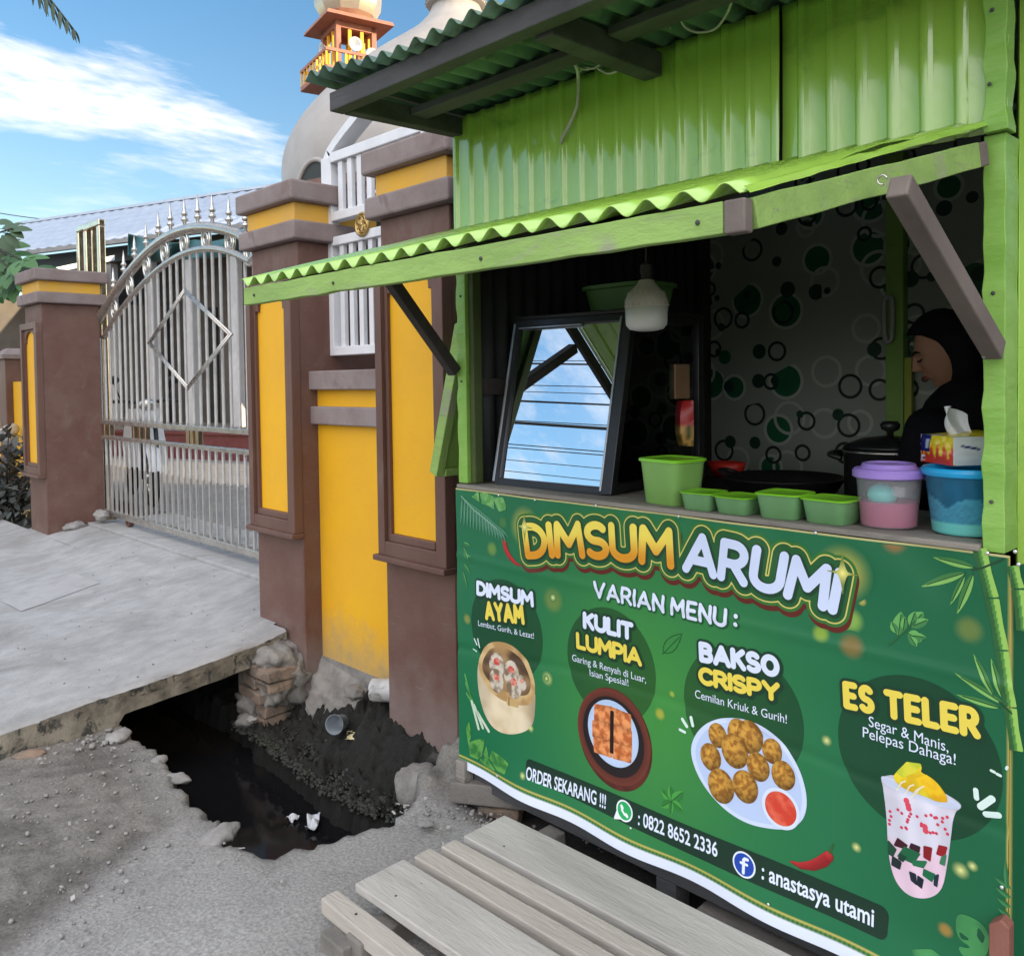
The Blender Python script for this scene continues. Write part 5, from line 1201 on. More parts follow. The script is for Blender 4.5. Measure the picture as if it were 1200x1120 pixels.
# things kept in the case
mat('card', (.36, .22, .12), (.30, .18, .1), scale=8, rough=.8)
vcmat('package', rough=.3)
b = MB(); b.box(-1.86, -1.745, 2.36, 2.45, 1.479, 1.60)
b.v = [(v[0]+.0, v[1]+.12, v[2]) for v in b.v]; tag(b.build('cardboard_box', 'card', bevel=.004), 'brown cardboard box on the upper shelf inside the glass display case', 'box')
def packet(c, w, d, h, name, cols, label, cat, rot=0):
    b = MB(); vs = []; cs = []; nu, nv = 10, 10
    for s in (-1, 1):
        for j in range(nv+1):
            for i in range(nu+1):
                u, v = i/nu*2-1, j/nv*2-1; t = d*.5*(1-abs(u)**3)*(1-abs(v)**4)
                p = Vector((u*w/2, s*t+.003*noise.noise(Vector((u*4, v*4, s))), (v+1)*h/2)); p = Matrix.Rotation(rot, 3, 'Z') @ p
                vs.append(Vector(c)+p); k = (v+1)/2; cs.append(cols(u, k))
    n = (nu+1)*(nv+1)
    fs = []
    for s in (0, 1): fs += [tuple((q+s*n) for q in ((j*(nu+1)+i, j*(nu+1)+i+1, (j+1)*(nu+1)+i+1, (j+1)*(nu+1)+i)))[::1 if s == 0 else -1] for j in range(nv) for i in range(nu)]
    b.add(vs, fs); o = b.build(name, 'package', col=cs, smooth=True); tag(o, label, cat); return o
rd, ye, wh, gr = lin(196, 50, 52), lin(220, 170, 90), lin(235, 228, 220), lin(60, 90, 50)
packet((-1.79, 2.53, CT+.125), .15, .05, .16, 'snack_packet', lambda u, k: (wh if (-.75 < u < -.2 and .55 < k < .8) else rd if k > .42 or u < -.7 else ye if abs(math.sin(u*6+k*5)) > .5 else gr), 'red printed food packet standing behind the glass of the display case', 'packet', R(15))
b = MB(); b.box(-1.97, -1.775, 2.36, 2.54, CT+.014, CT+.124)
tag(b.build('carton', 'card', bevel=.004), 'pale brown carton on the floor of the glass display case', 'carton')

# ------------------------------------------------------------------ plastic tubs on the counter
mat('tub_green', (.23, .44, .12), (.20, .39, .10), scale=5, rough=.4, spec=.5)
mat('lid_green', (.24, .62, .03), (.20, .55, .025), scale=5, rough=.32, spec=.5)
mat('tub_body', (.16, .34, .15), (.13, .29, .12), scale=6, rough=.38)
def tub(x, y, rx, ry, h, label, tall=False, rot=0., group=None):
    t = thing('plastic_tub', (x, y, CT), label, 'tub', group); m = Matrix.Translation((x, y, CT)) @ Matrix.Rotation(rot, 4, 'Z')
    def put(name, prof, mt):
        b = MB(); b.lathe(prof, (0, 0, 0), 48, sx=rx, sy=ry, sq=6); b.v = [tuple(m @ Vector(v)) for v in b.v]
        return b.build(name, mt, t, auto=40)
    put('tub_wall', [(.80, .0005), (.84, .004), (.98, h*.90), (1.0, h*.905), (1.0, h*.94), (.95, h*.94)], 'tub_green' if tall else 'tub_body')
    o = put('lid', [(1.02, h*.925), (1.06, h*.93), (1.065, h*.965), (1.03, h*.995), (.97, h), (.93, h*.99), (.90, h*.972), (.1, h*.972)], 'lid_green')
    return t
gtub = 'row of small green lidded tubs on the counter'
tub(-1.474, 2.078, .076, .070, .133, 'tall square pale green tub with bright green lid beside the display case', True, R(-8))
tub(-1.343, 2.040, .050, .052, .050, 'small lidded green tub right next to the tall green tub', rot=R(4), group=gtub)
tub(-1.231, 2.043, .054, .056, .048, 'small lidded green tub, second in the row from the tall green tub', rot=R(-3), group=gtub)
tub(-1.106, 2.054, .060, .058, .066, 'small lidded green tub, third in the row and standing highest of the four', rot=R(3), group=gtub)
tub(-.980, 2.058, .061, .056, .062, 'small lidded green tub next to the jar with the purple lid', rot=R(-4), group=gtub)
# jar of pink syrup with purple lid
def clear(name, col, alpha=.35, rough=.12):
    m = mat(name, col, rough=rough, alpha=alpha); return m
clear('clear_plastic', (.75, .76, .78), .22, .1)
mat('purple_lid', (.36, .24, .66), (.32, .21, .6), scale=6, rough=.35)
mat('pink_drink', (.42, .06, .16), (.36, .05, .13), scale=4, rough=.25)
mat('teal_plastic', (.10, .55, .50), rough=.3)
jx, jy = -.856, 2.092
t = thing('drink_jar', (jx, jy, CT), 'clear round jar of pink drink under a purple lid', 'jar')
b = MB(); b.lathe([(.060, .001), (.064, .004), (.073, .118), (.073, .122)], (jx, jy, CT), 48); b.build('jar_wall', 'clear_plastic', t, smooth=True)
b = MB(); b.lathe([(.0585, .003), (.0625, .006), (.0668, .062), (.001, .062)], (jx, jy, CT), 40); b.build('drink', 'pink_drink', t, auto=40)
b = MB(); b.lathe([(.078, .118), (.082, .121), (.082, .134), (.077, .140), (.066, .141), (.062, .145), (.060, .151), (.056, .153), (.050, .153), (.047, .149), (.040, .148), (.001, .148)], (jx, jy, CT), 56); b.build('lid', 'purple_lid', t, auto=35)
b = MB(); b.ball((jx-.012, jy-.008, CT+.075), .034, 20, 12, (1, 1, .85)); b.build('scoop', 'teal_plastic', t, smooth=True)
b = MB(); b.bar((jx+.02, jy-.02, CT+.088), (jx+.045, jy-.02, CT+.086), .012, .024); b.build('scoop_handle', 'clear_plastic', t)
# blue bucket
bx, by = -.688, 2.118
vcmat('bucket', rough=.25)
t = thing('blue_bucket', (bx, by, CT), 'translucent blue bucket with bright blue rim beside the right post', 'bucket')
b = MB(); prof = [(.068, .001), (.073, .004)]+[(.073+.016*k/24, .004+.136*k/24) for k in range(1, 25)]
b.lathe(prof, (bx, by, CT), 72)
cs = []
for v in b.v:
    h = v[2]-CT; a = math.atan2(v[1]-by, v[0]-bx); e = .078+.010*math.sin(a*5+1)+.008*noise.noise(Vector((a*3, 1, 2)))
    c = np.array(lin(104, 190, 184)) if h < .030 else (np.array(lin(64, 138, 164))*(1+.35*noise.noise(Vector((a*24, h*420, 0)))) if h < e else np.array(lin(26, 92, 124))*(1+.25*noise.noise(Vector((a*5, h*30, 4)))))
    cs.append(c)
b.build('bucket_wall', 'bucket', t, smooth=True, col=cs)
mat('blue_rim', (.02, .36, .70), rough=.3)
b = MB(); b.lathe([(.089, .132), (.094, .134), (.097, .140), (.097, .147), (.093, .152), (.088, .150), (.084, .142), (.001, .142)], (bx, by, CT), 56); b.build('lid', 'blue_rim', t, auto=40)
# pack of tissues lying on it
vcmat('tissue_pack', rough=.25, coat=.3)
tz = CT+.1535
TP = thing('tissue_pack', (bx, by-.01, tz), 'colourful plastic pack of tissues lying on the blue bucket', 'tissue pack')
b = MB(); vs = []; cs = []; fs = []
hx, hy, hz = .062, .088, .066
_rot = Matrix.Rotation(R(-37), 4, 'Z'); _cn = at(1117, 546, Z=tz)
m = Matrix.Translation(Vector((_cn.x, _cn.y, tz))-(_rot @ Vector((hx, -hy, 0)))) @ _rot
nvy, ora, yel2, whi, redc = np.array(lin(30, 36, 110)), np.array(lin(232, 130, 40)), np.array(lin(226, 206, 50)), np.array(lin(226, 230, 230)), np.array(lin(216, 62, 44))
def pk(x, y, z): return tuple(m @ Vector((x, y, z)))
def face(fn, colf, nu=24, nv=24):
    o = len(vs)
    for j in range(nv+1):
        for i in range(nu+1): vs.append(pk(*fn(i/nu, j/nv))); cs.append(colf(i/nu, j/nv))
    for j in range(nv):
        for i in range(nu): fs.append((o+j*(nu+1)+i, o+j*(nu+1)+i+1, o+(j+1)*(nu+1)+i+1, o+(j+1)*(nu+1)+i))
bul = lambda u, v: .007*math.sin(math.pi*u)*math.sin(math.pi*v)
wr = lambda u, v, k: .002*noise.noise(Vector((u*7, v*7, k)))
def fcol(u, v):    # long face: white with a small dark mark
    if .10 < u < .34 and abs(v-.70+.55*(u-.1)) < .045: return np.array(lin(40, 50, 110))
    return whi*(.94+.1*noise.noise(Vector((u*9, v*6, 1))))
def ecol(u, v):    # end face: navy corner, yellow and red flames (u from the back to the front)
    if u < .36 and v > .40: return nvy if not (.18 < u < .30 and .50 < v < .85) else np.array(lin(190, 200, 230))
    if .04 < u < .16 and .05 < v < .26: return whi if not (.07 < u < .13 and .1 < v < .2) else nvy
    f = .52+.26*math.sin(u*34)+.12*noise.noise(Vector((u*20, v*3, 0)))
    return redc if v < f*.8 else (ora if v < f*.95 else yel2)
face(lambda u, v: (-hx+2*hx*u, -hy-bul(u, v)+wr(u, v, 1), hz*v), ecol)
face(lambda u, v: (-hx-bul(u, v)+wr(u, v, 2), hy-2*hy*u, hz*v), lambda u, v: whi)
face(lambda u, v: (hx+bul(u, v), -hy+2*hy*u, hz*v), fcol)
face(lambda u, v: (-hx+2*hx*u, hy+bul(u, v), hz*v), lambda u, v: whi)
face(lambda u, v: (-hx+2*hx*u, -hy+2*hy*v, hz+bul(u, v)*1.6+wr(u, v, 5)), lambda u, v: (nvy if v > .7 and u < .5 else np.array(lin(150, 190, 70)) if u < .12 else yel2 if abs(v-.35) < .28 or u > .7 else np.array(lin(180, 184, 196)))*(.9+.2*noise.noise(Vector((u*6, v*6, 3)))))
face(lambda u, v: (-hx+2*hx*u, -hy+2*hy*v, .0), lambda u, v: whi, 2, 2)
b.add(vs, fs); b.build('wrapper', 'tissue_pack', TP, col=cs, smooth=True)
mat('tissue', (.72, .74, .76), rough=.9)
b = MB()
p00, p10 = at(1117, 509, Y=2.150), at(1147, 510, Y=2.165); p01, p11 = at(1107, 474, Y=2.12), at(1128, 490, Y=2.18); ptp = at(1115, 463, Y=2.14)
def tis(u, v):
    a_ = p00.lerp(p10, u); c_ = p01.lerp(p11, u)+Vector((0, 0, .014*math.sin(u*2.2)-.003)) ; q_ = a_.lerp(c_, v)
    return q_+Vector((.012*math.sin(u*5+v*2)*(.3+v)-.018*math.sin(v*math.pi)*(1-u), -.022*math.sin(u*6.2)*(.35+.65*v), -.012*(1-v)))
b.grid(tis, 22, 22); b.build('tissue_sheet', 'tissue', TP, smooth=True, solid=.0008, recalc=False)

# ------------------------------------------------------------------ cooking things inside
mat('pot_dark', (.03, .03, .032), (.045, .045, .047), scale=10, rough=.22, metal=.6)
mat('pan_black', (.012, .012, .012), (.02, .02, .02), scale=10, rough=.35)
t = thing('stock_pot', (-1.10, 2.66, 1.10), 'dark lidded stock pot with a knob handle inside the stall', 'pot')
px_, py_ = -1.10, 2.70
b = MB(); b.lathe([(.125, .002), (.132, .008), (.136, .215), (.142, .222), (.136, .224)], (px_, py_, 1.10), 40); b.build('pot_wall', 'pot_dark', t, smooth=True)
b = MB(); b.lathe([(.138, .226), (.132, .236), (.08, .256), (.02, .264), (.001, .265)], (px_, py_, 1.10), 40); b.build('lid', 'pot_dark', t, smooth=True)
b = MB(); b.lathe([(.010, .262), (.010, .275), (.026, .284), (.030, .298), (.022, .308), (.001, .310)], (px_, py_, 1.10), 20); b.build('knob', 'pan_black', t, smooth=True)
for s in (-1, 1):
    b = MB(); b.tube(spline([(px_+s*.135, py_-.045, 1.29), (px_+s*.175, py_-.04, 1.30), (px_+s*.178, py_+.04, 1.30), (px_+s*.135, py_+.045, 1.29)]), .010, 8); b.build('handle', 'pan_black', t, smooth=True)
b = MB(); b.lathe([(.1385, .214), (.1395, .217), (.1385, .220)], (px_, py_, 1.10), 40); b.build('rim_band', 'steel', t, smooth=True)
t = thing('frying_wok', (-1.47, 2.72, 1.10), 'wide black wok on the worktop behind the row of tubs', 'wok')
b = MB(); b.lathe([(.06, .002), (.12, .02), (.17, .06), (.20, .105), (.205, .108), (.20, .111), (.165, .07), (.11, .03), (.001, .018)], (-1.47, 2.72, 1.10), 40); b.build('wok_bowl', 'pan_black', t, smooth=True)
b = MB(); b.tube(spline([(-1.66, 2.69, 1.20), (-1.71, 2.70, 1.215), (-1.71, 2.75, 1.215), (-1.66, 2.76, 1.20)]), .008, 8); b.build('handle', 'pan_black', t, smooth=True)
mat('red_plastic', (.5, .03, .02), rough=.4)
b = MB(); b.lathe([(.05, .0), (.06, .01), (.075, .05), (.079, .05), (.064, .008), (.001, .006)], (-1.78, 2.86, 1.18), 28, sy=.7)
tag(b.build('red_dish', 'red_plastic', smooth=True), 'small red plastic dish behind the display case', 'dish')
b = MB(); b.box(-1.9, -1.66, 2.78, 2.95, 1.10, 1.179); tag(b.build('gas_stove', 'pan_black', bevel=.008), 'low black gas stove at the far end of the worktop', 'stove')

# green basin on top of the case
mat('basin_green', (.10, .22, .06), (.08, .18, .05), scale=4, rough=.4)
b = MB(); b.lathe([(.80, .001), (.86, .006), (.97, .082), (1.06, .086), (1.06, .098), (1.0, .10), (.93, .092), (.82, .016), (.05, .014)], (0, 0, 0), 44, sx=.148, sy=.11, sq=4)
b.v = [(v[0]-1.895, v[1]+2.42, v[2]+1.7795) for v in b.v]
tag(b.build('plastic_basin', 'basin_green', auto=40), 'green rectangular plastic basin on top of the display case', 'basin')

# hanging lamp
mat('lamp_white', (.70, .70, .68), rough=.4); mat('lamp_beige', (.50, .46, .40), (.44, .40, .34), scale=20, rough=.5)
lx, ly = -1.572, 2.09; lz = 1.692
t = thing('hanging_lamp', (lx, ly, lz), 'unlit white bulb lamp hanging in front of the green basin', 'lamp')
b = MB(); b.lathe([(.001, 0), (.028, .001), (.050, .006), (.060, .018), (.062, .03), (.063, .070)], (lx, ly, lz), 40); b.build('diffuser', 'lamp_white', t, smooth=True)
b = MB(); b.lathe([(.0635, .070), (.064, .092), (.056, .112), (.040, .128), (.027, .142), (.022, .152), (.016, .154)], (lx, ly, lz), 40)
for k in range(20):
    a = 2*math.pi*k/20; b.bar((lx+.0645*math.cos(a), ly+.0645*math.sin(a), lz+.074), (lx+.053*math.cos(a), ly+.053*math.sin(a), lz+.116), .004, .004)
b.build('heat_sink', 'lamp_beige', t, auto=40)
b = MB(); b.lathe([(.015, .152), (.015, .17), (.018, .172), (.018, .196), (.010, .204), (.001, .205)], (lx, ly, lz), 24); b.build('socket', 'dark_timber', t, auto=40)
b = MB(); b.tube([(lx, ly, lz+.20), (lx+.002, ly+.003, lz+.36), (lx, ly, 2.50)], .003, 6); b.build('cord', 'dark_timber', t)
b = MB(); b.bar((-1.64, 3.50, 1.3), (-1.64, 3.52, 1.95), .012, .012)
# ladle strip and tinsel post at the back
mat('yellow_green', (.40, .46, .05), rough=.5)
b = MB(); b.box(-1.372, -1.345, KB-.045, KB-.02, 1.1, 1.62); o = b.build('back_strip', 'yellow_green', ST)
mat('pale_plastic', (.42, .44, .42), rough=.5)
b = MB(); b.tube(spline([(-1.425, 3.48, 1.86), (-1.44, 3.475, 1.84), (-1.435, 3.475, 1.70), (-1.41, 3.475, 1.70), (-1.408, 3.475, 1.84), (-1.425, 3.48, 1.865)]), .010, 8)
tag(b.build('hanging_strap', 'pale_plastic', smooth=True), 'pale plastic loop hanging on the green post inside the stall', 'strap')

# ------------------------------------------------------------------ the seller
mat('skin', (.36, .19, .125), (.31, .16, .105), scale=7, rough=.55, spec=.35)
mat('black_cloth', (.006, .006, .008), (.010, .010, .013), scale=12, rough=.95, bump=.2, bscale=80, spec=.1)
mat('hair_dark', (.01, .008, .007), rough=.6)
HC = Vector((-.945, 2.75, 1.625))           # head centre
HF = Vector((-.86, -.32, -.40)).normalized()  # the way the face looks: to the left of the picture and down
HS = Vector((0, 0, 1)).cross(HF).normalized()   # head's left side
HU = HF.cross(HS).normalized()
HM = Matrix((HF, HS, HU)).transposed()
def headshape():
    b = MB(); seg, rings = 96, 72; vs = []
    for j in range(rings+1):
        t = math.pi*j/rings
        for k in range(seg):
            a = 2*math.pi*k/seg
            d = Vector((math.sin(t)*math.cos(a), math.sin(t)*math.sin(a), math.cos(t)))
            x, y, z = d.x*.093, d.y*.074, d.z*.112
            if z < 0: # jaw narrows, chin forward
                q = -z/.112; y *= 1-.30*q**1.5; x *= 1-.10*q*(1 if x > 0 else 2.0)
                if x > 0: x += .016*q
            f = max(0, d.x)
            def gs(y0, z0, sy, sz): return math.exp(-((y-y0)/sy)**2-((z-z0)/sz)**2)*(1 if d.x > .1 else 0)
            x += .006*gs(0, .030, .05, .010)                       # brow
            x -= .011*(gs(.030, .010, .015, .012)+gs(-.030, .010, .015, .012))   # sockets
            x += .006*(gs(.030, .009, .011, .008)+gs(-.030, .009, .011, .008))   # lids
            x += .010*gs(0, .012, .007, .016)+.017*gs(0, -.006, .008, .014)+.020*gs(0, -.020, .010, .009)  # nose
            x += .008*(gs(.010, -.022, .006, .006)+gs(-.010, -.022, .006, .006))
            x += .010*gs(0, -.046, .020, .006)+.010*gs(0, -.057, .017, .006)-.006*gs(0, -.0515, .02, .0025)   # lips
            x -= .004*gs(0, -.068, .02, .006); x += .010*gs(0, -.084, .018, .012)    # chin
            x += .005*(gs(.040, -.012, .018, .018)+gs(-.040, -.012, .018, .018))   # cheeks
            vs.append(HC+HM @ Vector((x, y, z)))
    b.add(vs, [(j*seg+k, (j+1)*seg+k, (j+1)*seg+(k+1) % seg, j*seg+(k+1) % seg) for j in range(rings) for k in range(seg)])
    for s in (-1, 1): b.ball(HC+HM @ Vector((-.004, s*.074, .0)), .03, 12, 8, (.55, .28, 1))     # ears
    return b
def limb(b, pts, rs, seg=16):
    p = spline(pts, 6); n = len(p); r = [float(np.interp(i/(n-1), np.linspace(0, 1, len(rs)), rs)) for i in range(n)]
    b.tube(p, r, seg); b.ball(p[0], r[0], seg, 10); b.ball(p[-1], r[-1], seg, 10)
FZ = .216
NK = HC+Vector((.045, .02, -.10)); CH = Vector((-.87, 2.78, 1.30)); PV = Vector((-.86, 2.80, .95))
SLf = Vector((-.955, 2.63, 1.385)); SRt = Vector((-.80, 2.93, 1.385))
ELf = Vector((-1.015, 2.60, 1.16)); WLf = Vector((-.87, 2.40, 1.28)); ERt = Vector((-.93, 2.99, 1.14)); WRt = Vector((-1.05, 2.78, 1.17))
def hand(b, w, d, up_, s):
    """palm, four bent fingers and a thumb, curled as if holding a small cloth"""
    d = d.normalized(); side = d.cross(up_).normalized(); up_ = side.cross(d)
    limb(b, [w, w+d*.03, w+d*.07], [.021, .030, .034], 12)
    for i, (L_n, o) in enumerate(((.066, -1.5), (.074, -.5), (.069, .5), (.054, 1.5))):
        p0 = w+d*.078+side*o*.017*s; p1 = p0+d*L_n*.42-up_*.010; p2 = p1+d*L_n*.28-up_*.020; p3 = p2+d*L_n*.10-up_*.022
        limb(b, [p0-d*.02, p0, p1, p2, p3], [.0095, .0095, .0088, .008, .0065], 10)
    t0 = w+d*.028-side*s*.024; limb(b, [t0, t0-side*s*.022+d*.022-up_*.006, t0-side*s*.024+d*.052-up_*.016], [.012, .0105, .0085], 10)
b = headshape()
limb(b, [HC+Vector((.03, .01, -.05)), NK, CH+Vector((.02, 0, .1))], [.05, .05, .06])
limb(b, [CH+Vector((0, 0, .06)), CH+Vector((0, 0, -.1)), Vector((-.865, 2.79, 1.08)), PV], [.12, .13, .115, .135], 24)
for s_, e_, w_ in ((SLf, ELf, WLf), (SRt, ERt, WRt)):
    limb(b, [CH+Vector((0, 0, .08)), s_], [.07, .058]); limb(b, [s_, s_.lerp(e_, .5), e_], [.052, .045, .038]); limb(b, [e_, e_.lerp(w_, .5), w_], [.038, .033, .024])
hand(b, WLf, Vector((.62, -.6, .08)), Vector((0, .25, 1)), 1); hand(b, WRt, Vector((-.7, -.6, -.15)), Vector((0, 0, 1)), -1)
for s in (-.085, .085):
    limb(b, [PV+Vector((0, s, -.02)), Vector((-.87, 2.80+s*1.1, .60)), Vector((-.86, 2.80+s*1.1, FZ+.06))], [.095, .062, .04]); limb(b, [Vector((-.86, 2.80+s*1.1, FZ+.035)), Vector((-1.04, 2.77+s*1.2, FZ+.025))], [.035, .025])
PER = b.build('person', 'skin', smooth=True)
md = PER.modifiers.new('one_surface', 'REMESH'); md.mode = 'VOXEL'; md.voxel_size = .0045; md.use_smooth_shade = True
tag(PER, 'person in a black headscarf and black dress looking down behind the counter', 'person')
b = MB()
limb(b, [CH+Vector((.02, .01, .01)), CH+Vector((0, 0, -.1)), Vector((-.865, 2.79, 1.08)), PV], [.125, .15, .135, .16], 24)
for s_, e_, w_ in ((SLf, ELf, WLf), (SRt, ERt, WRt)):
    limb(b, [CH+Vector((.01, 0, .04)), s_-Vector((0, 0, .02))], [.09, .072]); limb(b, [s_, s_.lerp(e_, .5), e_], [.073, .066, .058]); limb(b, [e_, e_.lerp(w_, .5), e_.lerp(w_, .93)], [.058, .050, .040])
b.lathe([(.16, .80), (.17, .6), (.21, .25), (.235, FZ+.03-.0)], (-.865, 2.80, 0), 36)
dr = b.build('dress', 'black_cloth', PER, smooth=True)
md = dr.modifiers.new('one_surface', 'REMESH'); md.mode = 'VOXEL'; md.voxel_size = .009; md.use_smooth_shade = True
# brows, lashes and lips
mat('lip', (.26, .07, .06), (.22, .055, .05), scale=20, rough=.5)
def onface(y, z):
    d = Vector((1, y/.074, z/.112)); return HC+HM @ Vector((.093*math.sqrt(max(.02, 1-(y/.078)**2-(z/.125)**2)), y, z))
for s in (-1, 1):
    b = MB(); b.tube([onface(s*y, z)+HF*.006 for y, z in ((.012, .026), (.024, .031), (.038, .030), (.048, .024))], [.0028, .0038, .0034, .002], 6); b.build('eyebrow', 'hair_dark', PER, smooth=True)
    b = MB(); b.tube([onface(s*y, z)+HF*.0015 for y, z in ((.015, .005), (.024, .0015), (.034, .001), (.043, .005))], [.0016, .0028, .003, .002], 6); b.build('eyelashes', 'hair_dark', PER, smooth=True)
b = MB()
for z, r, o in ((-.047, .0038, .0130), (-.056, .0046, .0125)): b.tube([onface(y, z)+HF*(o-abs(y)*.42)+HM @ Vector((0, 0, -abs(y)*.05)) for y in np.linspace(-.021, .021, 9)], [r*math.sin(math.pi*(.12+.76*k/8)) for k in range(9)], 8)
b.build('lips', 'lip', PER, smooth=True)
# headscarf: shell round the head, open at the face, falling over chest and shoulders
b = MB()
def scarf(u, v):
    a = 2*math.pi*u; ca, sa = math.cos(a), math.sin(a)      # a = 0 is up (crown side of the face opening)
    op = .064+.012*ca if ca > 0 else .062-.026*ca*0+.022*(-ca)        # size of the face opening
    oz = .095*ca-.004; oy = .068*sa
    xf = .062-.05*abs(sa)**1.5+(.026*max(0, ca)**2)-.012*max(0, -ca)
    if v < .6:
        w = v/.6; t = w*math.pi*.5
        x = xf*(1-math.sin(t))-.105*math.sin(t)
        k = math.cos(t)**.55
        bul_ = 1+.34*math.sin(min(1, w*1.6)*math.pi)**.8
        y = oy*k*bul_*1.12; z = oz*k*bul_+.018*math.sin(math.pi*w)*max(0, ca)
        p = HC+HM @ Vector((x, y, z))
        p += Vector((0, 0, 1))*.003*noise.noise(Vector((a*3, w*8, 0)))
        return p
    return HC+HM @ Vector((-.105, 0, 0))
b.grid(scarf, 72, 30)
def cape(u, v):
    a = 2*math.pi*u; d = Vector((math.cos(a), math.sin(a), 0)); t = v
    c = HC+Vector((.050, .018, -.085)).lerp(Vector((.060, .03, -.40)), t)
    r = .052+.030*min(1, t*5)+.135*t**.85; fold = .012*t*math.sin(a*9+2*t)+.006*t*math.sin(a*17)
    fr = 1+.0*d.dot(HF)
    return c+d*(r*fr+fold)*(1.0 if True else 1)+Vector((0, 0, -.03*t*math.sin(a*2)))
b.grid(cape, 72, 24)
sc_ = b.build('headscarf', 'black_cloth', PER, smooth=True, solid=.003)
# ------------------------------------------------------------------ slatted plank platform in front of the stall
mat('plank', (.50, .475, .435), (.37, .35, .315), scale=7, rough=.85, bump=.5, bscale=70, stretch=(.18, 1, 1), c3=(.56, .535, .495), c3scale=3.5, c3lo=.5, c3hi=.72)
mat('plank_narrow', (.47, .43, .375), (.37, .335, .29), scale=7, rough=.85, bump=.5, bscale=70, stretch=(.18, 1, 1))
mat('timber_grey', (.22, .2, .18), (.15, .14, .125), scale=8, rough=.9, bump=.5, bscale=50)
mat('redwood', (.20, .07, .05), (.26, .11, .08), scale=8, rough=.7, bump=.4, bscale=60, stretch=(1, 1, .3))
PLT = thing('plank_platform', (-1.2, 1.55, .02), 'low platform of five weathered grey planks on the ground before the banner', 'platform')
def plank(x0, y0, y1, ztop, th, x1, dy, m):
    n = 26; b = MB(); vs = []
    for i in range(n+1):
        t = i/n; x = x0+(x1-x0)*t; o = dy*t; w1, w2 = .004*noise.noise(Vector((x*3, y0*9, 1))), .004*noise.noise(Vector((x*3, y1*9, 2)))
        sg = .004*math.sin(t*3+y0*5)
        vs += [(x, y0+o+w1, ztop-th+sg), (x, y1+o+w2, ztop-th+sg), (x, y1+o+w2, ztop+sg+.002), (x, y0+o+w1, ztop+sg)]
    b.add(vs, [(i*4+k, i*4+(k+1) % 4, i*4+4+(k+1) % 4, i*4+4+k) for i in range(n) for k in range(4)]+[(3, 2, 1, 0), (n*4, n*4+1, n*4+2, n*4+3)])
    o = b.build('plank', m, PLT, bevel=.0035)
    nb = MB()
    for x in (x0+.13, x0+1.08):
        for f in ((.25, .75) if y1-y0 > .1 else (.5,)): nb.ball((x+.01*f, y0+(y1-y0)*f+dy*(x-x0)/(x1-x0), ztop+.002), .0045, 8, 4, (1, 1, .5))
    nb.build('nail_head', 'dark_timber', o)
plank(-2.075, 1.245, 1.300, .120, .045, -.35, -.02, 'plank_narrow')
plank(-2.035, 1.332, 1.502, .140, .026, -.35, .02, 'plank')
plank(-2.020, 1.530, 1.588, .142, .046, -.35, .04, 'plank_narrow')
plank(-2.005, 1.618, 1.676, .142, .046, -.35, .045, 'plank_narrow')
plank(-2.000, 1.705, 1.880, .144, .028, -.35, .05, 'plank')
for x in (-1.93, -.95): 
    b = MB(); b.box(x, x+.07, 1.23, 2.02, .022, .093); b.build('sleeper', 'timber_grey', PLT, bevel=.005)
b = MB(); b.box(-2.01, -1.90, 1.20, 1.31, .02, .074); b.build('packing_block', 'timber_grey', PLT, bevel=.005)
# odd timber about the foot of the stall
p = at(840, 1075, Z=.06)
b = MB(); b.bar((-1.36, 2.03, .045), (-.60, 2.055, .05), .085, .035); tag(b.build('loose_plank', 'timber_grey', bevel=.004), 'loose grey board lying under the bottom edge of the banner', 'board')
b = MB(); b.bar((-2.36, 1.97, .085), (-2.05, 2.13, .10), .07, .075); tag(b.build('timber_block', 'timber_grey', bevel=.006), 'short grey timber laid flat under the left corner of the stall', 'timber')
b = MB(); b.bar((-2.30, 2.05, .0), (-2.18, 2.14, .0), .16, .09); tag(b.build('brick_block', 'brick', bevel=.008), 'brown brick block on the soil under the short grey timber', 'brick')
b = MB(); b.bar((-2.315, 1.985, .125), (-2.315, 1.985, .20), .045, .045, (1, 0, 0)); tag(b.build('timber_stub', 'counter_wood', bevel=.004), 'upright wooden stub just below the left end of the banner', 'timber')
b = MB(); b.bar((-2.372, 1.985, .03), (-2.345, 1.988, .185), .014, .03, (1, 0, 0)); tag(b.build('wooden_stick', 'timber_grey', bevel=.003), 'thin grey stick leaning at the left corner of the banner', 'stick')
b = MB(); c = at(1172, 1090, Y=1.955); zt = at(1172, 1074, Y=1.955).z
b.prism([(c.x-.019, 1.945, -.05), (c.x+.019, 1.945, -.05), (c.x+.020, 1.945, zt-.012), (c.x+.004, 1.945, zt), (c.x-.019, 1.945, zt-.02)], (0, .034, 0))
tag(b.build('wooden_stake', 'redwood', bevel=.003), 'reddish brown wooden stake standing against the right end of the banner', 'stake')

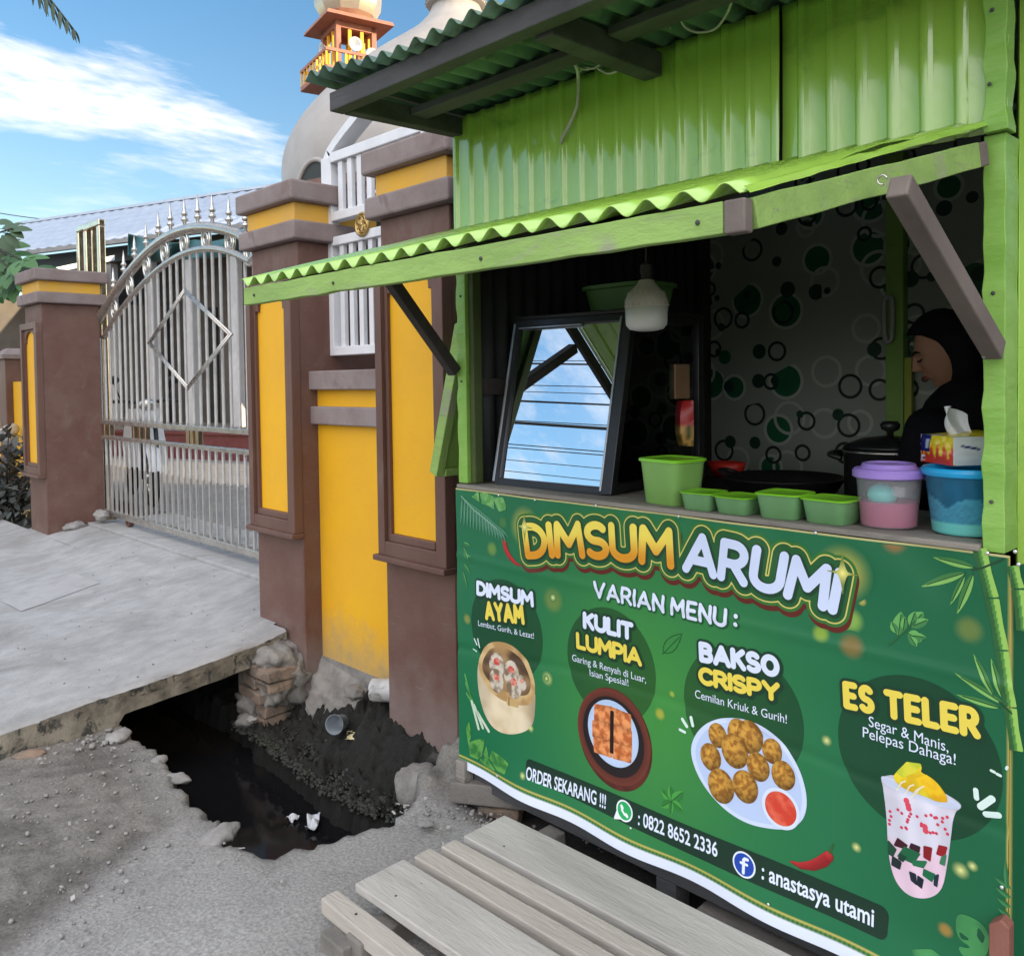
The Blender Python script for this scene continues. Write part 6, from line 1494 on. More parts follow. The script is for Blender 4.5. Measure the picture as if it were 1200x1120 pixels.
# ------------------------------------------------------------------ stones, rubble and litter
def rock(name, c, r, sc, label, seed, m='stone', cat='stone', group=None):
    b = MB(); b.ball(c, r, 20, 14, sc, jit=.32, rot=Matrix.Rotation(seed*1.7, 3, 'Z')); o = b.build(name, m, smooth=True); return tag(o, label, cat, group)
p = at(88, 617, Y=2.45); rock('stone', (p.x, p.y, p.z), .075, (1.25, .85, .6), 'pale rounded stone lying against the far gate pillar', 1)
p = at(119, 604, Y=2.62); rock('stone', (p.x, p.y, p.z), .065, (1.2, .8, .75), 'grey stone wedged by the corner of the far gate pillar near the gate wheel', 2)
for i, (x, y, z, r, lab) in enumerate(((258, 978, .025, .055, 'flat pale stone at the corner of the drain rim'), (208, 912, .02, .04, 'flat stone on the broken near rim of the drain'), (185, 892, .02, .035, 'small stone at the rim of the drain beside the slab'), (500, 965, .05, .022, 'small pebble by the rubble at the left corner of the stall'), (140, 862, .04, .05, 'grey stone at the foot of the concrete driveway edge'), (35, 884, .035, .045, 'reddish broken brick piece at the toe of the driveway'))):
    p = at(x, y, Z=z); rock('stone', (p.x, p.y, p.z), r, (1.4, .9, .42), lab, i+3, 'brick' if i == 5 else 'stone')
for i, (x, y, Y, r, lab) in enumerate(((493, 915, 2.05, .10, 'large lump of broken concrete below the brown pillar beside the stall'), (520, 935, 1.98, .055, 'lump of broken concrete nearest the stall corner'), (415, 806, 2.22, .045, 'small concrete chunk under the pipe stub'), (290, 838, 2.02, .05, 'chunk of rubble below the brick pier'))):
    p = at(x, y, Y=Y); rock('rubble', (p.x, p.y, p.z-.02), r, (1.2, .95, .75), lab, i+11, 'concrete_rough', 'rubble')
# loose gravel and crumbs
rr = random.Random(11); b = MB()
def scatter(poly, n, r0, r1, z=None):
    bb_ = bbx(poly, 0); k = 0
    while k < n:
        x, y = rr.uniform(bb_[0], bb_[1]), rr.uniform(bb_[2], bb_[3])
        if float(seg_sdf(np.array([x]), np.array([y]), poly)[0]) > 0: continue
        r = r0*(r1/r0)**(rr.random()**2.2)
        b.ball((x, y, (z if z is not None else .033)+r*.25+.008*noise.noise(Vector((x*3, y*3, 9.7)))), r, 6, 4, (1, .8, .6), jit=.5, rot=Matrix.Rotation(rr.random()*6, 3, 'Z')); k += 1
scatter([(-4.0, .6), (-3.9, 1.36), (-3.3, 1.30), (-2.85, 1.22), (-2.75, 1.0), (-2.3, .6)], 420, .002, .011)
scatter([(-2.85, 1.26), (-2.55, .6), (-2.0, .5), (-2.1, 1.2), (-2.45, 1.3)], 150, .002, .007)
scatter([(-2.45, 1.8), (-2.1, 1.93), (-2.15, 2.05), (-2.5, 2.0)], 130, .003, .012)
scatter([(-3.97, 1.0), (-3.78, 1.0), (-3.78, 1.34), (-3.95, 1.34)], 90, .004, .018)
scatter([(-2.3, 1.98), (-.7, 1.98), (-.7, 2.3), (-2.3, 2.3)], 160, .004, .014, -.02)
tag(b.build('gravel', 'stone', smooth=True), kind='stuff')
# fallen leaf crumbs and mud clods on the drain's ledge
rr = random.Random(21); b = MB()
for k in range(1700):
    x = rr.uniform(-4.1, -2.7); y = float(np.interp(x, LIPX, LIPY))+rr.uniform(-.045, .36)*rr.random()**.8; r = rr.uniform(.003, .011)*(1+.8*rr.random()**4)
    b.ball((x, y, -.155+.13*float(sm(.08, .5, y-float(np.interp(x, LIPX, LIPY))))), r, 7, 5, (1.1, .9, .7), jit=.7, rot=Matrix.Rotation(rr.random()*6, 3, 'Z'))
mat('mud', (.016, .017, .014), (.042, .045, .036), scale=26, rough=.35, bump=.8, bscale=60, spec=.4)
tag(b.build('mud_clods', 'mud', smooth=True), kind='stuff')
b = MB(); rr = random.Random(33)
for k in range(150):
    y = rr.uniform(.7, 2.5); x = -4.0-abs(rr.gauss(0, 1.3)) if y < 2.2 else rr.uniform(-8, -4.4)
    b.ball((x, y, slab_z(y)+.004), .002+.006*rr.random()**3, 6, 4, (1, .8, .6), jit=.5)
tag(b.build('slab_grit', 'stone', smooth=True), kind='stuff')
b = MB()
for k in range(42):
    x, y = rr.choice(((rr.uniform(-3.9, -2.9), rr.uniform(.9, 1.36)), (rr.uniform(-2.8, -2.2), rr.uniform(.7, 1.3)), (rr.uniform(-2.5, -2.15), rr.uniform(1.75, 1.95))))
    c = Vector((x, y, .042)); a = rr.random()*6.3; l_, w_ = rr.uniform(.003, .012), rr.uniform(.002, .006); d = Vector((math.cos(a), math.sin(a), .15)); s_ = Vector((-math.sin(a), math.cos(a), rr.uniform(-.4, .4)))
    b.hexa([c-d*l_-s_*w_, c+d*l_-s_*w_, c+d*l_+s_*w_, c-d*l_+s_*w_]+[p+Vector((0, 0, .0015)) for p in (c-d*l_-s_*w_, c+d*l_-s_*w_, c+d*l_+s_*w_, c-d*l_+s_*w_)])
mat('pale_crumb', (.45, .44, .41), (.30, .28, .25), scale=30, rough=.7)
tag(b.build('litter_crumbs', 'pale_crumb'), kind='stuff')
mat('grey_cup', (.22, .25, .27), (.16, .18, .2), scale=8, rough=.5); mat('pale_litter', (.7, .72, .74), (.5, .52, .55), scale=12, rough=.5); mat('litter_yellow', (.55, .46, .2), (.62, .58, .4), scale=10, rough=.6)
c = at(402, 845, Z=-.01); b = MB(); b.lathe([(.03, 0), (.032, .004), (.042, .085), (.045, .088), (.041, .085), (.03, .006), (.001, .005)], (0, 0, 0), 24)
mm = Matrix.Translation(c) @ Matrix.Rotation(R(-60), 4, 'Z') @ Matrix.Rotation(R(78), 4, 'Y'); b.v = [tuple(mm @ Vector(v)) for v in b.v]
tag(b.build('paper_cup', 'grey_cup', smooth=True), 'dirty grey drinking cup lying in the drain mud', 'cup')
def scrap(name, px, zc, w, h, m, label, cat, bulge=.01, rz=0., tilt=.2):
    c = at(*px, Z=zc); b = MB()
    def fn(u, v):
        p = Vector(((u-.5)*w, (v-.5)*h, bulge*math.sin(u*7)*math.cos(v*5)+.25*bulge*noise.noise(Vector((u*9, v*9, w*40)))))
        return c+Matrix.Rotation(rz, 3, 'Z') @ (Matrix.Rotation(tilt, 3, 'X') @ p)+Vector((0, 0, bulge))
    b.grid(fn, 14, 10); return tag(b.build(name, m, smooth=True, solid=.0012, recalc=False), label, cat)
scrap('food_wrapper', (414, 862), -.05, .10, .06, 'litter_yellow', 'crumpled yellow wrapper on the mud below the pipe', 'litter', .008, R(-40))
scrap('plastic_bottle_scrap', (433, 861), -.05, .05, .03, 'pale_litter', 'small clear plastic scrap beside the yellow wrapper', 'litter', .012, R(-50))
scrap('plastic_bag', (367, 967), WATER_Z+.004, .11, .05, 'pale_litter', 'white plastic bag floating on the black drain water', 'litter', .02, R(-38))
scrap('plastic_bag', (343, 961), WATER_Z+.002, .045, .035, 'pale_litter', 'small white plastic piece floating left of the larger bag', 'litter', .014, R(20))
scrap('leaf_scrap', (294, 843), -.09, .06, .035, 'stone', 'grey crumpled scrap on the ledge below the brick pier', 'litter', .006, R(10))
scrap('plastic_scrap', (84, 641), slab_z(2.0)+.005, .03, .02, 'pale_litter', 'tiny white scrap on the driveway before the far pillar', 'litter', .004)
# ------------------------------------------------------------------ yard behind the gate
mat('paving', (.26, .25, .24), (.19, .185, .175), scale=7, rough=.9, bump=.4, bscale=30)
b = MB(); b.box(-24, -2.6, 3.3, 22, .1, .36); tag(b.build('courtyard_paving', 'paving'), kind='structure')
mat('hall_wall', (.15, .14, .125), (.11, .10, .09), scale=4, rough=.7); mat('hall_dark', (.025, .03, .03), (.04, .045, .04), scale=3, rough=.6); mat('white_paint', (.50, .52, .54), (.42, .44, .46), scale=5, rough=.5)
mat('maroon_tile', (.12, .035, .045), (.15, .05, .06), scale=9, rough=.35); mat('roof_tile', (.40, .45, .52), (.48, .53, .60), scale=3, rough=.38, metal=.2, bump=.1, bscale=20)
mat('upper_wall', (.15, .08, .06), (.19, .11, .085), scale=3, rough=.7); mat('teal_tarp', (.02, .085, .095), (.03, .11, .12), scale=5, rough=.55, bump=.2, bscale=12)
mat('dome_metal', (.33, .305, .28), (.39, .365, .335), scale=1.6, rough=.55, metal=.0, bump=.06, bscale=9); mat('dome_gold', (.62, .53, .40), (.55, .46, .34), scale=3, rough=.3, metal=.55)
mat('tower_red', (.30, .115, .07), (.36, .15, .10), scale=4, rough=.6); mat('seam', (.2, .19, .18), (.25, .24, .23), scale=6, rough=.5)
HA = Vector((-14.3, 5.73, 0)); HD = Vector((.945, .326, 0)).normalized(); HN = Vector((-HD.y, HD.x, 0))
def hp(t, n, z): p = HA+HD*t+HN*n; return Vector((p.x, p.y, z))
HALL = thing('prayer_hall', tuple(hp(0, 1.5, .36)), 'long hall with grey tiled roof and pale columns behind the steel gate', 'building')
def hbox(name, t0, t1, n0, n1, z0, z1, m, parent=HALL, bevel=0):
    b = MB(); b.hexa([hp(t0, n0, z0), hp(t1, n0, z0), hp(t1, n1, z0), hp(t0, n1, z0), hp(t0, n0, z1), hp(t1, n0, z1), hp(t1, n1, z1), hp(t0, n1, z1)]); return b.build(name, m, parent, bevel=bevel)
hbox('wall', -3.4, 7, 1.5, 9, .36, 4.25, 'hall_wall')
hbox('upper_wall', 1.8, 8, 2.6, 9, 4.25, 5.35, 'upper_wall')
hbox('step', -2.2, 7, .25, 1.49, .36, .86, 'paving')
for t0, t1 in ((-2.35, -1.75), (-.95, -.62), (.95, 1.25), (1.75, 2.1), (2.5, 2.78), (-.35, -.15)):
    f = hbox('doorway', t0, t1, 1.46, 1.499, .87, 2.95, 'hall_dark')
for t in (-1.5, -.52, .42, 1.42, 2.3, 3.2): hbox('column', t-.075, t+.075, .28, .43, .86, 3.96, 'white_paint', bevel=.01)
hbox('beam', -3.4, 7, .2, .5, 3.7, 3.96, 'hall_dark')
b = MB()
def rf(u, v):
    t = -3.62-2.9*v+(11+2.9*v)*u; k = v*7; st = (k-math.floor(k)); p = hp(t, -.15+2.15*v, 3.98+1.12*v+.018*(1-st)+.012*math.sin(t*2*math.pi/.28))
    return p
b.grid(rf, 330, 42); RF = b.build('roof', 'roof_tile', HALL, auto=30, solid=.02)
b = MB(); b.bar(hp(-6.5, 2.0, 5.125), hp(7.4, 2.0, 5.125), .14, .05); b.build('ridge_cap', 'roof_tile', RF)
hbox('eave_gutter', -3.6, 7.3, -.19, -.10, 3.92, 3.985, 'seam', RF)
b = MB(); b.tube(spline([tuple(at(46, 319, Y=5.4)), tuple(at(43, 308, Y=5.4)), tuple(at(36, 300, Y=5.4)), tuple(at(29, 288, Y=5.4))]), [.10]*6+[.08]*6+[.055]*6+[.03]*6+[.01], 8); b.build('roof_horn', 'white_paint', RF, smooth=True)
# low maroon wall in the yard
t = thing('yard_wall', tuple(hp(1, 0, .36)), 'low maroon tiled wall across the yard behind the gate', 'wall')
hbox('wall_face', -1.2, 7, -.06, .10, .36, .76, 'maroon_tile', t); hbox('coping', -1.22, 7, -.10, .14, .761, .80, 'maroon_tile', t)
# tarpaulin slung under the eave
b = MB()
tp = [(150, 274), (166, 278), (186, 283), (206, 285), (228, 281), (250, 283), (270, 279), (300, 276)]
bt = [(146, 300), (164, 306), (186, 307), (206, 306), (228, 303), (250, 303), (270, 300), (300, 298)]
def tarp(u, v):
    i = min(6, int(u*7)); f = u*7-i
    x = tp[i][0]*(1-f)+tp[i+1][0]*f; y0 = tp[i][1]*(1-f)+tp[i+1][1]*f; y1 = bt[i][1]*(1-f)+bt[i+1][1]*f
    return at(x, y0+(y1-y0)*v, Y=4.75+.09*math.sin(u*30)*v+.06*math.sin(u*13+v*3)+.5*u)
b.grid(tarp, 60, 12); tag(b.build('tarpaulin', 'teal_tarp', smooth=True, solid=.01), 'dark teal tarpaulin slung below the grey roof behind the gate arch', 'tarpaulin')
# big dome
DC_ = Vector((-12.5, 10.8, 5.3))
DOME = thing('mosque_dome', tuple(DC_), 'large pale grey ribbed dome rising behind the brown pillars', 'dome')
prof = [(3.15, -.9), (3.24, -.4), (3.27, .05), (3.22, .4), (3.08, .75), (2.75, 1.2), (2.36, 1.62), (1.92, 2.0), (1.45, 2.35), (1.0, 2.65), (.66, 2.92), (.5, 3.15), (.42, 3.28)]
pz = [p[1] for p in prof]; pr2 = [p[0] for p in prof]
zz = np.linspace(pz[0], pz[-1], 60); 
from numpy import interp
b = MB(); sg = 16
vs = []; nn_ = sg*6
rr_ = np.interp(zz, pz, pr2); kern = np.ones(7)/7; rs_ = np.convolve(np.pad(rr_, 3, 'edge'), kern, 'valid')
for z, r in zip(zz, rs_):
    for k in range(nn_):
        a = 2*math.pi*k/nn_; ph = (k % 6)/6; th = (ph-.5)*2*math.pi/sg; f = .35+.65*1.012*math.cos(math.pi/sg)/math.cos(th)-(.010 if k % 6 == 0 else 0)
        vs.append((DC_.x+r*f*math.cos(a), DC_.y+r*f*math.sin(a), DC_.z+z))
b.add(vs, [(i*nn_+k, i*nn_+(k+1) % nn_, (i+1)*nn_+(k+1) % nn_, (i+1)*nn_+k) for i in range(59) for k in range(nn_)])
b.build('dome_shell', 'dome_metal', DOME, smooth=True)
b = MB(); b.lathe([(.46, 3.28), (.56, 3.32), (.56, 3.40), (.44, 3.48), (.22, 3.75), (.12, 4.1), (.10, 4.5), (.2, 4.6), (.2, 4.8), (.06, 4.95), (.02, 5.6)], tuple(DC_), 28); b.build('finial', 'dome_metal', DOME, auto=40)
b = MB()
for k in range(28):
    a = 2*math.pi*k/28; b.ball((DC_.x+.565*math.cos(a), DC_.y+.565*math.sin(a), DC_.z+3.36), .028, 6, 4)
b.build('finial_ring', 'seam', DOME)
b = MB(); b.lathe([(3.5, -3.2), (3.5, -.75), (3.58, -.7), (3.58, -.55), (3.36, -.5)], tuple(DC_), 48); b.build('drum', 'upper_wall', DOME, auto=40)
# arched dormer at the foot of the dome
dd = Vector((math.cos(R(-128)), math.sin(R(-128)), 0)); dd = Vector((.10, -.995, 0)).normalized(); ds = Vector((-dd.y, dd.x, 0))
b = MB(); c = DC_+dd*2.9+Vector((0, 0, -.95))
poly = [c+ds*(.5*math.cos(a))+Vector((0, 0, .78*math.sin(a)**.8)) for a in np.linspace(0, math.pi, 20)]
b.prism(poly, dd*.45); b.build('dormer', 'hall_dark', DOME, smooth=False)
b = MB(); b.tube([p+dd*.46 for p in poly], .04, 8); b.build('dormer_frame', 'dome_metal', DOME, smooth=True)
# minaret
MC = Vector((-16.85, 10.95, 0)); MA = R(-12)
MIN = thing('minaret', (MC.x, MC.y, 2.1), 'slim reddish minaret with balcony, loudspeakers and a small pale gold dome', 'tower')
MR = Matrix.Translation(MC+Vector((.16, .24, 1.42))) @ Matrix.Rotation(MA, 4, 'Z') @ Matrix.Scale(.84, 4)
def mbx(name, boxes, m, bevel=0.):
    b = MB()
    for q in boxes: b.box(*q)
    b.v = [tuple(MR @ Vector(v)) for v in b.v]; return b.build(name, m, MIN, bevel=bevel)
mbx('shaft', [(-.5, .5, -.5, .5, .36, 8.11)], 'tower_red')
mbx('balcony_floor', [(-1.02, 1.02, -1.02, 1.02, 8.12, 8.26)], 'tower_red', .02)
mbx('balcony_rail', [(-1.02, 1.02, s*.99-.03, s*.99+.03, 8.62, 8.70) for s in (-1, 1)]+[(s*.99-.03, s*.99+.03, -.96, .96, 8.62, 8.70) for s in (-1, 1)], 'tower_red')
bl = []
for k in range(9):
    q = -.96+k*.24
    for s in (-1, 1): bl += [(q-.022, q+.022, s*.99-.022, s*.99+.022, 8.26, 8.62)]+([(s*.99-.022, s*.99+.022, q-.022, q+.022, 8.26, 8.62)] if 0 < k < 8 else [])
mbx('balusters', bl, 'yellow')
mbx('corner_posts', [(sx*.5-.07, sx*.5+.07, sy*.5-.07, sy*.5+.07, 8.26, 9.62) for sx in (-1, 1) for sy in (-1, 1)], 'tower_red', .01)
mbx('lintel', [(-.57, .57, s*.5-.06, s*.5+.06, 9.46, 9.62) for s in (-1, 1)]+[(s*.5-.06, s*.5+.06, -.43, .43, 9.46, 9.62) for s in (-1, 1)], 'tower_red')
mbx('inner_columns', [(s*.17-.045, s*.17+.045, q*.5-.03, q*.5+.03, 8.26, 9.46) for s in (-1, 1) for q in (-1, 1)]+[(q*.5-.03, q*.5+.03, s*.17-.045, s*.17+.045, 8.26, 9.46) for s in (-1, 1) for q in (-1, 1)], 'yellow')
b = MB(); b.hexa([(-.93, -.93, 9.62), (.93, -.93, 9.62), (.93, .93, 9.62), (-.93, .93, 9.62), (-.90, -.90, 9.72), (.90, -.90, 9.72), (.90, .90, 9.72), (-.90, .90, 9.72)]); b.hexa([(-.8, -.8, 9.721), (.8, -.8, 9.721), (.8, .8, 9.721), (-.8, .8, 9.721), (-.5, -.5, 9.86), (.5, -.5, 9.86), (.5, .5, 9.86), (-.5, .5, 9.86)])
b.v = [tuple(MR @ Vector(v)) for v in b.v]; b.build('canopy_slab', 'tower_red', MIN)
b = MB(); b.lathe([(.52, 9.8), (.74, 9.95), (.88, 10.2), (.91, 10.5), (.84, 10.85), (.62, 11.25), (.32, 11.6), (.1, 11.9), (.02, 12.5)], (0, 0, 0), 10); b.v = [tuple(MR @ Vector(v)) for v in b.v]; b.build('small_dome', 'dome_gold', MIN, auto=25)
for (sx, sy, z) in ((.0, -.72, 8.98), (-.38, -.72, 8.78), (.72, -.12, 9.0), (.72, .35, 8.8)):
    b = MB(); d = Vector((sx if abs(sx) > .6 else 0, sy if abs(sy) > .6 else 0, 0)).normalized(); p = Vector((sx, sy, z)); n_ = 20; s_v = Vector((-d.y, d.x, 0))
    vs = []
    for r_, o in ((.03, -.22), (.06, -.12), (.18, .06), (.19, .07), (.15, .04), (.001, -.05)): vs += [p+d*o+(s_v*math.cos(2*math.pi*k/n_)+Vector((0, 0, 1))*math.sin(2*math.pi*k/n_))*r_ for k in range(n_)]
    b.add([MR @ v for v in vs], [(i*n_+k, i*n_+(k+1) % n_, (i+1)*n_+(k+1) % n_, (i+1)*n_+k) for i in range(5) for k in range(n_)]); b.build('loudspeaker', 'white_paint', MIN, smooth=True)

# ------------------------------------------------------------------ motorcycle behind the gate, front towards us
mat('bike_white', (.62, .63, .65), rough=.25, coat=.4); mat('bike_black', (.012, .012, .013), rough=.4); mat('tyre', (.02, .02, .02), rough=.85)
bc = Vector((-8.95, 3.42, .36)); bm_ = Matrix.Translation(bc) @ Matrix.Rotation(R(-12), 4, 'Z')
BK = thing('motorcycle', tuple(bc), 'white and black motorcycle parked behind the left end of the steel gate', 'motorcycle')
def bk(name, fn, m, parent=None, smooth=True, bevel=0.):
    b = MB(); fn(b); b.v = [tuple(bm_ @ Vector(v)) for v in b.v]; return b.build(name, m, parent or BK, smooth=smooth, bevel=bevel)
def ring(b, x, z, R_, r, w=1.):
    b.tube([(x+R_*math.cos(a), 0, z+R_*math.sin(a)) for a in np.linspace(0, 2*math.pi, 28, endpoint=False)], r, 10, closed=True)
for x in (.42, -.80):
    w = bk('wheel', lambda b: ring(b, x, .28, .235, .045), 'tyre'); 
    bk('rim', lambda b: (ring(b, x, .28, .185, .018), b.tube([(x, -.05, .28), (x, .05, .28)], .05, 12), *[b.tube([(x, 0, .28), (x+.185*math.cos(a), 0, .28+.185*math.sin(a))], .012, 6) for a in np.linspace(0, 2*math.pi, 5, endpoint=False)]), 'steel', w)
bk('fork', lambda b: [b.tube([(.42, s*.075, .28), (.24, s*.075, .85)], .022, 8) for s in (-1, 1)], 'bike_black')
bk('front_fender', lambda b: b.grid(lambda u, v: (.42+.30*math.cos(.25+2.1*u), (v-.5)*.13, .28+.30*math.sin(.25+2.1*u)+.02*math.cos((v-.5)*3)), 14, 6), 'bike_white')
bk('leg_shield', lambda b: b.grid(lambda u, v: (.22-.16*abs(u*2-1)**2-.10*(v-.5), (u-.5)*(.42-.16*abs(v-.35)), .38+.58*v), 14, 14), 'bike_white')
bk('front_cowl', lambda b: b.ball((.26, 0, .90), .12, 16, 10, (.8, .95, .9)), 'bike_white')
bk('headlight', lambda b: b.ball((.33, 0, 1.0), .085, 16, 10, (.6, 1.1, .7)), 'steel')
bk('handlebar', lambda b: b.tube(spline([(.10, -.34, 1.03), (.18, -.2, 1.04), (.22, 0, 1.02), (.18, .2, 1.04), (.10, .34, 1.03)]), .018, 8), 'bike_black')
for s in (-1, 1): bk('mirror', lambda b: (b.tube([(.16, s*.22, 1.04), (.14, s*.28, 1.22)], .008, 6), b.ball((.14, s*.29, 1.25), .06, 12, 8, (.3, 1.1, .7))), 'bike_black')
bk('seat', lambda b: b.ball((-.45, 0, .78), .2, 16, 10, (1.7, .65, .35)), 'bike_black')
bk('body', lambda b: b.ball((-.45, 0, .58), .24, 16, 10, (1.8, .55, .7)), 'bike_white')

# ------------------------------------------------------------------ left edge: fence, house, plants
FN = thing('yellow_fence', (-11, 3.0, .2), 'low yellow fence wall with a brown capped post left of the far gate pillar', 'fence')
b = MB(); b.box(-16, -8.92, 2.96, 3.10, .0, 1.62); b.build('wall_face', 'yellow', FN)
for x in (-11.95, -14.4):
    b = MB(); b.box(x-.16, x+.16, 2.88, 3.16, .0, 1.90); p_ = b.build('post', 'brown', FN, bevel=.01)
    b = MB(); b.box(x-.20, x+.20, 2.84, 3.20, 1.901, 1.95); b.hexa([(x-.20, 2.84, 1.951), (x+.2, 2.84, 1.951), (x+.2, 3.2, 1.951), (x-.2, 3.2, 1.951), (x-.1, 2.94, 2.03), (x+.1, 2.94, 2.03), (x+.1, 3.1, 2.03), (x-.1, 3.1, 2.03)]); b.build('cap', 'brown_cap', p_)
b = MB(); c = at(11, 506, Y=2.80); b.lathe([(.001, -.12), (.07, -.12), (.085, .0), (.085, .12), (.07, .13), (.001, .10)], (0, 0, 0), 18)
mm = Matrix.Translation(c) @ Matrix.Rotation(R(-35), 4, 'Z') @ Matrix.Rotation(R(105), 4, 'Y'); b.v = [tuple(mm @ Vector(v)) for v in b.v]
tag(b.build('spot_lamp', 'pvc', smooth=True), 'grey round lamp housing fixed to the brown fence post', 'lamp')
HS_ = thing('small_house', (-17, 4.6, .2), 'small cream house with white column and pale roof at the far left', 'house')
b = MB(); b.box(-21, -15.9, 3.7, 6.5, .1, 3.0); b.build('wall', 'hall_wall', HS_)
b = MB(); b.hexa([(-21.4, 3.2, 3.0), (-14.6, 3.2, 3.0), (-14.6, 5.2, 3.6), (-21.4, 5.2, 3.6), (-21.4, 3.2, 3.07), (-14.6, 3.2, 3.07), (-14.6, 5.2, 3.68), (-21.4, 5.2, 3.68)]); b.build('roof', 'roof_tile', HS_)
for x in (-14.85, -17.4):
    b = MB(); b.box(x-.10, x+.10, 3.32, 3.52, .1, 2.99); b.build('column', 'white_paint', HS_)
b = MB(); b.box(-18.6, -17.8, 3.66, 3.699, .9, 2.3); b.build('window', 'hall_dark', HS_)

vcmat('leaf', rough=.5, spec=.35)
def leafmesh(b, cols, c, d, up_, L, W, col, lobes=0, fold=.18):
    d = d.normalized(); s = d.cross(up_)
    if s.length < .05: s = d.cross(Vector((1, 0, 0)))
    s.normalize(); u = s.cross(d)
    n = 5; vs = []; fs = []
    for i in range(n+1):
        t = i/n; w = W*math.sin(math.pi*min(1, t*.94+.03))**.8; bend = u*(-.22*L*t*t)
        o = c+d*L*t+bend
        vs += [o-s*w+u*w*fold, o, o+s*w+u*w*fold]
    for i in range(n):
        k = i*3; fs += [(k, k+1, k+4, k+3), (k+1, k+2, k+5, k+4)]
    b.add(vs, fs); cols += [col]*len(vs)
rr = random.Random(4)
def rdir(zb=-.3): 
    v = Vector((rr.gauss(0, 1), rr.gauss(0, 1), rr.gauss(0, 1)+zb)); return v.normalized()
# dark shrub
SH = thing('dark_bush', (-9.75, 2.42, .2), 'dark leaved bush growing left of the far gate pillar', 'bush')
b = MB(); cols = []
for k in range(900):
    p = Vector((-9.95+rr.gauss(0, .30), 2.36+rr.gauss(0, .20), .25+abs(rr.gauss(0, .36))))
    if p.z > 1.35: continue
    g = rr.random(); leafmesh(b, cols, p, rdir(.2), rdir(1.5), rr.uniform(.07, .14), rr.uniform(.018, .032), np.array((.03, .04, .035))*(1-g)+np.array((.10, .105, .10))*g)
b.build('foliage', 'leaf', SH, smooth=True, col=cols, recalc=False)
b = MB()
for k in range(9): b.tube([(-9.9+rr.gauss(0, .08), 2.38+rr.gauss(0, .06), .15), (-9.9+rr.gauss(0, .2), 2.36+rr.gauss(0, .15), .7), (-9.9+rr.gauss(0, .3), 2.36+rr.gauss(0, .2), 1.05)], [.014, .01, .005], 6)
b.tube(spline([tuple(at(20, 590, Y=2.3)), tuple(at(28, 570, Y=2.3)), tuple(at(35, 562, Y=2.3))]), .007, 6)
b.build('stem', 'dark_timber', SH)
# broad-leaved tree peeping over the far pillar
TR_ = thing('broadleaf_tree', (-11.6, 2.70, .2), 'young tree with broad green leaves above the far left pillar', 'tree')
b = MB(); b.tube(spline([(-11.6, 2.45, .1), (-11.55, 2.42, 1.2), (-11.4, 2.48, 2.3), (-11.3, 2.5, 3.1)]), [.05]*8+[.042]*8+[.035]*9, 10)
cols = []; lb = MB()
def palmate(c, d, up_, S):
    d = d.normalized(); s = d.cross(up_).normalized(); u = s.cross(d); g = rr.random(); base_ = np.array((.025, .085, .02))*(1-g)+np.array((.07, .17, .05))*g
    for a, l in ((-75, .62), (-40, .85), (0, 1), (40, .85), (75, .62)):
        dd_ = d*math.cos(R(a))+s*math.sin(R(a)); leafmesh(lb, cols, c, dd_, u, S*l, S*.20, base_*rr.uniform(.85, 1.15), fold=.1)
for (x, y, Y_) in ((8, 300, 2.55), (25, 305, 2.5), (30, 322, 2.55), (5, 322, 2.5), (-10, 310, 2.5), (14, 318, 2.45), (-16, 330, 2.5), (-5, 290, 2.6), (20, 332, 2.6), (0, 338, 2.5), (-30, 300, 2.5), (-40, 320, 2.6), (36, 318, 2.65)):
    p = at(x, y, Y=Y_); q_ = Vector((-11.3, 2.5, 3.05)); palmate(p, (p-q_)*Vector((1, 1, .3))+Vector((.25, .1, -.25)), Vector((rr.gauss(.5, .2), rr.gauss(-.5, .2), .9)), rr.uniform(.30, .42)); b.tube([q_, (q_+p)/2+Vector((0, 0, .12)), p], .008, 5)
for (x0, y0, x1, y1) in ((-8, 262, 6, 256), (4, 275, 16, 258), (8, 272, 25, 262), (2, 268, 12, 262), (-4, 282, 9, 292), (2, 276, 12, 290), (6, 274, 17, 284), (12, 268, 22, 274), (-6, 275, 3, 296)):
    a_, c_ = at(x0, y0, Y=2.6), at(x1, y1, Y=2.62); leafmesh(lb, cols, a_, c_-a_, Vector((.3, -.7, .6)), (c_-a_).length*1.1, .05, (.05, .10, .04))
b.tube([Vector((-11.3, 2.5, 3.0)), at(-8, 275, Y=2.58), at(14, 268, Y=2.6)], .01, 5)
b.build('trunk', 'dark_timber', TR_, smooth=True); lb.build('crown', 'leaf', TR_, smooth=True, col=cols, recalc=False)
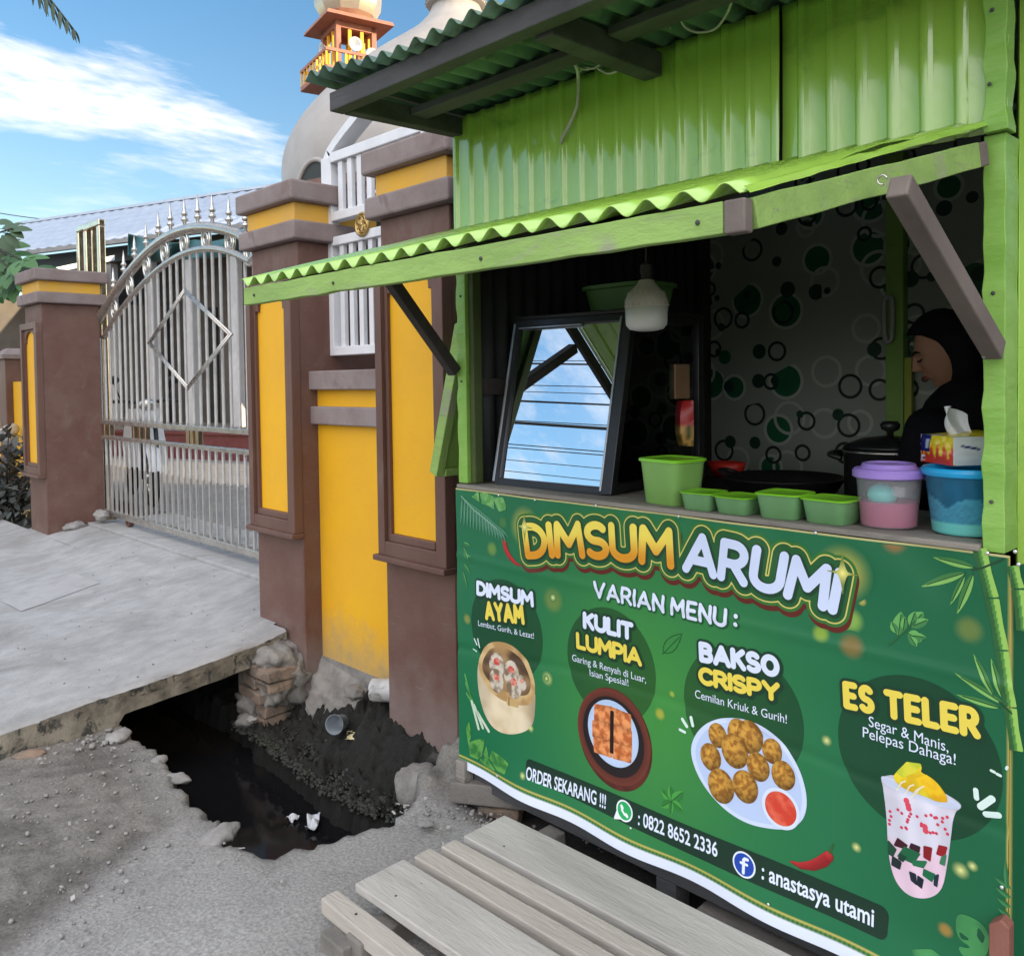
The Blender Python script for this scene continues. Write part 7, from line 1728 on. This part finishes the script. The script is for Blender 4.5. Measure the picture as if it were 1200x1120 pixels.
# palm whose frond tip hangs into the picture
PB = Vector((-8.9, .95, 0)); PTOP = Vector((-8.7, 1.15, 5.75))
PT_ = thing('palm_tree', tuple(PB), 'palm tree whose drooping frond tip hangs in the top left corner of the sky', 'palm')
b = MB(); b.tube(spline([tuple(PB), (-8.85, 1.0, 2), (-8.75, 1.1, 4), tuple(PTOP)]), [.16]*8+[.13]*8+[.11]*9, 12); b.build('trunk', 'old_timber', PT_, smooth=True)
def frond(tip, rise, L_s, nm='frond'):
    b = MB(); cols = []; mid = (PTOP+tip)/2+Vector((0, 0, rise)); pts = [PTOP*(1-t)**2+mid*(2*t*(1-t))+tip*t*t for t in np.linspace(0, 1, 34)]
    b.tube(pts, [.022-.018*i/33 for i in range(34)], 5); cols += [(.05, .06, .03)]*len(b.v)
    for i in range(4, 34):
        t = i/33; d = (pts[min(33, i+1)]-pts[i-1]).normalized(); s = d.cross(Vector((0, 0, 1))).normalized()
        for sg_ in (-1, 1):
            l = L_s*(math.sin(math.pi*min(.96, t*.80+.16))**.6); dd_ = d*.75+s*sg_*.75+Vector((0, 0, -.45-.2*rr.random())); leafmesh(b, cols, pts[i], dd_, Vector((0, 0, 1)), l*rr.uniform(.85, 1.1), .016, np.array((.035, .055, .03))*rr.uniform(.7, 1.5), fold=.3)
    b.build(nm, 'leaf', PT_, smooth=True, col=cols, recalc=False)
frond(at(86, 34, Y=2.35), .55, .42)
for (dx, dy, dz) in ((-1.6, -1.4, -.3), (.2, -2.2, -.2), (1.7, -1.6, -.3), (-2.2, .2, .0), (-1.2, -.6, 1.2), (.6, -1.2, 1.3)): frond(PTOP+Vector((dx, dy, dz)), .7, .5)

# ------------------------------------------------------------------ wires, and the other side of the street (seen in the glass)
mat('wire', (.02, .02, .022), rough=.6)
def wire(p, q, sag, r, lab, cat='cable', n=24):
    b = MB(); p, q = Vector(p), Vector(q); b.tube([p.lerp(q, t)-Vector((0, 0, sag*4*t*(1-t))) for t in np.linspace(0, 1, n)], r, 6); o = b.build('power_line', 'wire', smooth=True); return tag(o, lab, cat)
wire(at(-60, 238, Y=7), at(135, 259, Y=16), .25, .018, 'thin overhead wire crossing the sky above the grey tiled roof, highest of three')
wire(at(-60, 258, Y=7), at(95, 271, Y=14), .2, .014, 'thin overhead wire just above the left end of the tiled roof, middle of three')
wire(at(-60, 262, Y=7), at(85, 274, Y=14), .2, .013, 'thin overhead wire just above the left end of the tiled roof, lowest of three')
for z, dy, r, sag in tuple((a_, b_, c_*.55, d_) for a_, b_, c_, d_ in ((6.35, 0, .012, .25), (6.2, .12, .03, .3), (5.95, -.1, .014, .35), (5.78, .1, .012, .3), (5.6, .2, .014, .3), (5.45, 0, .022, .3), (5.25, -.15, .014, .35), (5.02, .05, .05, .3), (4.8, .1, .016, .35), (4.55, -.1, .012, .4), (4.35, .1, .012, .4), (3.95, .0, .015, .3), (5.68, .15, .014, .4), (4.68, -.1, .016, .3), (4.15, .1, .02, .35))):
    o = wire((-38, -7+dy, z+.35*(1 if r > .012 else .1)), (14, -7-dy, z-.1), sag, r, 'overhead cable strung along the far side of the street', n=40); o['group'] = 'cables along the street'
for x in (-38, 14):
    b = MB(); b.tube([(x, -7, -.1), (x, -7, 7.2)], [.14, .10], 12); b.bar((x, -7.6, 6.4), (x, -6.4, 6.4), .08, .08); o = b.build('utility_pole', 'old_timber', smooth=False); tag(o, 'tall utility pole carrying the street cables', 'utility pole', 'street poles')
HO = thing('house_opposite', (-16, -17, 0), 'low house with brown roof across the street', 'house')
b = MB(); b.box(-19.5, -11, -20, -15.5, -.1, 3.4); b.build('wall', 'hall_wall', HO)
b = MB(); b.prism([(-20, -15, 3.3), (-20, -20.5, 3.3), (-20, -17.7, 5.3)], (9.5, 0, 0)); b.build('roof', 'brown', HO)
NB = thing('added_shade_house', (8, 8, 0), 'unseen plain house added east of the food stall to shade the street', 'house')  # added out of view to keep the low sun off the street
b = MB(); b.box(1.2, 15, 4.2, 11, -.1, 6.2); b.build('wall', 'hall_wall', NB)
b = MB(); b.prism([(.7, 3.7, 6.2), (.7, 11.5, 6.2), (.7, 7.6, 8.2)], (14.8, 0, 0)); b.build('roof', 'brown', NB)

# ------------------------------------------------------------------ tidy
for o in list(bpy.data.objects):
    if '_o' in o.keys(): del o['_o']
